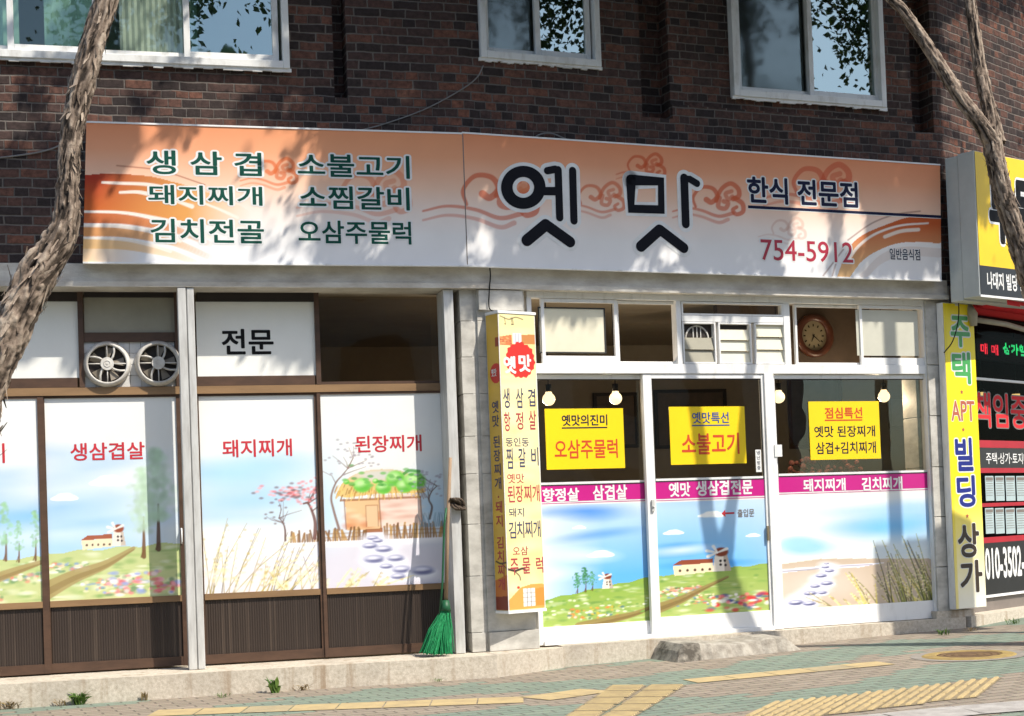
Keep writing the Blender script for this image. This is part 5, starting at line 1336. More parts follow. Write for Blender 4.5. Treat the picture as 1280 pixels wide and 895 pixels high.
def paint_ps(side):
    def f(cv):
        r_ = np.random.default_rng(5 + side); H = 1.0
        cv.c[:] = c8(241, 224, 160) if not side else c8(205, 168, 70)  # flank yellow set darker than the front, its shade put into the colour
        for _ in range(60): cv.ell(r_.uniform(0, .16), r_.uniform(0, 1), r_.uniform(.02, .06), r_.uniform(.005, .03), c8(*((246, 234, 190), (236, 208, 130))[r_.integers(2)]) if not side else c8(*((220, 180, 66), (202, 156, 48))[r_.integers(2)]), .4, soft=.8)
        if not side:
            cv.line(curve([(.005, .008), (.04, .018), (.07, .01), (.1, .016)]), .0016, c8(60, 45, 40)); 
            for x in (.022, .055, .05): cv.line([(x, .012), (x + .004, .03)], .0012, c8(60, 45, 40)); cv.ell(x + .003, .034, .003, .0025, c8(60, 45, 40))
            cv.poly([(.0, .078), (.05, .070), (.05, .108), (.0, .104)], c8(205, 120, 70)); cv.poly([(.055, .064), (.09, .064), (.09, .100), (.055, .100)], c8(225, 225, 228)); cv.poly([(.09, .068), (.155, .066), (.155, .1), (.09, .1)], c8(196, 130, 70))
            for x in (.066, .078): cv.line([(x, .066), (x, .1)], .001, c8(110, 110, 130))
            for _ in range(24): cv.ell(r_.uniform(0, .05), r_.uniform(.078, .105), .005, .002, c8(*((165, 70, 45), (230, 170, 110))[r_.integers(2)]), .8, soft=.4)
            # seal
            d = np.hypot(cv.X - .083, cv.Y - .155); an = np.arctan2(cv.Y - .155, cv.X - .083); cv.mix((d < .061 + .0022 * np.sin(an * 17) + .0015 * np.sin(an * 7)) * 1.0, c8(206, 44, 34))
            cv.line(curve([(.0, .862), (.03, .868), (.06, .862), (.075, .87)]), .004, c8(60, 45, 45)); cv.line(curve([(.02, .865), (.045, .885), (.05, .9)]), .0022, c8(60, 45, 45)); cv.ell(.04, .925, .006, .005, c8(205, 60, 45))
            cv.poly([(0, .965), (.05, .925), (.1, .915), (.158, .918), (.158, 1), (0, 1)], c8(214, 160, 80)); cv.poly([(.06, .93), (.108, .93), (.108, .99), (.06, .99)], c8(232, 230, 226)); cv.poly([(.112, .932), (.158, .928), (.158, .99), (.112, .99)], c8(206, 140, 60))
            for x in (.076, .092): cv.line([(x, .93), (x, .99)], .0012, c8(100, 90, 90))
            for y in (.945, .96, .975): cv.line([(.06, y), (.108, y)], .0009, c8(120, 110, 110))
        else:
            d = np.hypot(cv.X - .048, cv.Y - .20); cv.mix((d < .034) * 1.0, c8(196, 40, 32))
            cv.poly([(.05, .08), (.1, .08), (.1, .11), (.05, .11)], c8(150, 60, 30))
            cv.poly([(0, .90), (.1, .87), (.1, 1), (0, 1)], c8(190, 110, 45)); cv.poly([(0, .955), (.1, .95), (.1, 1), (0, 1)], c8(120, 40, 18))
            cv.line(curve([(.01, .835), (.04, .842), (.09, .835)]), .003, c8(55, 40, 40)); cv.line(curve([(.04, .842), (.07, .86), (.075, .875)]), .002, c8(55, 40, 40))
    return f
picture("sign_face", PSF, [(.008, PZ1 - .004), (PWd - .008, PZ1 - .004), (PWd - .008, PZ0 + .004), (.008, PZ0 + .004)], 0.0, paint_ps(0), m_print, PS, step=.005)
PSL = Frame(PSF.p(0, PDp * -1, 0), PSF.a - pi / 2)   # left flank: runs from the back edge to the front
PSL = Frame(PSF.p(-.0015, -PDp, 0), PSF.a - pi / 2)
picture("sign_face", PSL, [(.008, PZ1 - .004), (PDp - .004, PZ1 - .004), (PDp - .004, PZ0 + .004), (.008, PZ0 + .004)], 0.002, paint_ps(1), m_print, PS, step=.005)
m_psn = MAT("indigo_brush_lettering", (.05, .055, .12), rough=.5)
m_psr = MAT("red_brush_lettering", (.42, .05, .06), rough=.5)
mr_, mn_, mw_ = m_psr, m_psn, m_wtext
def pt(mt, tx, x0, y0, x1, y1, off=.01, w=.0012): mb = MB(); text(mb, PSF, tx, *PSF.rect(x0, y0, x1, y1, 0), w, off); mb.build("lettering", mt, PS)
pt(mw_, "옛", 629, 445, 645, 467, .04); pt(mw_, "맛", 648, 443, 664, 465, .04)
pt(mn_, "생", 629, 485, 637, 510); pt(mn_, "삼", 645, 485, 654, 510); pt(mn_, "겹", 660, 486, 669, 508)
pt(mr_, "항", 630, 515, 638, 539); pt(mr_, "정", 645, 515, 654, 537); pt(mr_, "살", 661, 513, 670, 537)
pt(mn_, "동인동", 632, 547, 661, 558, .004)
pt(mn_, "찜", 633, 560, 641, 586); pt(mn_, "갈", 648, 560, 657, 584); pt(mn_, "비", 664, 559, 673, 582)
pt(mr_, "옛맛", 634, 592, 655, 604, .004)
for i, ch in enumerate("된장찌개"): pt(mr_, ch, 634.5 + i * 10.3, 607 - i * .4, 643.5 + i * 10.3, 628 - i * .4)
pt(mn_, "돼지", 636, 635, 655, 646, .004)
for i, ch in enumerate("김치찌개"): pt(mn_, ch, 636 + i * 10.2, 652 - i * .5, 645 + i * 10.2, 673 - i * .5)
pt(mr_, "오삼", 641, 683, 660, 694, .004)
pt(mr_, "주", 638, 698, 648, 719); pt(mr_, "물", 653, 697, 663, 717); pt(mr_, "럭", 670, 696, 679, 716)
zc = PZ1 - .66; hs = .105
for i, ch in enumerate("옛맛"): mw_ = MB(); text(mw_, PSL, ch, .058 + i * .036, .088 + i * .036, PZ1 - .475, PZ1 - .415, .0035, .03); mw_.build("lettering", m_wtext, PS)
seq = [("옛", mn_), ("맛", mn_), (None, .5), ("된", mn_), ("장", mn_), ("찌", mn_), ("개", mn_), ("·", None), ("돼", mr_), ("지", mr_), (None, .55), ("김", mr_), ("치", mr_), ("찌", mr_), ("개", mr_)]
for ch, mb_ in seq:
    if ch is None: zc -= hs * mb_; continue
    if mb_ is None:
        q_ = MB(); q_.quad(PSL, .085, .1, zc - .05, zc - .035, .0035); q_.build("lettering", m_psr, PS); zc -= hs * .7; continue
    q_ = MB(); text(q_, PSL, ch, .05, .135, zc - .09, zc, .0035, .018); q_.build("lettering", mb_, PS); zc -= hs

# =================================================================== NEIGHBOUR SHOP (third wall plane)
NB = thing("neighbour_shopfront", "dark glazed estate agent shopfront at the right edge with red bands and phone number", "shopfront", N, 1.2, -.1, 0.1)
NW = -0.12
b_ = MB(); b_.box(N, 0.02, 4.0, -.5, .06, 0.05, .185); b_.build("doorstep", m_step, NB)
b_ = MB(); b_.box(N, .02, 4.0, NW - .1, NW - .01, .185, N.px(1260, 744, NW)[1]); b_.build("base_panel", m_gray, NB)
b_ = MB(); b_.box(N, 0.22, 4.0, -.2, .06, 2.875, 3.05); b_.build("red_fascia", m_redsh, NB); b_ = MB(); b_.box(N, .02, .215, -.2, .05, 2.87, 3.05); b_.build("lintel", m_conc, NB)
g = MB(); zb_ = N.px(1258, 745, NW)[1]; g.quad(N, .02, 4.0, zb_, 2.86, NW); nbg = g.build("pane", glass_mat("dark_shop_glass", (.6, .54, .55), .03, fk=.08), NB)
zA, zB = N.px(1258, 672, NW)[1], N.px(1258, 744, NW)[1]
g = MB(); g.quad(N, .02, 4.0, zB + .02, zA, NW + .003); g.build("black_film", m_blackfilm, NB)
g = MB()
for ya, yb in ((551, 560), (585, 591), (628, 632.5), (670, 677)): g.quad(N, .02, 4.0, N.px(1258, yb, NW)[1], N.px(1258, ya, NW)[1], NW + .0045)
g2 = MB(); g2.quad(N, .02, 4.0, N.px(1258, 585, NW)[1], N.px(1258, 560, NW)[1], NW + .0028); g2.build("black_film", m_blackfilm, NB)
g.build("red_band", m_redfilm, NB)
g = MB(); g.box(N, .02, 4.0, NW - .02, NW + .02, zB, zB + .022); g.build("frame_bar", m_white, NB); g = MB(); g.box(N, .02, 4.0, NW - .02, NW + .015, N.px(1258, 478, NW)[1], N.px(1258, 475, NW)[1]); g.build("frame_bar", m_white, NB)
lt = MB(); q = N.rect(1231, 683, 1288, 722, NW); text(lt, N, "010-3502-4", q[0], q[0] + (N.px(1280, 700, NW)[0] - q[0]) * 1.12, q[2], q[3], NW + .0045, .03); lt.build("lettering", m_wtext, NB)
lt = MB(); lo = MB(); q = N.rect(1218, 492, 1284, 535, NW); text(lo, N, "책임중개", q[0], q[0] + (q[1] - q[0]) * 1.30, q[2], q[3], NW + .003, .05, .018); text(lt, N, "책임중개", q[0], q[0] + (q[1] - q[0]) * 1.30, q[2], q[3], NW + .004, .018); lo.build("lettering_outline", m_gray, NB); lt.build("lettering", m_redsh, NB)
lt = MB(); q = N.rect(1232, 566, 1282, 580, NW); text(lt, N, "주택·상가·토지매매", q[0], q[0] + (q[1] - q[0]) * 1.2, q[2], q[3], NW + .0045, .008); lt.build("lettering", m_wtext, NB)
_A = N.p(.35, NW - .05, 0); _B = _A + 3.5 * np.array([sin(RAD(33)), cos(RAD(33)), 0]); _D = N.p(4.0, NW - .05, 0); _h = lambda q, z: q + np.array([0, 0, z])
b_ = MB(); b_.add([_h(_A, .18), _h(_B, .18), _h(_B, 2.86), _h(_A, 2.86)], [(0, 1, 2, 3)]); b_.add([_h(_B, .18), _h(_D, .18), _h(_D, 2.86), _h(_B, 2.86)], [(0, 1, 2, 3)]); b_.add([_h(_A, 2.86), _h(_B, 2.86), _h(_D, 2.86)], [(0, 1, 2)]); b_.add([_h(_A, .18), _h(_B, .18), _h(_D, .18)], [(0, 1, 2)])
b_.box(N, .02, .35, -.22, NW - .02, .185, 2.86); b_.build("interior_wall", MAT("dark_maroon_wall", (.05, .022, .025), rough=.8), NB)
# LED board
LB = thing("led_board", "dark display board with red and green glowing dots inside the right shop", "display", N, N.px(1255, 436, NW)[0], -.3, N.px(1255, 448, -.3)[1])
b_ = MB(); q = N.rect(1222, 424, 1300, 450, -.3); b_.box(N, q[0], q[1] + .4, -.36, -.305, q[2] - .02, q[3] + .02); b_.build("housing", m_black, LB)
for tx, bx, mt in (("매 매", (1226, 430, 1248, 443), m_ledr), ("상가임대", (1254, 431, 1292, 444), m_ledg)):
    qq = N.rect(*bx, -.3); d_ = MB()
    v, f = glyphs(tx, .02); a, b2 = v.min(0), v.max(0)
    # dot matrix: sample the glyph shapes on a coarse grid
    gu, gn = 26, 9
    from mathutils.geometry import intersect_point_tri_2d
    tris = []
    for ff_ in f:
        for i in range(1, len(ff_) - 1): tris.append((v[ff_[0]][:2], v[ff_[i]][:2], v[ff_[i + 1]][:2]))
    for i in range(gu):
        for j in range(gn):
            pX = Vector((a[0] + (b2[0] - a[0]) * (i + .5) / gu, a[1] + (b2[1] - a[1]) * (j + .5) / gn))
            if any(intersect_point_tri_2d(pX, Vector(t_[0]), Vector(t_[1]), Vector(t_[2])) for t_ in tris):
                uu = qq[0] + (qq[1] - qq[0]) * (i + .5) / gu; zz_ = qq[2] + (qq[3] - qq[2]) * (j + .5) / gn; s_ = .42 * (qq[1] - qq[0]) / gu
                d_.quad(N, uu - s_, uu + s_, zz_ - s_, zz_ + s_, -.302)
    d_.build("lit_dots", mt, LB)
# listing sheets
cols_x = [(1231, 1241.5), (1243.5, 1254.5), (1256.5, 1268), (1270, 1282)]
pos_ = ["first", "second", "third", "fourth"]
for r_i, (ya, yb) in enumerate(((595, 626), (635, 667))):
    for c_i, (xa, xb) in enumerate(cols_x):
        q = N.rect(xa, ya, xb, yb, NW)
        t_ = thing("listing_sheet", "pale blue listing sheet in the right shop window, %s of the %s row" % (pos_[c_i], ("upper", "lower")[r_i]), "paper sheet", N, (q[0] + q[1]) / 2, NW + .004, q[2], "listing sheets in the right shop window")
        m_ = MB(); m_.box(N, q[0], q[1], NW + .004, NW + .007, q[2], q[3]); m_.build("sheet", MAT("pale_blue_paper", (.42, .52, .53), rough=.6) if r_i + c_i == 0 else bpy.data.materials["pale_blue_paper"], t_)
        m_ = MB(); n_ = 7
        for i in range(n_):
            zz_ = q[3] - (q[3] - q[2]) * (.2 + .66 * i / n_); m_.quad(N, q[0] + .012, q[1] - .012 - .02 * random.random(), zz_ - .005, zz_, NW + .008)
        m_.quad(N, q[0] + .012, q[1] - .012, q[3] - .04, q[3] - .012, NW + .008); m_.build("printed_lines", m_gray, t_)
# awning
AW = thing("awning", "rolled red canvas awning on beige arms over the right shop", "awning", N, 1.2, .1, 2.8)
za = N.px(1250, 384, .1)[1]
b_ = MB(); n_ = 14
for i in range(n_): 
    u_ = .25 + 3.4 * i / n_; u2 = .25 + 3.4 * (i + 1) / n_
    b_.add([N.p(u_, .07, 2.98), N.p(u2, .07, 2.98), N.p(u2, .40, 2.90), N.p(u_, .40, 2.90)], [(3, 2, 1, 0)]); b_.add([N.p(u_, .40, 2.90), N.p(u2, .40, 2.90), N.p(u2, .405, 2.85 + .012 * (i % 2)), N.p(u_, .405, 2.85 + .012 * (i % 2))], [(3, 2, 1, 0)])
b_.build("canvas", m_redsh, AW)
b_ = MB(); b_.tube([N.p(.3, .14, 2.93), N.p(3.7, .14, 2.93)], .07, 14); b_.build("roller", m_redsh, AW)
m_arm = MAT("beige_awning_arm", (.42, .38, .30), rough=.5)
for s_ in (.22, 3.6):
    b_ = MB(); b_.tube([N.p(s_, .05, 2.88), N.p(s_ - .01, .10, 2.80), N.p(s_, .10, 2.70)], [.04, .045, .03], 12); b_.tube([N.p(s_, .09, 2.76), N.p(s_ + .5, .16, 2.74), N.p(s_ + 1.0, .12, 2.72)], .024, 10); b_.build("arm", m_arm, AW)
# neighbour's big box sign
NSF = Frame(R.px(1218, 200, .42)[0] * R.t + R.O - R.n * .42, BE + RAD(16))
NS = thing("box_sign", "large yellow and black box sign cut by the right edge of the photo", "sign", NSF, .6, -.2, NSF.px(1222, 372, 0)[1])
z0_, z1_ = NSF.px(1221, 369.5, 0)[1], NSF.px(1219, 188, 0)[1]; zk = NSF.px(1222, 331, 0)[1]
b_ = MB(); b_.box(NSF, -.001, 2.6, -.17, -.005, z0_, z1_); b_.box(NSF, .004, 2.596, -.30, -.173, z0_ - .015, z1_ - .01); b_.build("sign_box", MAT("grey_sign_metal", (.55, .58, .56), (.45, .48, .47), rough=.5, scale=3), NS, bevel=.006)
b_ = MB(); b_.quad(NSF, .008, 2.59, zk, z1_ - .006, .0); b_.build("yellow_face", MAT("bright_yellow_face", (.82, .56, .01), (.74, .48, .01), rough=.4, scale=2), NS)
b_ = MB(); b_.quad(NSF, .008, 2.59, z0_ + .012, zk, .0); b_.build("black_face", m_blackfilm, NS)
b_ = MB(); b_.box(NSF, -.003, 2.6, -.004, .006, z0_ - .006, z0_ + .012); b_.build("edge_trim", m_white, NS)
lo, lt = MB(), MB(); q = NSF.rect(1236, 217, 1264, 305, 0); text(lo, NSF, "부동산", q[0], q[0] + (q[1] - q[0]) * 3.35, q[2], q[3], .001, .085, .05); text(lt, NSF, "부동산", q[0], q[0] + (q[1] - q[0]) * 3.35, q[2], q[3], .002, .05)
lo.build("lettering_outline", m_wtext, NS); lt.build("lettering", m_black, NS)
lt = MB(); q = NSF.rect(1234, 342, 1282, 363, 0); text(lt, NSF, "나대지 빌딩 상가", q[0], q[0] + (q[1] - q[0]) * 1.12, q[2], q[3], .001, .025); lt.build("lettering", m_wtext, NS)
# vertical yellow sign
VX = R.px(1195, 762, .06); VO = R.p(VX[0], .06, 0)
VSF = Frame(VO, BE + RAD(12))
vz0, vz1 = VX[1], VSF.px(1178.5, 378, 0)[1]; vw = VSF.px(1233.5, 759, 0)[0]
VS = thing("board_sign", "tall yellow board sign with green, red and blue lettering right of the white window", "sign", VSF, vw / 2, -.03, vz0)
b_ = MB(); b_.box(VSF, 0, vw, -.07, -.003, vz0, vz1); b_.build("sign_box", m_pvc, VS, bevel=.003)
def paint_vs(cv):
    cv.c[:] = c8(246, 222, 20)
    k = np.clip((cv.Y - .60) / .38, 0, 1); cv.mix(k ** 1.3 * .95, c8(238, 236, 222))
    cv.mix((cv.X < .012) * .6, c8(230, 205, 30))
picture("sign_face", VSF, [(.004, vz1 - .004), (vw - .004, vz1 - .004), (vw - .004, vz0 + .004), (.004, vz0 + .004)], 0, paint_vs, m_print, VS, step=.01)
def vt(mo, mi, tx, bx, off, ro):
    q = VSF.rect(*bx, 0); a_, b_ = MB(), MB(); text(a_, VSF, tx, *q, .001, ro, off); text(b_, VSF, tx, *q, .002, off); a_.build("lettering_outline", mo, VS); b_.build("lettering", mi, VS)
mo, mgr, mre, mbl, mbr = m_wtext, m_lgreen, MAT("pale_red_lettering", (.48, .12, .06), rough=.4), m_dkblue, MAT("brown_black_lettering", (.04, .025, .015), rough=.4)
vt(mo, mgr, "주", (1188, 395, 1212, 434), .03, .07); vt(mo, mgr, "택", (1190, 440, 1213, 480), .03, .07)
vt(mo, mre, "APT", (1189, 501, 1218, 526), .012, .04)
vt(mo, mbl, "빌", (1194, 547, 1216, 589), .03, .07); vt(mo, mbl, "딩", (1196, 594, 1219, 634), .03, .07)
vt(mo, mbr, "상", (1197, 654, 1224, 697), .03, .05); vt(mo, mbr, "가", (1200, 700, 1228, 741), .03, .05)
for px_, py_ in ((1202, 490), (1204, 537), (1209, 645)):
    u_, z_ = VSF.px(px_, py_, 0); st_ = [(u_ + r * sin(2 * pi * k / 10), z_ + r * cos(2 * pi * k / 10)) for k in range(10) for r in ((.022,) if k % 2 == 0 else (.010,))]
    q_ = MB(); q_.add([VSF.p(a, .002, b2) for a, b2 in st_], [tuple(range(10))]); q_.build("star", mre, VS)
# stub under the board sign
b_ = MB(); b_.box(R, UR_END - .28, UR_END + .12, -.2, .0, .12, vz0 - .01); b_.build("plinth", m_step, NB)

# =================================================================== EXHAUST FANS
def make_fan(u, z, label):
    t_ = thing("exhaust_fan", label, "fan", L, u, DW - .015, z, "wall fans beside the steel post")
    F_ = L; r = .148; n = 40
    h = MB()
    prof = [(.165, .0), (.168, .015), (.160, .04), (.150, .062), (.138, .066), (.134, .06), (.134, .014)]
    P = [F_.p(u + pr * cos(2 * pi * k / n), DW - .015 + pw, z + pr * sin(2 * pi * k / n)) for pr, pw in prof for k in range(n)]
    h.add(P, [(i * n + k, i * n + (k + 1) % n, (i + 1) * n + (k + 1) % n, (i + 1) * n + k) for i in range(len(prof) - 1) for k in range(n)], True)
    h.build("housing", m_fan, t_)
    g_ = MB(); w_ = DW - .015 + .056
    for k in range(4):
        a = pi / 2 * k; g_.tube([F_.p(u + .04 * cos(a), w_, z + .04 * sin(a)), F_.p(u + .138 * cos(a), w_, z + .138 * sin(a))], .0045, 6)
        a += pi / 4; pts = [F_.p(u + rr * cos(a + (rr - .04) * 4.2), w_ - .004, z + rr * sin(a + (rr - .04) * 4.2)) for rr in (.04, .07, .1, .138)]; g_.tube(pts, .008, 6)
    g_.build("guard", m_fan, t_)
    hb = MB(); hb.disc(F_, u, z, .047, w_ + .012, 28, w_ - .012); hb.ring(F_, u, z, .020, .026, w_ + .012, w_ + .015, 24); hb.disc(F_, u, z, .008, w_ + .016, 12, w_ + .012); hb.build("hub", m_fan, t_)
    bl = MB()
    for k in range(5):
        a = 2 * pi * k / 5 + .3; pts = []
        for rr, da, dw in ((.035, -.25, .012), (.125, -.42, .022), (.128, .12, -.012), (.035, .3, -.012)): pts.append(F_.p(u + rr * cos(a + da), w_ - .028 + dw * .7, z + rr * sin(a + da)))
        bl.add(pts, [(0, 1, 2, 3)])
    bl.build("blade", m_fanb, t_)
    bk = MB(); bk.disc(F_, u, z, .133, DW - .015 + .012, 28); bk.build("back_plate", m_dark, t_)
    return t_
f1 = L.px(134, 454.5, DW + .05); f2 = L.px(198, 453.5, DW + .05)
fan1 = make_fan(f1[0], f1[1], "white round exhaust fan on the left of the pair under the beige board")
f2o = fan1.copy(); COL.objects.link(f2o); f2o["label"] = "white round exhaust fan next to the steel post"
mw2 = fmat(L, f2[0], DW - .015, f2[1]); f2o.matrix_world = mw2
for ch in [o for o in COL.objects if o.parent == fan1]:
    c_ = ch.copy(); COL.objects.link(c_); c_.parent = f2o

# =================================================================== YELLOW SHEETS, BULBS, CLOCK, PICTURES
sheets = [((683, 510.5, 781, 586), "yellow sheet in the left glass door, advert in red under a short black line", RW - .045,
           [("옛맛의진미", (703, 518, 760, 532), 'k', .02), ("오삼주물럭", (694, 549, 773, 573), 'r', .014)], (703, 534, 760, 535)),
          ((838.5, 508, 933, 580), "yellow sheet in the middle glass door with blue line over red lettering", RW - .004,
           [("옛맛특선", (866, 515, 912, 529), 'b', .016), ("소불고기", (853, 541, 925, 568), 'r', .02)], (866, 531, 913, 532)),
          ((1013, 501.5, 1101, 574), "yellow sheet in the fixed right window with two black lines under a red one", RW - .02,
           [("점심특선", (1032, 509, 1079, 523), 'r', .022), ("옛맛 된장찌개", (1019, 532, 1095, 546), 'k', .012), ("삼겹+김치찌개", (1021, 552, 1096, 567), 'k', .012)], (1032, 524.5, 1079, 525.5))]
for bx, lb, W0, words, ul in sheets:
    q = R.rect(*bx, W0); wv = W0 - .0165
    t_ = thing("menu_sheet", lb, "menu sheet", R, (q[0] + q[1]) / 2, wv, q[2], "yellow sheets stuck in the shop windows")
    m_ = MB(); m_.box(R, q[0], q[1], wv, wv + .003, q[2], q[3]); m_.build("sheet", m_yel, t_)
    mts = dict(k=m_navy, r=m_redor, b=m_blue)
    for tx, tb, cc, off in words: m_ = MB(); text(m_, R, tx, *R.rect(*tb, W0), wv + .0042, off); m_.build("lettering", mts[cc], t_)
    m_ = MB(); m_.quad(R, *R.rect(*ul, W0)[:2], R.rect(*ul, W0)[2] - .002, R.rect(*ul, W0)[3] + .002, wv + .0042); m_.build("underline", mts[words[0][2]], t_)

bulbs = [((686, 499), "lit pendant bulb left above the first yellow sheet", R, -.45), ((769.5, 498), "lit pendant bulb right above the first yellow sheet", R, -.45), ((973.5, 496.5), "lit pendant bulb at the left edge of the fixed window", R, -.45), ((1105, 495.5), "lit pendant bulb right of the last yellow sheet", R, -.45)]
bproto = None
def make_bulb(F_, u, w, z, label):
    t_ = thing("pendant_bulb", label, "light bulb", F_, u, w, z, "pendant bulbs behind the glass")
    b_ = MB(); b_.sphere(F_.p(u, w, z), .052, 18, 12); b_.sphere(F_.p(u, w, z + .038), .030, 14, 8, (1, 1, 1.2)); b_.build("bulb", m_bulb, t_)
    pl_ = bpy.data.lights.new("bulb_light", 'POINT'); pl_.energy = 9; pl_.color = (1, .8, .55); pl_.shadow_soft_size = .05
    po_ = bpy.data.objects.new("bulb_light", pl_); COL.objects.link(po_); po_.parent = t_; po_.location = (0, .09, -.02)
    b_ = MB(); b_.tube([F_.p(u, w, z + .058), F_.p(u, w, z + .12)], .024, 10); b_.build("socket", m_black, t_)
    b_ = MB(); b_.tube([F_.p(u, w, z + .118), F_.p(u, w, 2.99)], .004, 6); b_.build("cord", m_black, t_)
    return t_
for (px_, py_), lb, F_, w in bulbs:
    u_, z_ = F_.px(px_, py_, w)
    if bproto is None: bproto = make_bulb(F_, u_, w, z_, lb); bz = z_
    else:
        o = bproto.copy(); COL.objects.link(o); o.matrix_world = fmat(F_, u_, w, z_); o["label"] = lb
        for ch in [c for c in COL.objects if c.parent == bproto]:
            c_ = ch.copy(); COL.objects.link(c_); c_.parent = o
for (px_, py_), lb in (((1227, 493), "lit ceiling lamp seen behind the board sign in the right shop"), ((1270, 495), "lit ceiling lamp at the right edge inside the right shop")):
    u_, z_ = N.px(px_, py_, -.6)
    t_ = thing("ceiling_lamp", lb, "lamp", N, u_, -.6, z_, "lamps inside the right shop")
    b_ = MB(); b_.tube([N.p(u_, -.6, z_ - .02), N.p(u_, -.6, z_ + .02)], .04, 14); b_.build("lamp_glass", emit_mat("warm_lamp_glass", (1, .75, .25), 1.0) if "warm_lamp_glass" not in bpy.data.materials else bpy.data.materials["warm_lamp_glass"], t_)
    b_ = MB(); b_.tube([N.p(u_, -.6, z_ + .02), N.p(u_, -.6, z_ + .06)], [.042, .02], 12); b_.tube([N.p(u_, -.6, z_ + .06), N.p(u_, -.6, 2.85)], .005, 6); b_.build("fitting", m_dark, t_)

CKW = -0.995
cu_, cz_ = R.px(1016, 420, CKW)
CK = thing("wall_clock", "round wooden wall clock seen through the open transom", "clock", R, cu_, CKW, cz_)
rC = .175
m_wd = MAT("dark_red_wood", (.10, .03, .015), (.05, .015, .01), rough=.35, scale=6)
b_ = MB(); b_.ring(R, cu_, cz_, rC * .78, rC * 1.12, CKW + .002, CKW + .04, 48); b_.build("rim", m_wd, CK)
b_ = MB(); b_.disc(R, cu_, cz_, rC * .8, CKW + .012, 40); b_.build("dial", MAT("cream_dial", (.24, .20, .13), rough=.5), CK)
b_ = MB()
for k in range(12):
    a = 2 * pi * k / 12; b_.add([R.p(cu_ + r * sin(a) + s_ * cos(a), CKW + .014, cz_ + r * cos(a) - s_ * sin(a)) for r, s_ in ((.085, -.006), (.085, .006), (.108, .006), (.108, -.006))], [(0, 1, 2, 3)])
b_.build("hour_mark", m_black, CK)
b_ = MB()
for a, l_ in ((RAD(205), .06), (RAD(130), .085)): b_.add([R.p(cu_ + r * sin(a) + s_ * cos(a), CKW + .017, cz_ + r * cos(a) - s_ * sin(a)) for r, s_ in ((-.015, -.006), (-.015, .006), (l_, .003), (l_, -.003))], [(0, 1, 2, 3)])
b_.build("hand", m_black, CK)

def picframe(bx, w, label, inner, mat_f, F_=R):
    q = F_.rect(*bx, w)
    t_ = thing("picture_frame", label, "picture frame", F_, (q[0] + q[1]) / 2, w, q[2], "frames on the restaurant back wall")
    b_ = MB(); b_.frame(F_, *q, .035, w, w + .03); b_.build("frame", mat_f, t_)
    b_ = MB(); b_.quad(F_, q[0] + .03, q[1] - .03, q[2] + .03, q[3] - .03, w + .01); b_.build("picture", inner, t_)
m_pic1 = MAT("sepia_print", (.14, .10, .075), (.08, .06, .045), rough=.5, scale=6); m_pic2 = MAT("pale_print", (.52, .49, .42), (.4, .37, .3), rough=.5, scale=4)
bwall = Frame(L.p(0, -4.38, 0), 0)
picframe((985, 472, 1052, 560), 0, "large brown framed notice behind the fixed right window", m_pic1, m_wd, bwall)
picframe((1109, 495, 1140, 536), 0, "pale framed picture at the right end of the dim room", m_pic2, MAT("beige_wood_frame", (.32, .27, .20), rough=.5), bwall)
picframe((818, 487, 908, 560), 0, "wide dark frame behind the middle glass door", m_pic1, m_dark, bwall)
picframe((742, 491, 797, 560), 0, "dark frame behind the left glass door", m_pic1, m_dark, bwall)

fu, fz = R.px(1032, 585, -.9)
FA = thing("flower_arrangement", "dried reddish flower arrangement behind the fixed right window below the yellow sheet", "flowers", R, fu, -.9, fz - .45)
b_ = MB(); rr_ = np.random.default_rng(77)
for i in range(70):
    a = rr_.uniform(-1.35, 1.35); l_ = rr_.uniform(.12, .4); dp = rr_.normal() * .07
    b_.tube([R.p(fu, -.9, fz - .2), R.p(fu + sin(a) * l_ * .6, -.9 + dp * .6, fz - .2 + cos(a) * l_ * .7), R.p(fu + sin(a) * l_ * 1.2, -.9 + dp, fz - .2 + cos(a) * l_ * .9)], .004, 4, False)
b_.build("stem", m_straw, FA)
b_ = MB()
for i in range(90):
    a = rr_.uniform(-1.35, 1.35); l_ = rr_.uniform(.15, .4); b_.sphere(R.p(fu + sin(a) * l_ * 1.2 + rr_.normal() * .02, -.9 + rr_.normal() * .07, fz - .2 + cos(a) * l_ * .9 + rr_.normal() * .02), rr_.uniform(.014, .03), 7, 5)
b_.build("blossom", MAT("dusty_red_petal", (.36, .14, .11), (.2, .07, .06), rough=.9, scale=20), FA)
b_ = MB(); b_.tube([R.p(fu, -.9, fz - .45), R.p(fu, -.9, fz - .35), R.p(fu, -.9, fz - .2)], [.07, .1, .05], 16); b_.build("vase", m_wd, FA)

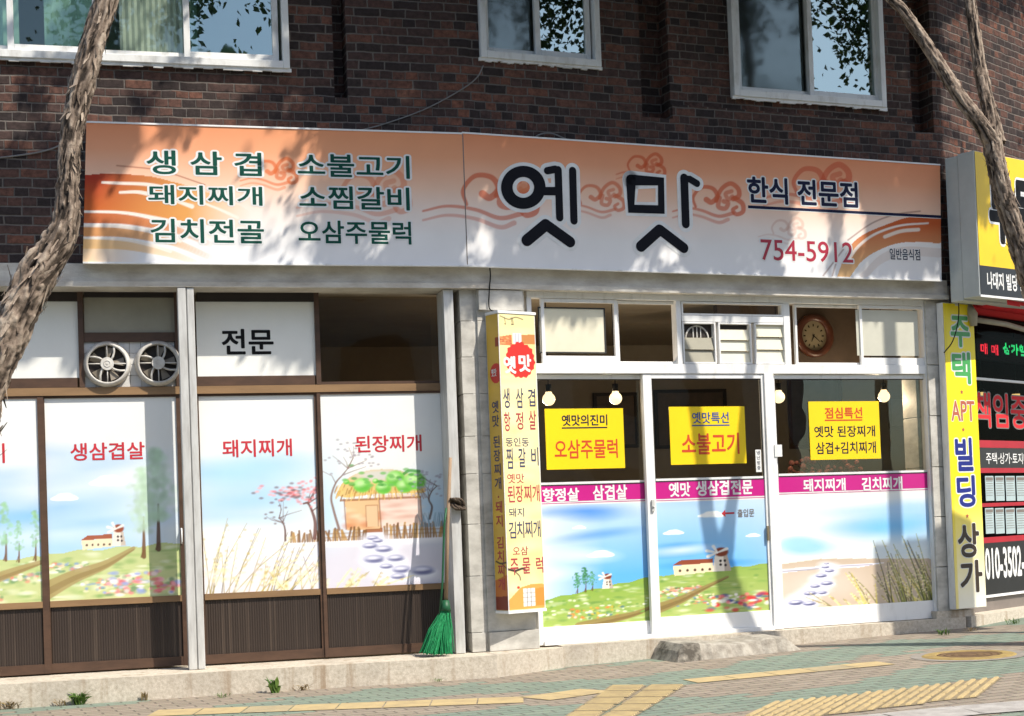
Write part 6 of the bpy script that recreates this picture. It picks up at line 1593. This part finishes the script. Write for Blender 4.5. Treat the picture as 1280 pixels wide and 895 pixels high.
# =================================================================== BROOM
bu_, bz_ = L.px(557, 752, .07)
BRM = thing("broom", "green bristle broom with wooden handle leaning in the corner by the pillar", "broom", L, bu_, -.05, ZS)
tu, tz = L.px(563, 572, .035)
b_ = MB(); b_.tube([L.p(bu_, .075, bz_ - .04), L.p((bu_ + tu) / 2 - .004, .052, (bz_ + tz) / 2), L.p(tu, .032, tz)], [.015, .014, .012], 10); b_.build("handle", m_wood, BRM)
b_ = MB(); b_.tube([L.p(bu_, .074, bz_ + .01), L.p(bu_ - .003, .078, bz_ - .03), L.p(bu_ - .006, .082, bz_ - .07)], [.026, .034, .045], 14); b_.build("binding", m_dkgreen, BRM)
b_ = MB(); r_ = np.random.default_rng(9)
for i in range(420):
    a0 = r_.uniform(0, 2 * pi); r0 = .036 * math.sqrt(r_.random()); t = r_.random()
    p0 = L.p(bu_ - .004 + r0 * cos(a0), .082 + r0 * sin(a0) * .7, bz_ - .06)
    tgt = -.205 + .225 * t + r_.normal() * .012 - .01
    zf = ZS + .008 + max(0, (.5 - t)) * .03 + r_.uniform(0, .02)
    p1 = L.p(bu_ + tgt * .95, .13 + r_.uniform(-.07, .06), zf)
    mid = p0 * .5 + p1 * .5 + np.array([-.006 + .02 * (t - .5), -.004, .015])
    b_.tube([p0, mid, p1], [.0034, .0036, .0022], 4, False)
b_.build("bristles", m_green, BRM)
b_ = MB(); gu, gz1 = L.px(568, 640, -.24); b_.tube([L.p(bu_ - .055, .09, bz_ - .12), L.p(bu_ - .022, .085, bz_ + .15), L.p(bu_ + .012, .06, gz1 - .1), L.p(bu_ + .035, .055, gz1 + .03)], .008, 8); b_.build("strap", m_dkgreen, BRM)
ku, kz = L.px(572, 630, .05)
KN = MB()
for i in range(9):
    pts = [L.p(ku + .045 * cos(a + i) * (1 + .3 * sin(i * 2.1)), .045 + .025 * sin(2 * a + i), kz + .042 * sin(a + i * .7)) for a in np.linspace(0, 2 * pi, 14)]
    KN.tube(pts, .009, 5, False)
KN = KN.build("rope_bundle", m_straw, None, mw=fmat(L, ku, .045, kz)); tag(KN, "small tangle of brown cord hanging on the grey door jamb", "rope")

# =================================================================== RAMP BLOCK, MANHOLE
RB0 = R.px(948, 826, .3)
gL, gR = G(850, 829), G(1046, 816)
ua, ub = (gL - R.O) @ R.t, (gR - R.O) @ R.t; wfr = .50
RB = thing("ramp_block", "worn concrete ramp block lying before the middle door with black stain", "concrete ramp", R, (ua + ub) / 2, .25, RISE * ua)
b_ = MB(); zb_ = RISE * ua - .02
topn = lambda u: .118 + .014 * sin(u * 9) + RISE * ua
nseg = 26; P = []
prof_u = np.linspace(ua, ub, nseg + 1)
for i, u_ in enumerate(prof_u):
    e = min(1, (u_ - ua) / .07, (ub - u_) / .17); e = max(e, 0)
    j_ = random.uniform(-.005, .005)
    zt2 = zb_ + .02 + (topn(u_) - zb_ - .02) * e + j_
    P += [R.p(u_, .50 + j_ * 2, zb_), R.p(u_, .445 + j_, zt2 * .93 + .002), R.p(u_, .425, zt2), R.p(u_, .055, zt2 + .006), R.p(u_, .055, zb_)]
_f = [(i * 5 + j, (i + 1) * 5 + j, (i + 1) * 5 + j + 1, i * 5 + j + 1) for i in range(nseg) for j in range(4)] + [(4, 3, 2, 1, 0), tuple(nseg * 5 + j for j in range(5))]
b_.add(P, _f)
for q_ in range(len(_f)):
    i_, j_ = divmod(q_, 4)
    if q_ < nseg * 4 and i_ in (0, 1, 2, 3, 4) and j_ in (0, 1, 2): b_.mi[q_] = 1
b_.build("block", [MAT("worn_grey_concrete", (.40, .37, .315), (.22, .195, .16), rough=.95, scale=13, bump=.9, bscale=60, contrast=(.35, .65)), m_tar], RB)
mh = G(1211, 819.5); GF = Frame((mh[0], mh[1]), BE)
MH = thing("manhole_cover", "round rusty manhole cover with yellowed rim in the paving at right", "manhole cover", GF, 0, 0, mh[2])
def gring(mb, r0, r1, h0, h1, n=40):
    P = [np.array([mh[0] + r * cos(2 * pi * k / n), mh[1] + r * sin(2 * pi * k / n), mh[2] + h + RISE * (r * cos(2 * pi * k / n))]) for r, h in ((r0, h0), (r1, h1)) for k in range(n)]
    mb.add(P, [(k, (k + 1) % n, n + (k + 1) % n, n + k)[::-1] for k in range(n)])
b_ = MB(); gring(b_, .235, .315, .012, .010); gring(b_, .315, .335, .010, .002); gring(b_, .225, .235, .003, .012); b_.build("rim", m_rust2, MH)
b_ = MB(); gring(b_, .001, .225, .008, .006)
for r in (.06, .11, .16, .205): gring(b_, r, r + .012, .011, .011)
b_.build("lid", m_rust, MH)
MHP = MB(); gring(MHP, .33, .41, .0035, .003, 40)
structure(MHP.build("mortar_ring", MAT("grey_mortar", (.27, .245, .215), (.2, .18, .155), rough=.9, scale=12)))

# =================================================================== WEEDS
def weed(px_, py_, h, n, mat, label, spread=1.0, broad=False):
    p_ = G(px_, py_); _w = -(p_ @ L.n); _wr = -(p_ @ R.n)
    if p_[0] < .1: p_ = p_ + L.n * min(0, _w - .33)
    elif px_ < 1190: p_ = p_ + R.n * min(0, _wr - .075)
    else: p_ = p_ + N.n * min(0, -((p_ - N.O) @ N.n) - .08)
    p_[2] = gz(p_); m_ = MB(); r_ = np.random.default_rng(int(px_))
    for i in range(n):
        a = r_.uniform(0, 2 * pi); l_ = h * r_.uniform(.5, 1.1); out = np.array([cos(a), sin(a) * .5, 0]) * h * spread * r_.uniform(.2, .9)
        b0 = p_ + np.array([r_.normal() * .02 * spread, r_.normal() * .008 - .01, 0]); m1 = b0 + out * .5 + np.array([0, 0, l_ * .65]); t1 = b0 + out + np.array([0, 0, l_ * r_.uniform(.6, 1.0)])
        wd = np.cross(out, [0, 0, 1]); wd = wd / (np.linalg.norm(wd) + 1e-9) * (h * (.13 if broad else .055)) + np.array([0, 0, h * .03])
        m_.add([b0 - wd * .3, b0 + wd * .3, m1 + wd, m1 - wd, t1], [(0, 1, 2, 3), (3, 2, 4)])
    o = m_.build("weed", mat, None, mw=Matrix.Translation(Vector(p_))); tag(o, label, "weed", "weeds along the foot of the step")
weed(14, 884, .07, 40, m_dry, "dry brown weed tuft at the far left foot of the step", 1.6)
weed(98, 880, .11, 60, m_weed, "bright green weed clump left of the steel post at the step", .9)
weed(78, 881, .06, 22, m_dry, "small dry weed beside the bright green clump", 1.2)
weed(181, 874, .08, 18, m_dry, "thin dry stalks at the step just left of the steel post", .5)
weed(278, 872, .045, 26, m_weed, "low green weed at the step just right of the steel post", 1.3)
weed(343, 866, .13, 22, m_weed, "tall broad leaved green weed below the reeds door", .7, True)
weed(377, 862, .06, 26, m_dry, "dry weed strip below the thatched cottage door", 1.8)
weed(546, 851, .035, 22, m_weed, "flat green weed below the broom", 1.6)
weed(841, 823, .07, 14, m_dry, "thin dry weed at the left end of the ramp block", .7)
weed(1179, 794, .07, 34, m_weed, "green weed at the step corner under the white window", 1.2)
weed(1214, 789, .05, 28, m_dry, "brown weed at the right shop step under the board sign", 1.8)
weed(1266, 780, .06, 30, m_weed, "dark green weed at the right shop step near the right edge", 1.6)

# =================================================================== CABLES
def cable(name, pts, F_, r, label, mat=m_wire):
    P = [F_.p(*F_.px(x, y, w)[:1], w, F_.px(x, y, w)[1]) for x, y, w in pts]
    P = [np.array(q) for q in curve(P, 8)]
    m_ = MB(); m_.tube(P, r, 6); o = m_.build(name, mat, None, mw=Matrix.Translation(Vector(P[0]))); tag(o, label, "cable")
cable("cable", [(604, 82, .012), (596, 97, .012), (575, 113, .012), (530, 137, .012), (480, 155, .012), (450, 163, .012)], L, .005, "thin grey cable running down from the small window to the sign top")
cable("cable", [(-30, 199, .012), (0, 197, .012), (45, 191, .012), (72, 183, .02), (84, 172, .05)], L, .006, "thin pale cable across the brick behind the left tree trunk")
cable("cable", [(664, 176, .02), (675, 168, .03), (690, 167, .03), (708, 174, .02)], R, .006, "short looped cable sticking up behind the middle of the sign")
cable("cable", [(612, 330, .07), (613, 345, .065), (612, 358, .06), (611, 380, .05), (614, 388, .05), (626, 390, .05)], R, .005, "dark cable hanging from the sign down to the pillar box sign", m_black)
cable("cable", [(1197.5, 352, .1), (1198, 372, .1), (1198.5, 392, .1), (1196, 410, .1), (1190, 428, .1), (1180, 441, .08)], R, .005, "dark cable dangling over the top of the yellow board sign", m_black)

# =================================================================== TREES
def bark_tube(path, radii, seed, flake=True, n=72, step=.009):
    """dense ragged tube with a 'grain' attribute per vertex"""
    P = [np.array(q, float) for q in path]
    pts = curve(P, 14); rad = np.interp(np.linspace(0, len(P) - 1, len(pts)), range(len(P)), radii)
    Ls = [0]
    for i in range(1, len(pts)): Ls.append(Ls[-1] + np.linalg.norm(pts[i] - pts[i - 1]))
    m_ = int(Ls[-1] / step); s_ = np.linspace(0, Ls[-1], m_)
    C_ = np.stack([np.interp(s_, Ls, [q[k] for q in pts]) for k in range(3)], 1); rr = np.interp(s_, Ls, rad)
    r_ = np.random.default_rng(seed)
    def noise1(size, sm):
        a = r_.normal(size=size); k = np.ones(sm) / sm
        return a
    def noise(ms, ns):   # smooth tiling noise on (m, n)
        a = r_.normal(size=(ms + 2, ns)); yi = np.linspace(0, ms, m_); xi = np.arange(n) / n * ns
        y0 = yi.astype(int); fy = yi - y0; x0 = xi.astype(int) % ns; x1 = (x0 + 1) % ns; fx = xi - xi.astype(int)
        fy = fy * fy * (3 - 2 * fy); fx = fx * fx * (3 - 2 * fx)
        A = a[y0][:, x0] * (1 - fx) + a[y0][:, x1] * fx; Bq = a[y0 + 1][:, x0] * (1 - fx) + a[y0 + 1][:, x1] * fx
        return A * (1 - fy[:, None]) + Bq * fy[:, None]
    big = noise(max(3, int(Ls[-1] / .45)), 4); med = noise(max(6, int(Ls[-1] / .20)), 13); fin = noise(max(12, int(Ls[-1] / .075)), 30); vfin = noise(max(20, int(Ls[-1] / .03)), 58)
    disp = .035 * big + .06 * med + .085 * np.clip(fin * 1.5, -.5, .9) + .045 * vfin
    grain = np.clip(.5 + .16 * med + .30 * np.clip(fin * 1.3, -1, 1.2) + .16 * vfin + .08 * big, 0, 1)
    V = np.zeros((m_, n, 3)); prev = None
    for i in range(m_):
        d = C_[min(i + 2, m_ - 1)] - C_[max(i - 2, 0)]; d /= np.linalg.norm(d) + 1e-9
        a = np.cross(d, [.2, .9, .1]) if prev is None else prev - d * (prev @ d); a /= np.linalg.norm(a); prev = a; b2 = np.cross(d, a)
        th = 2 * pi * np.arange(n) / n
        V[i] = C_[i] + (rr[i] * (1 + disp[i]))[:, None] * (np.cos(th)[:, None] * a + np.sin(th)[:, None] * b2)
    faces = [(i * n + k, i * n + (k + 1) % n, (i + 1) * n + (k + 1) % n, (i + 1) * n + k) for i in range(m_ - 1) for k in range(n)]
    verts = V.reshape(-1, 3).tolist(); g = grain.ravel().tolist()
    if flake:
        for _ in range(int(Ls[-1] * 230)):   # curling strips of bark
            i = r_.integers(2, m_ - 14); k = r_.integers(n); base = V[i, k]; out = base - C_[i]; out /= np.linalg.norm(out); ax = C_[min(i + 5, m_ - 1)] - C_[i]; ax /= np.linalg.norm(ax) + 1e-9
            sd = np.cross(ax, out); l_ = rr[i] * r_.uniform(.5, 1.5); wv = rr[i] * r_.uniform(.06, .2); sg = 1 if r_.random() < .6 else -1; lift = r_.uniform(.05, .3) if r_.random() < .85 else r_.uniform(.3, .6)
            p0 = base - out * .004; p1 = p0 + ax * sg * l_ * .5 + out * l_ * lift * .35 + sd * r_.normal() * wv * .4; p2 = p0 + ax * sg * l_ + out * l_ * lift + sd * r_.normal() * wv
            b0 = len(verts); gg = r_.uniform(.25, .95)
            for q in (p0 - sd * wv, p0 + sd * wv, p1 + sd * wv * .8, p1 - sd * wv * .8, p2 + sd * wv * .25, p2 - sd * wv * .25): verts.append(q.tolist()); g.append(gg)
            faces += [(b0, b0 + 1, b0 + 2, b0 + 3), (b0 + 3, b0 + 2, b0 + 4, b0 + 5)]
    return verts, faces, g
def bark_obj(name, parts, parent):
    V, Fc, Gn = [], [], []
    for v, f, g in parts:
        b = len(V); V += v; Fc += [tuple(i + b for i in q) for q in f]; Gn += g
    me = bpy.data.meshes.new(name); inv = np.array(WORLD[parent.name].inverted()); A = np.array(V) @ inv[:3, :3].T + inv[:3, 3]
    me.from_pydata(A.tolist(), [], Fc); me.update()
    at = me.attributes.new("grain", 'FLOAT', 'POINT'); at.data.foreach_set("value", np.array(Gn, np.float32))
    me.polygons.foreach_set("use_smooth", [True] * len(me.polygons))
    me.materials.append(m_bark); o = bpy.data.objects.new(name, me); COL.objects.link(o); o.parent = parent; WORLD[o.name] = WORLD[parent.name]
    return o
def limb(F_, pts):
    """pts: (px, py, width px, w) -> world path and radii"""
    P, rad = [], []
    for x, y, wd, w in pts:
        u, z = F_.px(x, y, w); X = F_.p(u, w, z); P.append(X); rad.append(.5 * wd / FPX * ((X - CAM) @ FWD))
    return P, rad
def ext(P, rad, more):
    return P + [np.array(P[-1]) + np.array(d) for d, _ in more], rad + [r for _, r in more]

TL_ = thing("street_tree", "rough barked tree trunk leaning across the left edge in front of the sign", "tree", L, -4.2, 2.1, 0)
lp, lr = limb(L, [(137, -14, 27, 2.1), (118, 50, 28, 2.1), (102, 110, 29, 2.1), (90, 170, 27, 2.1), (85, 230, 27, 2.1), (84, 268, 31, 2.1), (73, 303, 38, 2.1), (47, 343, 43, 2.1), (24, 390, 44, 2.1), (4, 440, 40, 2.1), (-14, 490, 36, 2.1)])
foot = lp[-1]; lp += [foot + np.array([-.22, -.02, -.75]), np.array([foot[0] - .32, foot[1], -.03])]; lr += [.15, .19]
top = lp[0]; up = [top + np.array([.42, -.1, 1.5]), top + np.array([.25, -.05, .75])]
lp = up + lp; lr = [.05, .075] + lr
bark_obj("trunk", [bark_tube(lp, lr, 1)], TL_)
TR_ = thing("street_tree", "forked slender tree trunk in front of the right end of the sign", "tree", R, 3.9, 2.0, .08)
wR = 1.85
l1, r1 = limb(R, [(1102, -20, 13, wR - .40), (1130, 15, 13, wR - .33), (1166, 68, 14.5, wR - .22), (1198, 118, 16, wR - .10), (1226, 155, 18, wR), (1241, 180, 21, wR)])
l2, r2 = limb(R, [(1211, -20, 13.5, wR - .34), (1217, 30, 14, wR - .28), (1226, 90, 15, wR - .20), (1237, 140, 17, wR - .07), (1245, 180, 21, wR)])
l3, r3 = limb(R, [(1237, 160, 21, wR), (1244, 200, 22, wR), (1254, 242, 23, wR), (1271, 298, 24, wR), (1286, 345, 26, wR), (1304, 405, 28, wR), (1320, 480, 30, wR)])
ft = l3[-1]; l3 += [ft + np.array([.1, 0, -.6]), np.array([ft[0] + .16, ft[1], gz(ft) - .03])]; r3 += [.12, .15]
l1 = [l1[0] + np.array([-.75, -.15, 1.35]), l1[0] + np.array([-.35, -.05, .7])] + l1; r1 = [.03, .045] + r1
l2 = [l2[0] + np.array([-.02, -.15, 1.6]), l2[0] + np.array([-.03, -.05, .8])] + l2; r2 = [.03, .045] + r2
bark_obj("trunk", [bark_tube(l3, r3, 2), bark_tube(l1, r1, 3, n=56), bark_tube(l2, r2, 4, n=56)], TR_)

# crowns: the leaf clumps hang above the frame, over the pavement
HOLES = [(600, 305, 17, 27), (575, 322, 16, 11), (640, 318, 11, 9), (690, 322, 10, 7), (795, 333, 14, 9), (840, 325, 24, 13), (1008, 300, 24, 45), (1062, 285, 15, 42), (990, 330, 22, 18), (1000, 262, 18, 11), (628, 190, 7, 9), (600, 246, 8, 9),
         (1028, 225, 7, 7), (1092, 262, 7, 7), (930, 300, 6, 5), (760, 300, 6, 5), (520, 85, 17, 12), (538, 68, 8, 8), (505, 112, 20, 9), (450, 25, 10, 7), (556, 40, 8, 6), (470, 140, 9, 6), (1150, 60, 8, 12), (1130, 110, 6, 14), (780, 75, 7, 6), (860, 100, 6, 5), (1120, 230, 9, 5), (480, 300, 15, 12), (455, 318, 25, 9)]
def shade_prob(x, y):
    """how densely the foliage stands between the sun and this part of the facade"""
    if y > 352: return 0.0
    for hx, hy, ha, hb in HOLES:
        if ((x - hx) / ha) ** 2 + ((y - hy) / hb) ** 2 < 1.15: return 0.0
    n_ = sin(x * .045 + 1.3 * sin(y * .06)) * cos(y * .07 + sin(x * .05))
    if y < 0: return .85 if x > 350 else (.02 if n_ < .5 else .5)
    if x < 104: return 1.0 if 165 < y < 338 else (.01 if n_ < .5 else .8)
    if x < 400 - (y - 150) * .0:
        if y < 150: return (.008 if n_ < .45 else .8) if x < 340 else (.1 if n_ < .1 else .95)
        if x < 168 - max(0, y - 200) * .8 and y < 226: return .95
        if ((x - 216) / 22) ** 2 + ((y - 176) / 8) ** 2 < 1: return .9
        if x < 178 and y > 300 and x > 125: return .8
        if x > 330 + (n_ * 40): return .08
        return .003
    if x < 450: return .35 + .6 * (x - 400) / 50 if n_ < .3 else .9
    if x < 1188: return 1.0
    return .006 if n_ < .6 else .6
r_ = np.random.default_rng(17)
leaf = {0: ([], []), 1: ([], [])}
def visible(X):
    v = X - CAM; z = v @ FWD
    if z < .3: return False
    x = 640 + FPX * (v @ RGT) / z; y = CY - FPX * (v @ UPV) / z
    return -30 < x < 1310 and -12 < y < 925
def shade_ok(c):
    for F_, ok in ((L, lambda u: u < 0), (R, lambda u: 0 <= u < UR_END), (N, lambda u: u >= 0)):
        k = ((c - F_.O) @ F_.n + .1) / (SUN @ F_.n); X = c - SUN * k; u = (X - F_.O) @ F_.t
        if ok(u):
            v = X - CAM; z = v @ FWD; x, y = 640 + FPX * (v @ RGT) / z, CY - FPX * (v @ UPV) / z
            return r_.random() < shade_prob(x, y)
    return True
ncl = 0
for it in range(52000):
    x, y = r_.uniform(-120, 1330), r_.uniform(-420, 345)
    if shade_prob(x, y) < .012: continue
    F_ = L if x < 590 else (R if x < 1192 else N)
    u, z = F_.px(x, y, .1 if y < 350 else 0); Wp = F_.p(u, .1, z)
    t = r_.uniform(2.4, 7.5); c0 = Wp + SUN * t
    if c0[2] < 4.4 or c0[2] > 12.5: continue
    k = 0 if x + r_.normal() * 120 < 480 else 1
    nl = r_.integers(5, 10); rad = r_.uniform(.05, .14)
    V, Fc = leaf[k]; good = 0
    for _ in range(nl):
        c = c0 + r_.normal(size=3) * rad
        if visible(c): continue
        if not shade_ok(c): continue
        a = r_.normal(size=3); a[2] -= .4; a /= np.linalg.norm(a); b2 = np.cross(a, r_.normal(size=3)); b2 /= np.linalg.norm(b2)
        l_ = r_.uniform(.05, .085); wv = l_ * r_.uniform(.28, .4); nrm = np.cross(a, b2); b = len(V)
        V += [c, c + a * l_ * .45 + b2 * wv + nrm * .008, c + a * l_, c + a * l_ * .45 - b2 * wv + nrm * .008]; Fc += [(b, b + 1, b + 2, b + 3)]; good += 1
    if good: ncl += 1
for k, T_ in ((0, TL_), (1, TR_)):
    V, Fc = leaf[k]; m_ = MB(); m_.add(V, Fc); m_.build("crown", m_leaf, T_)
    # boughs that carry the leaves
    A = np.array(V); root = np.array(lp[0]) if k == 0 else np.array(l2[0])
    m_ = MB(); rr_ = np.random.default_rng(k)
    for i in range(6 if k == 0 else 14):
        e = A[rr_.integers(len(A))]
        mid = root * .5 + e * .5 + np.array([0, 0, .3]); 
        pts = curve([root, mid, e], 6)
        if any(visible(np.array(q)) for q in pts): continue
        m_.tube(pts, np.linspace(.022, .005, len(pts)), 6)
    m_.build("branch", m_bark if False else MAT("twig_bark", (.14, .10, .07), rough=.9) if k == 0 else bpy.data.materials["twig_bark"], T_)
print("clumps", ncl, len(leaf[0][1]), len(leaf[1][1]))

# unseen pole and box, added right of the view to shade the fixed window
_b = R.px(1124, 630, RW); _w = 2.15; _sr = np.array([SUN @ R.t, -(SUN @ R.n), SUN[2]]); _k = (_w - RW) / _sr[1]
pu = _b[0] + _sr[0] * _k
UPo = thing("shadow_pole", "unseen grey pole and box, added to cast the shadow on the white window", "pole", R, pu, _w, .08)
b_ = MB(); b_.tube([R.p(pu, _w, .05), R.p(pu, _w, 9.0)], [.062, .055], 16); b_.build("pole", m_conc, UPo)
_e = [R.px(*q, RW) for q in ((1104, 655), (1180, 640), (1180, 800))]
b_ = MB(); b_.box(R, _e[0][0] + _sr[0] * _k, _e[1][0] + .25 + _sr[0] * _k, _w + .07, _w + .09, _e[2][1] + _sr[2] * _k, _e[0][1] + _sr[2] * _k); b_.box(R, pu + .1, _e[1][0] + .2 + _sr[0] * _k, _w + .0, _w + .35, _e[2][1] + .1 + _sr[2] * _k, _e[0][1] - .08 + _sr[2] * _k); b_.build("switch_box", m_steel, UPo)  # upright panel and box sized only for the shadow they cast

# =================================================================== ACROSS THE STREET (seen mirrored in the upper panes)
OP = Frame((0, -26), BE)
OB = thing("opposite_building", "plain pale apartment block across the street, mirrored in the window panes", "building", OP, 6, 0, 0)
b_ = MB(); b_.box(OP, 2, 22, -1, 9, 0, 12.5); b_.build("wall", MAT("pale_render", (.42, .42, .38), rough=.9, scale=1), OB)
b_ = MB()
for i in range(6):
    for j in range(4): b_.box(OP, 3 + i * 3.1, 4.8 + i * 3.1, -1.05, -.99, 1 + j * 2.9, 2.5 + j * 2.9)
b_.build("window", m_dark, OB)
OB2 = thing("opposite_building", "tall dark blue glass block across the street, mirrored in the right upper window", "building", OP, -14, 0, 0)
b_ = MB(); b_.box(OP, -20, -6, -1, 9, 0, 9); b_.build("wall", MAT("blue_grey_cladding", (.07, .13, .18), rough=.4, scale=1), OB2)
OT = thing("opposite_tree", "leafy street tree across the road, mirrored in the upper windows", "tree", OP, -1, -6, 0)
b_ = MB(); b_.tube([OP.p(-1, -6, -.05), OP.p(-1, -6, 3), OP.p(-.8, -6, 6)], [.2, .15, .08], 10); b_.build("trunk", bpy.data.materials["twig_bark"], OT)
V, Fc = [], []
for _ in range(9000):
    d = r_.normal(size=3); d /= np.linalg.norm(d); c = OP.p(-1, -6, 7.5) + d * np.array([3.2, 3.2, 3.6]) * r_.uniform(.45, 1) ** .6 * (1 + .2 * sin(d[0] * 7) * cos(d[2] * 5))
    a = r_.normal(size=3); a /= np.linalg.norm(a); b2 = np.cross(a, r_.normal(size=3)); b2 /= np.linalg.norm(b2); b = len(V)
    V += [c, c + a * .09 + b2 * .07, c + a * .2, c + a * .09 - b2 * .07]; Fc.append((b, b + 1, b + 2, b + 3))
m_ = MB(); m_.add(V, Fc); m_.build("crown", m_leaf, OT)
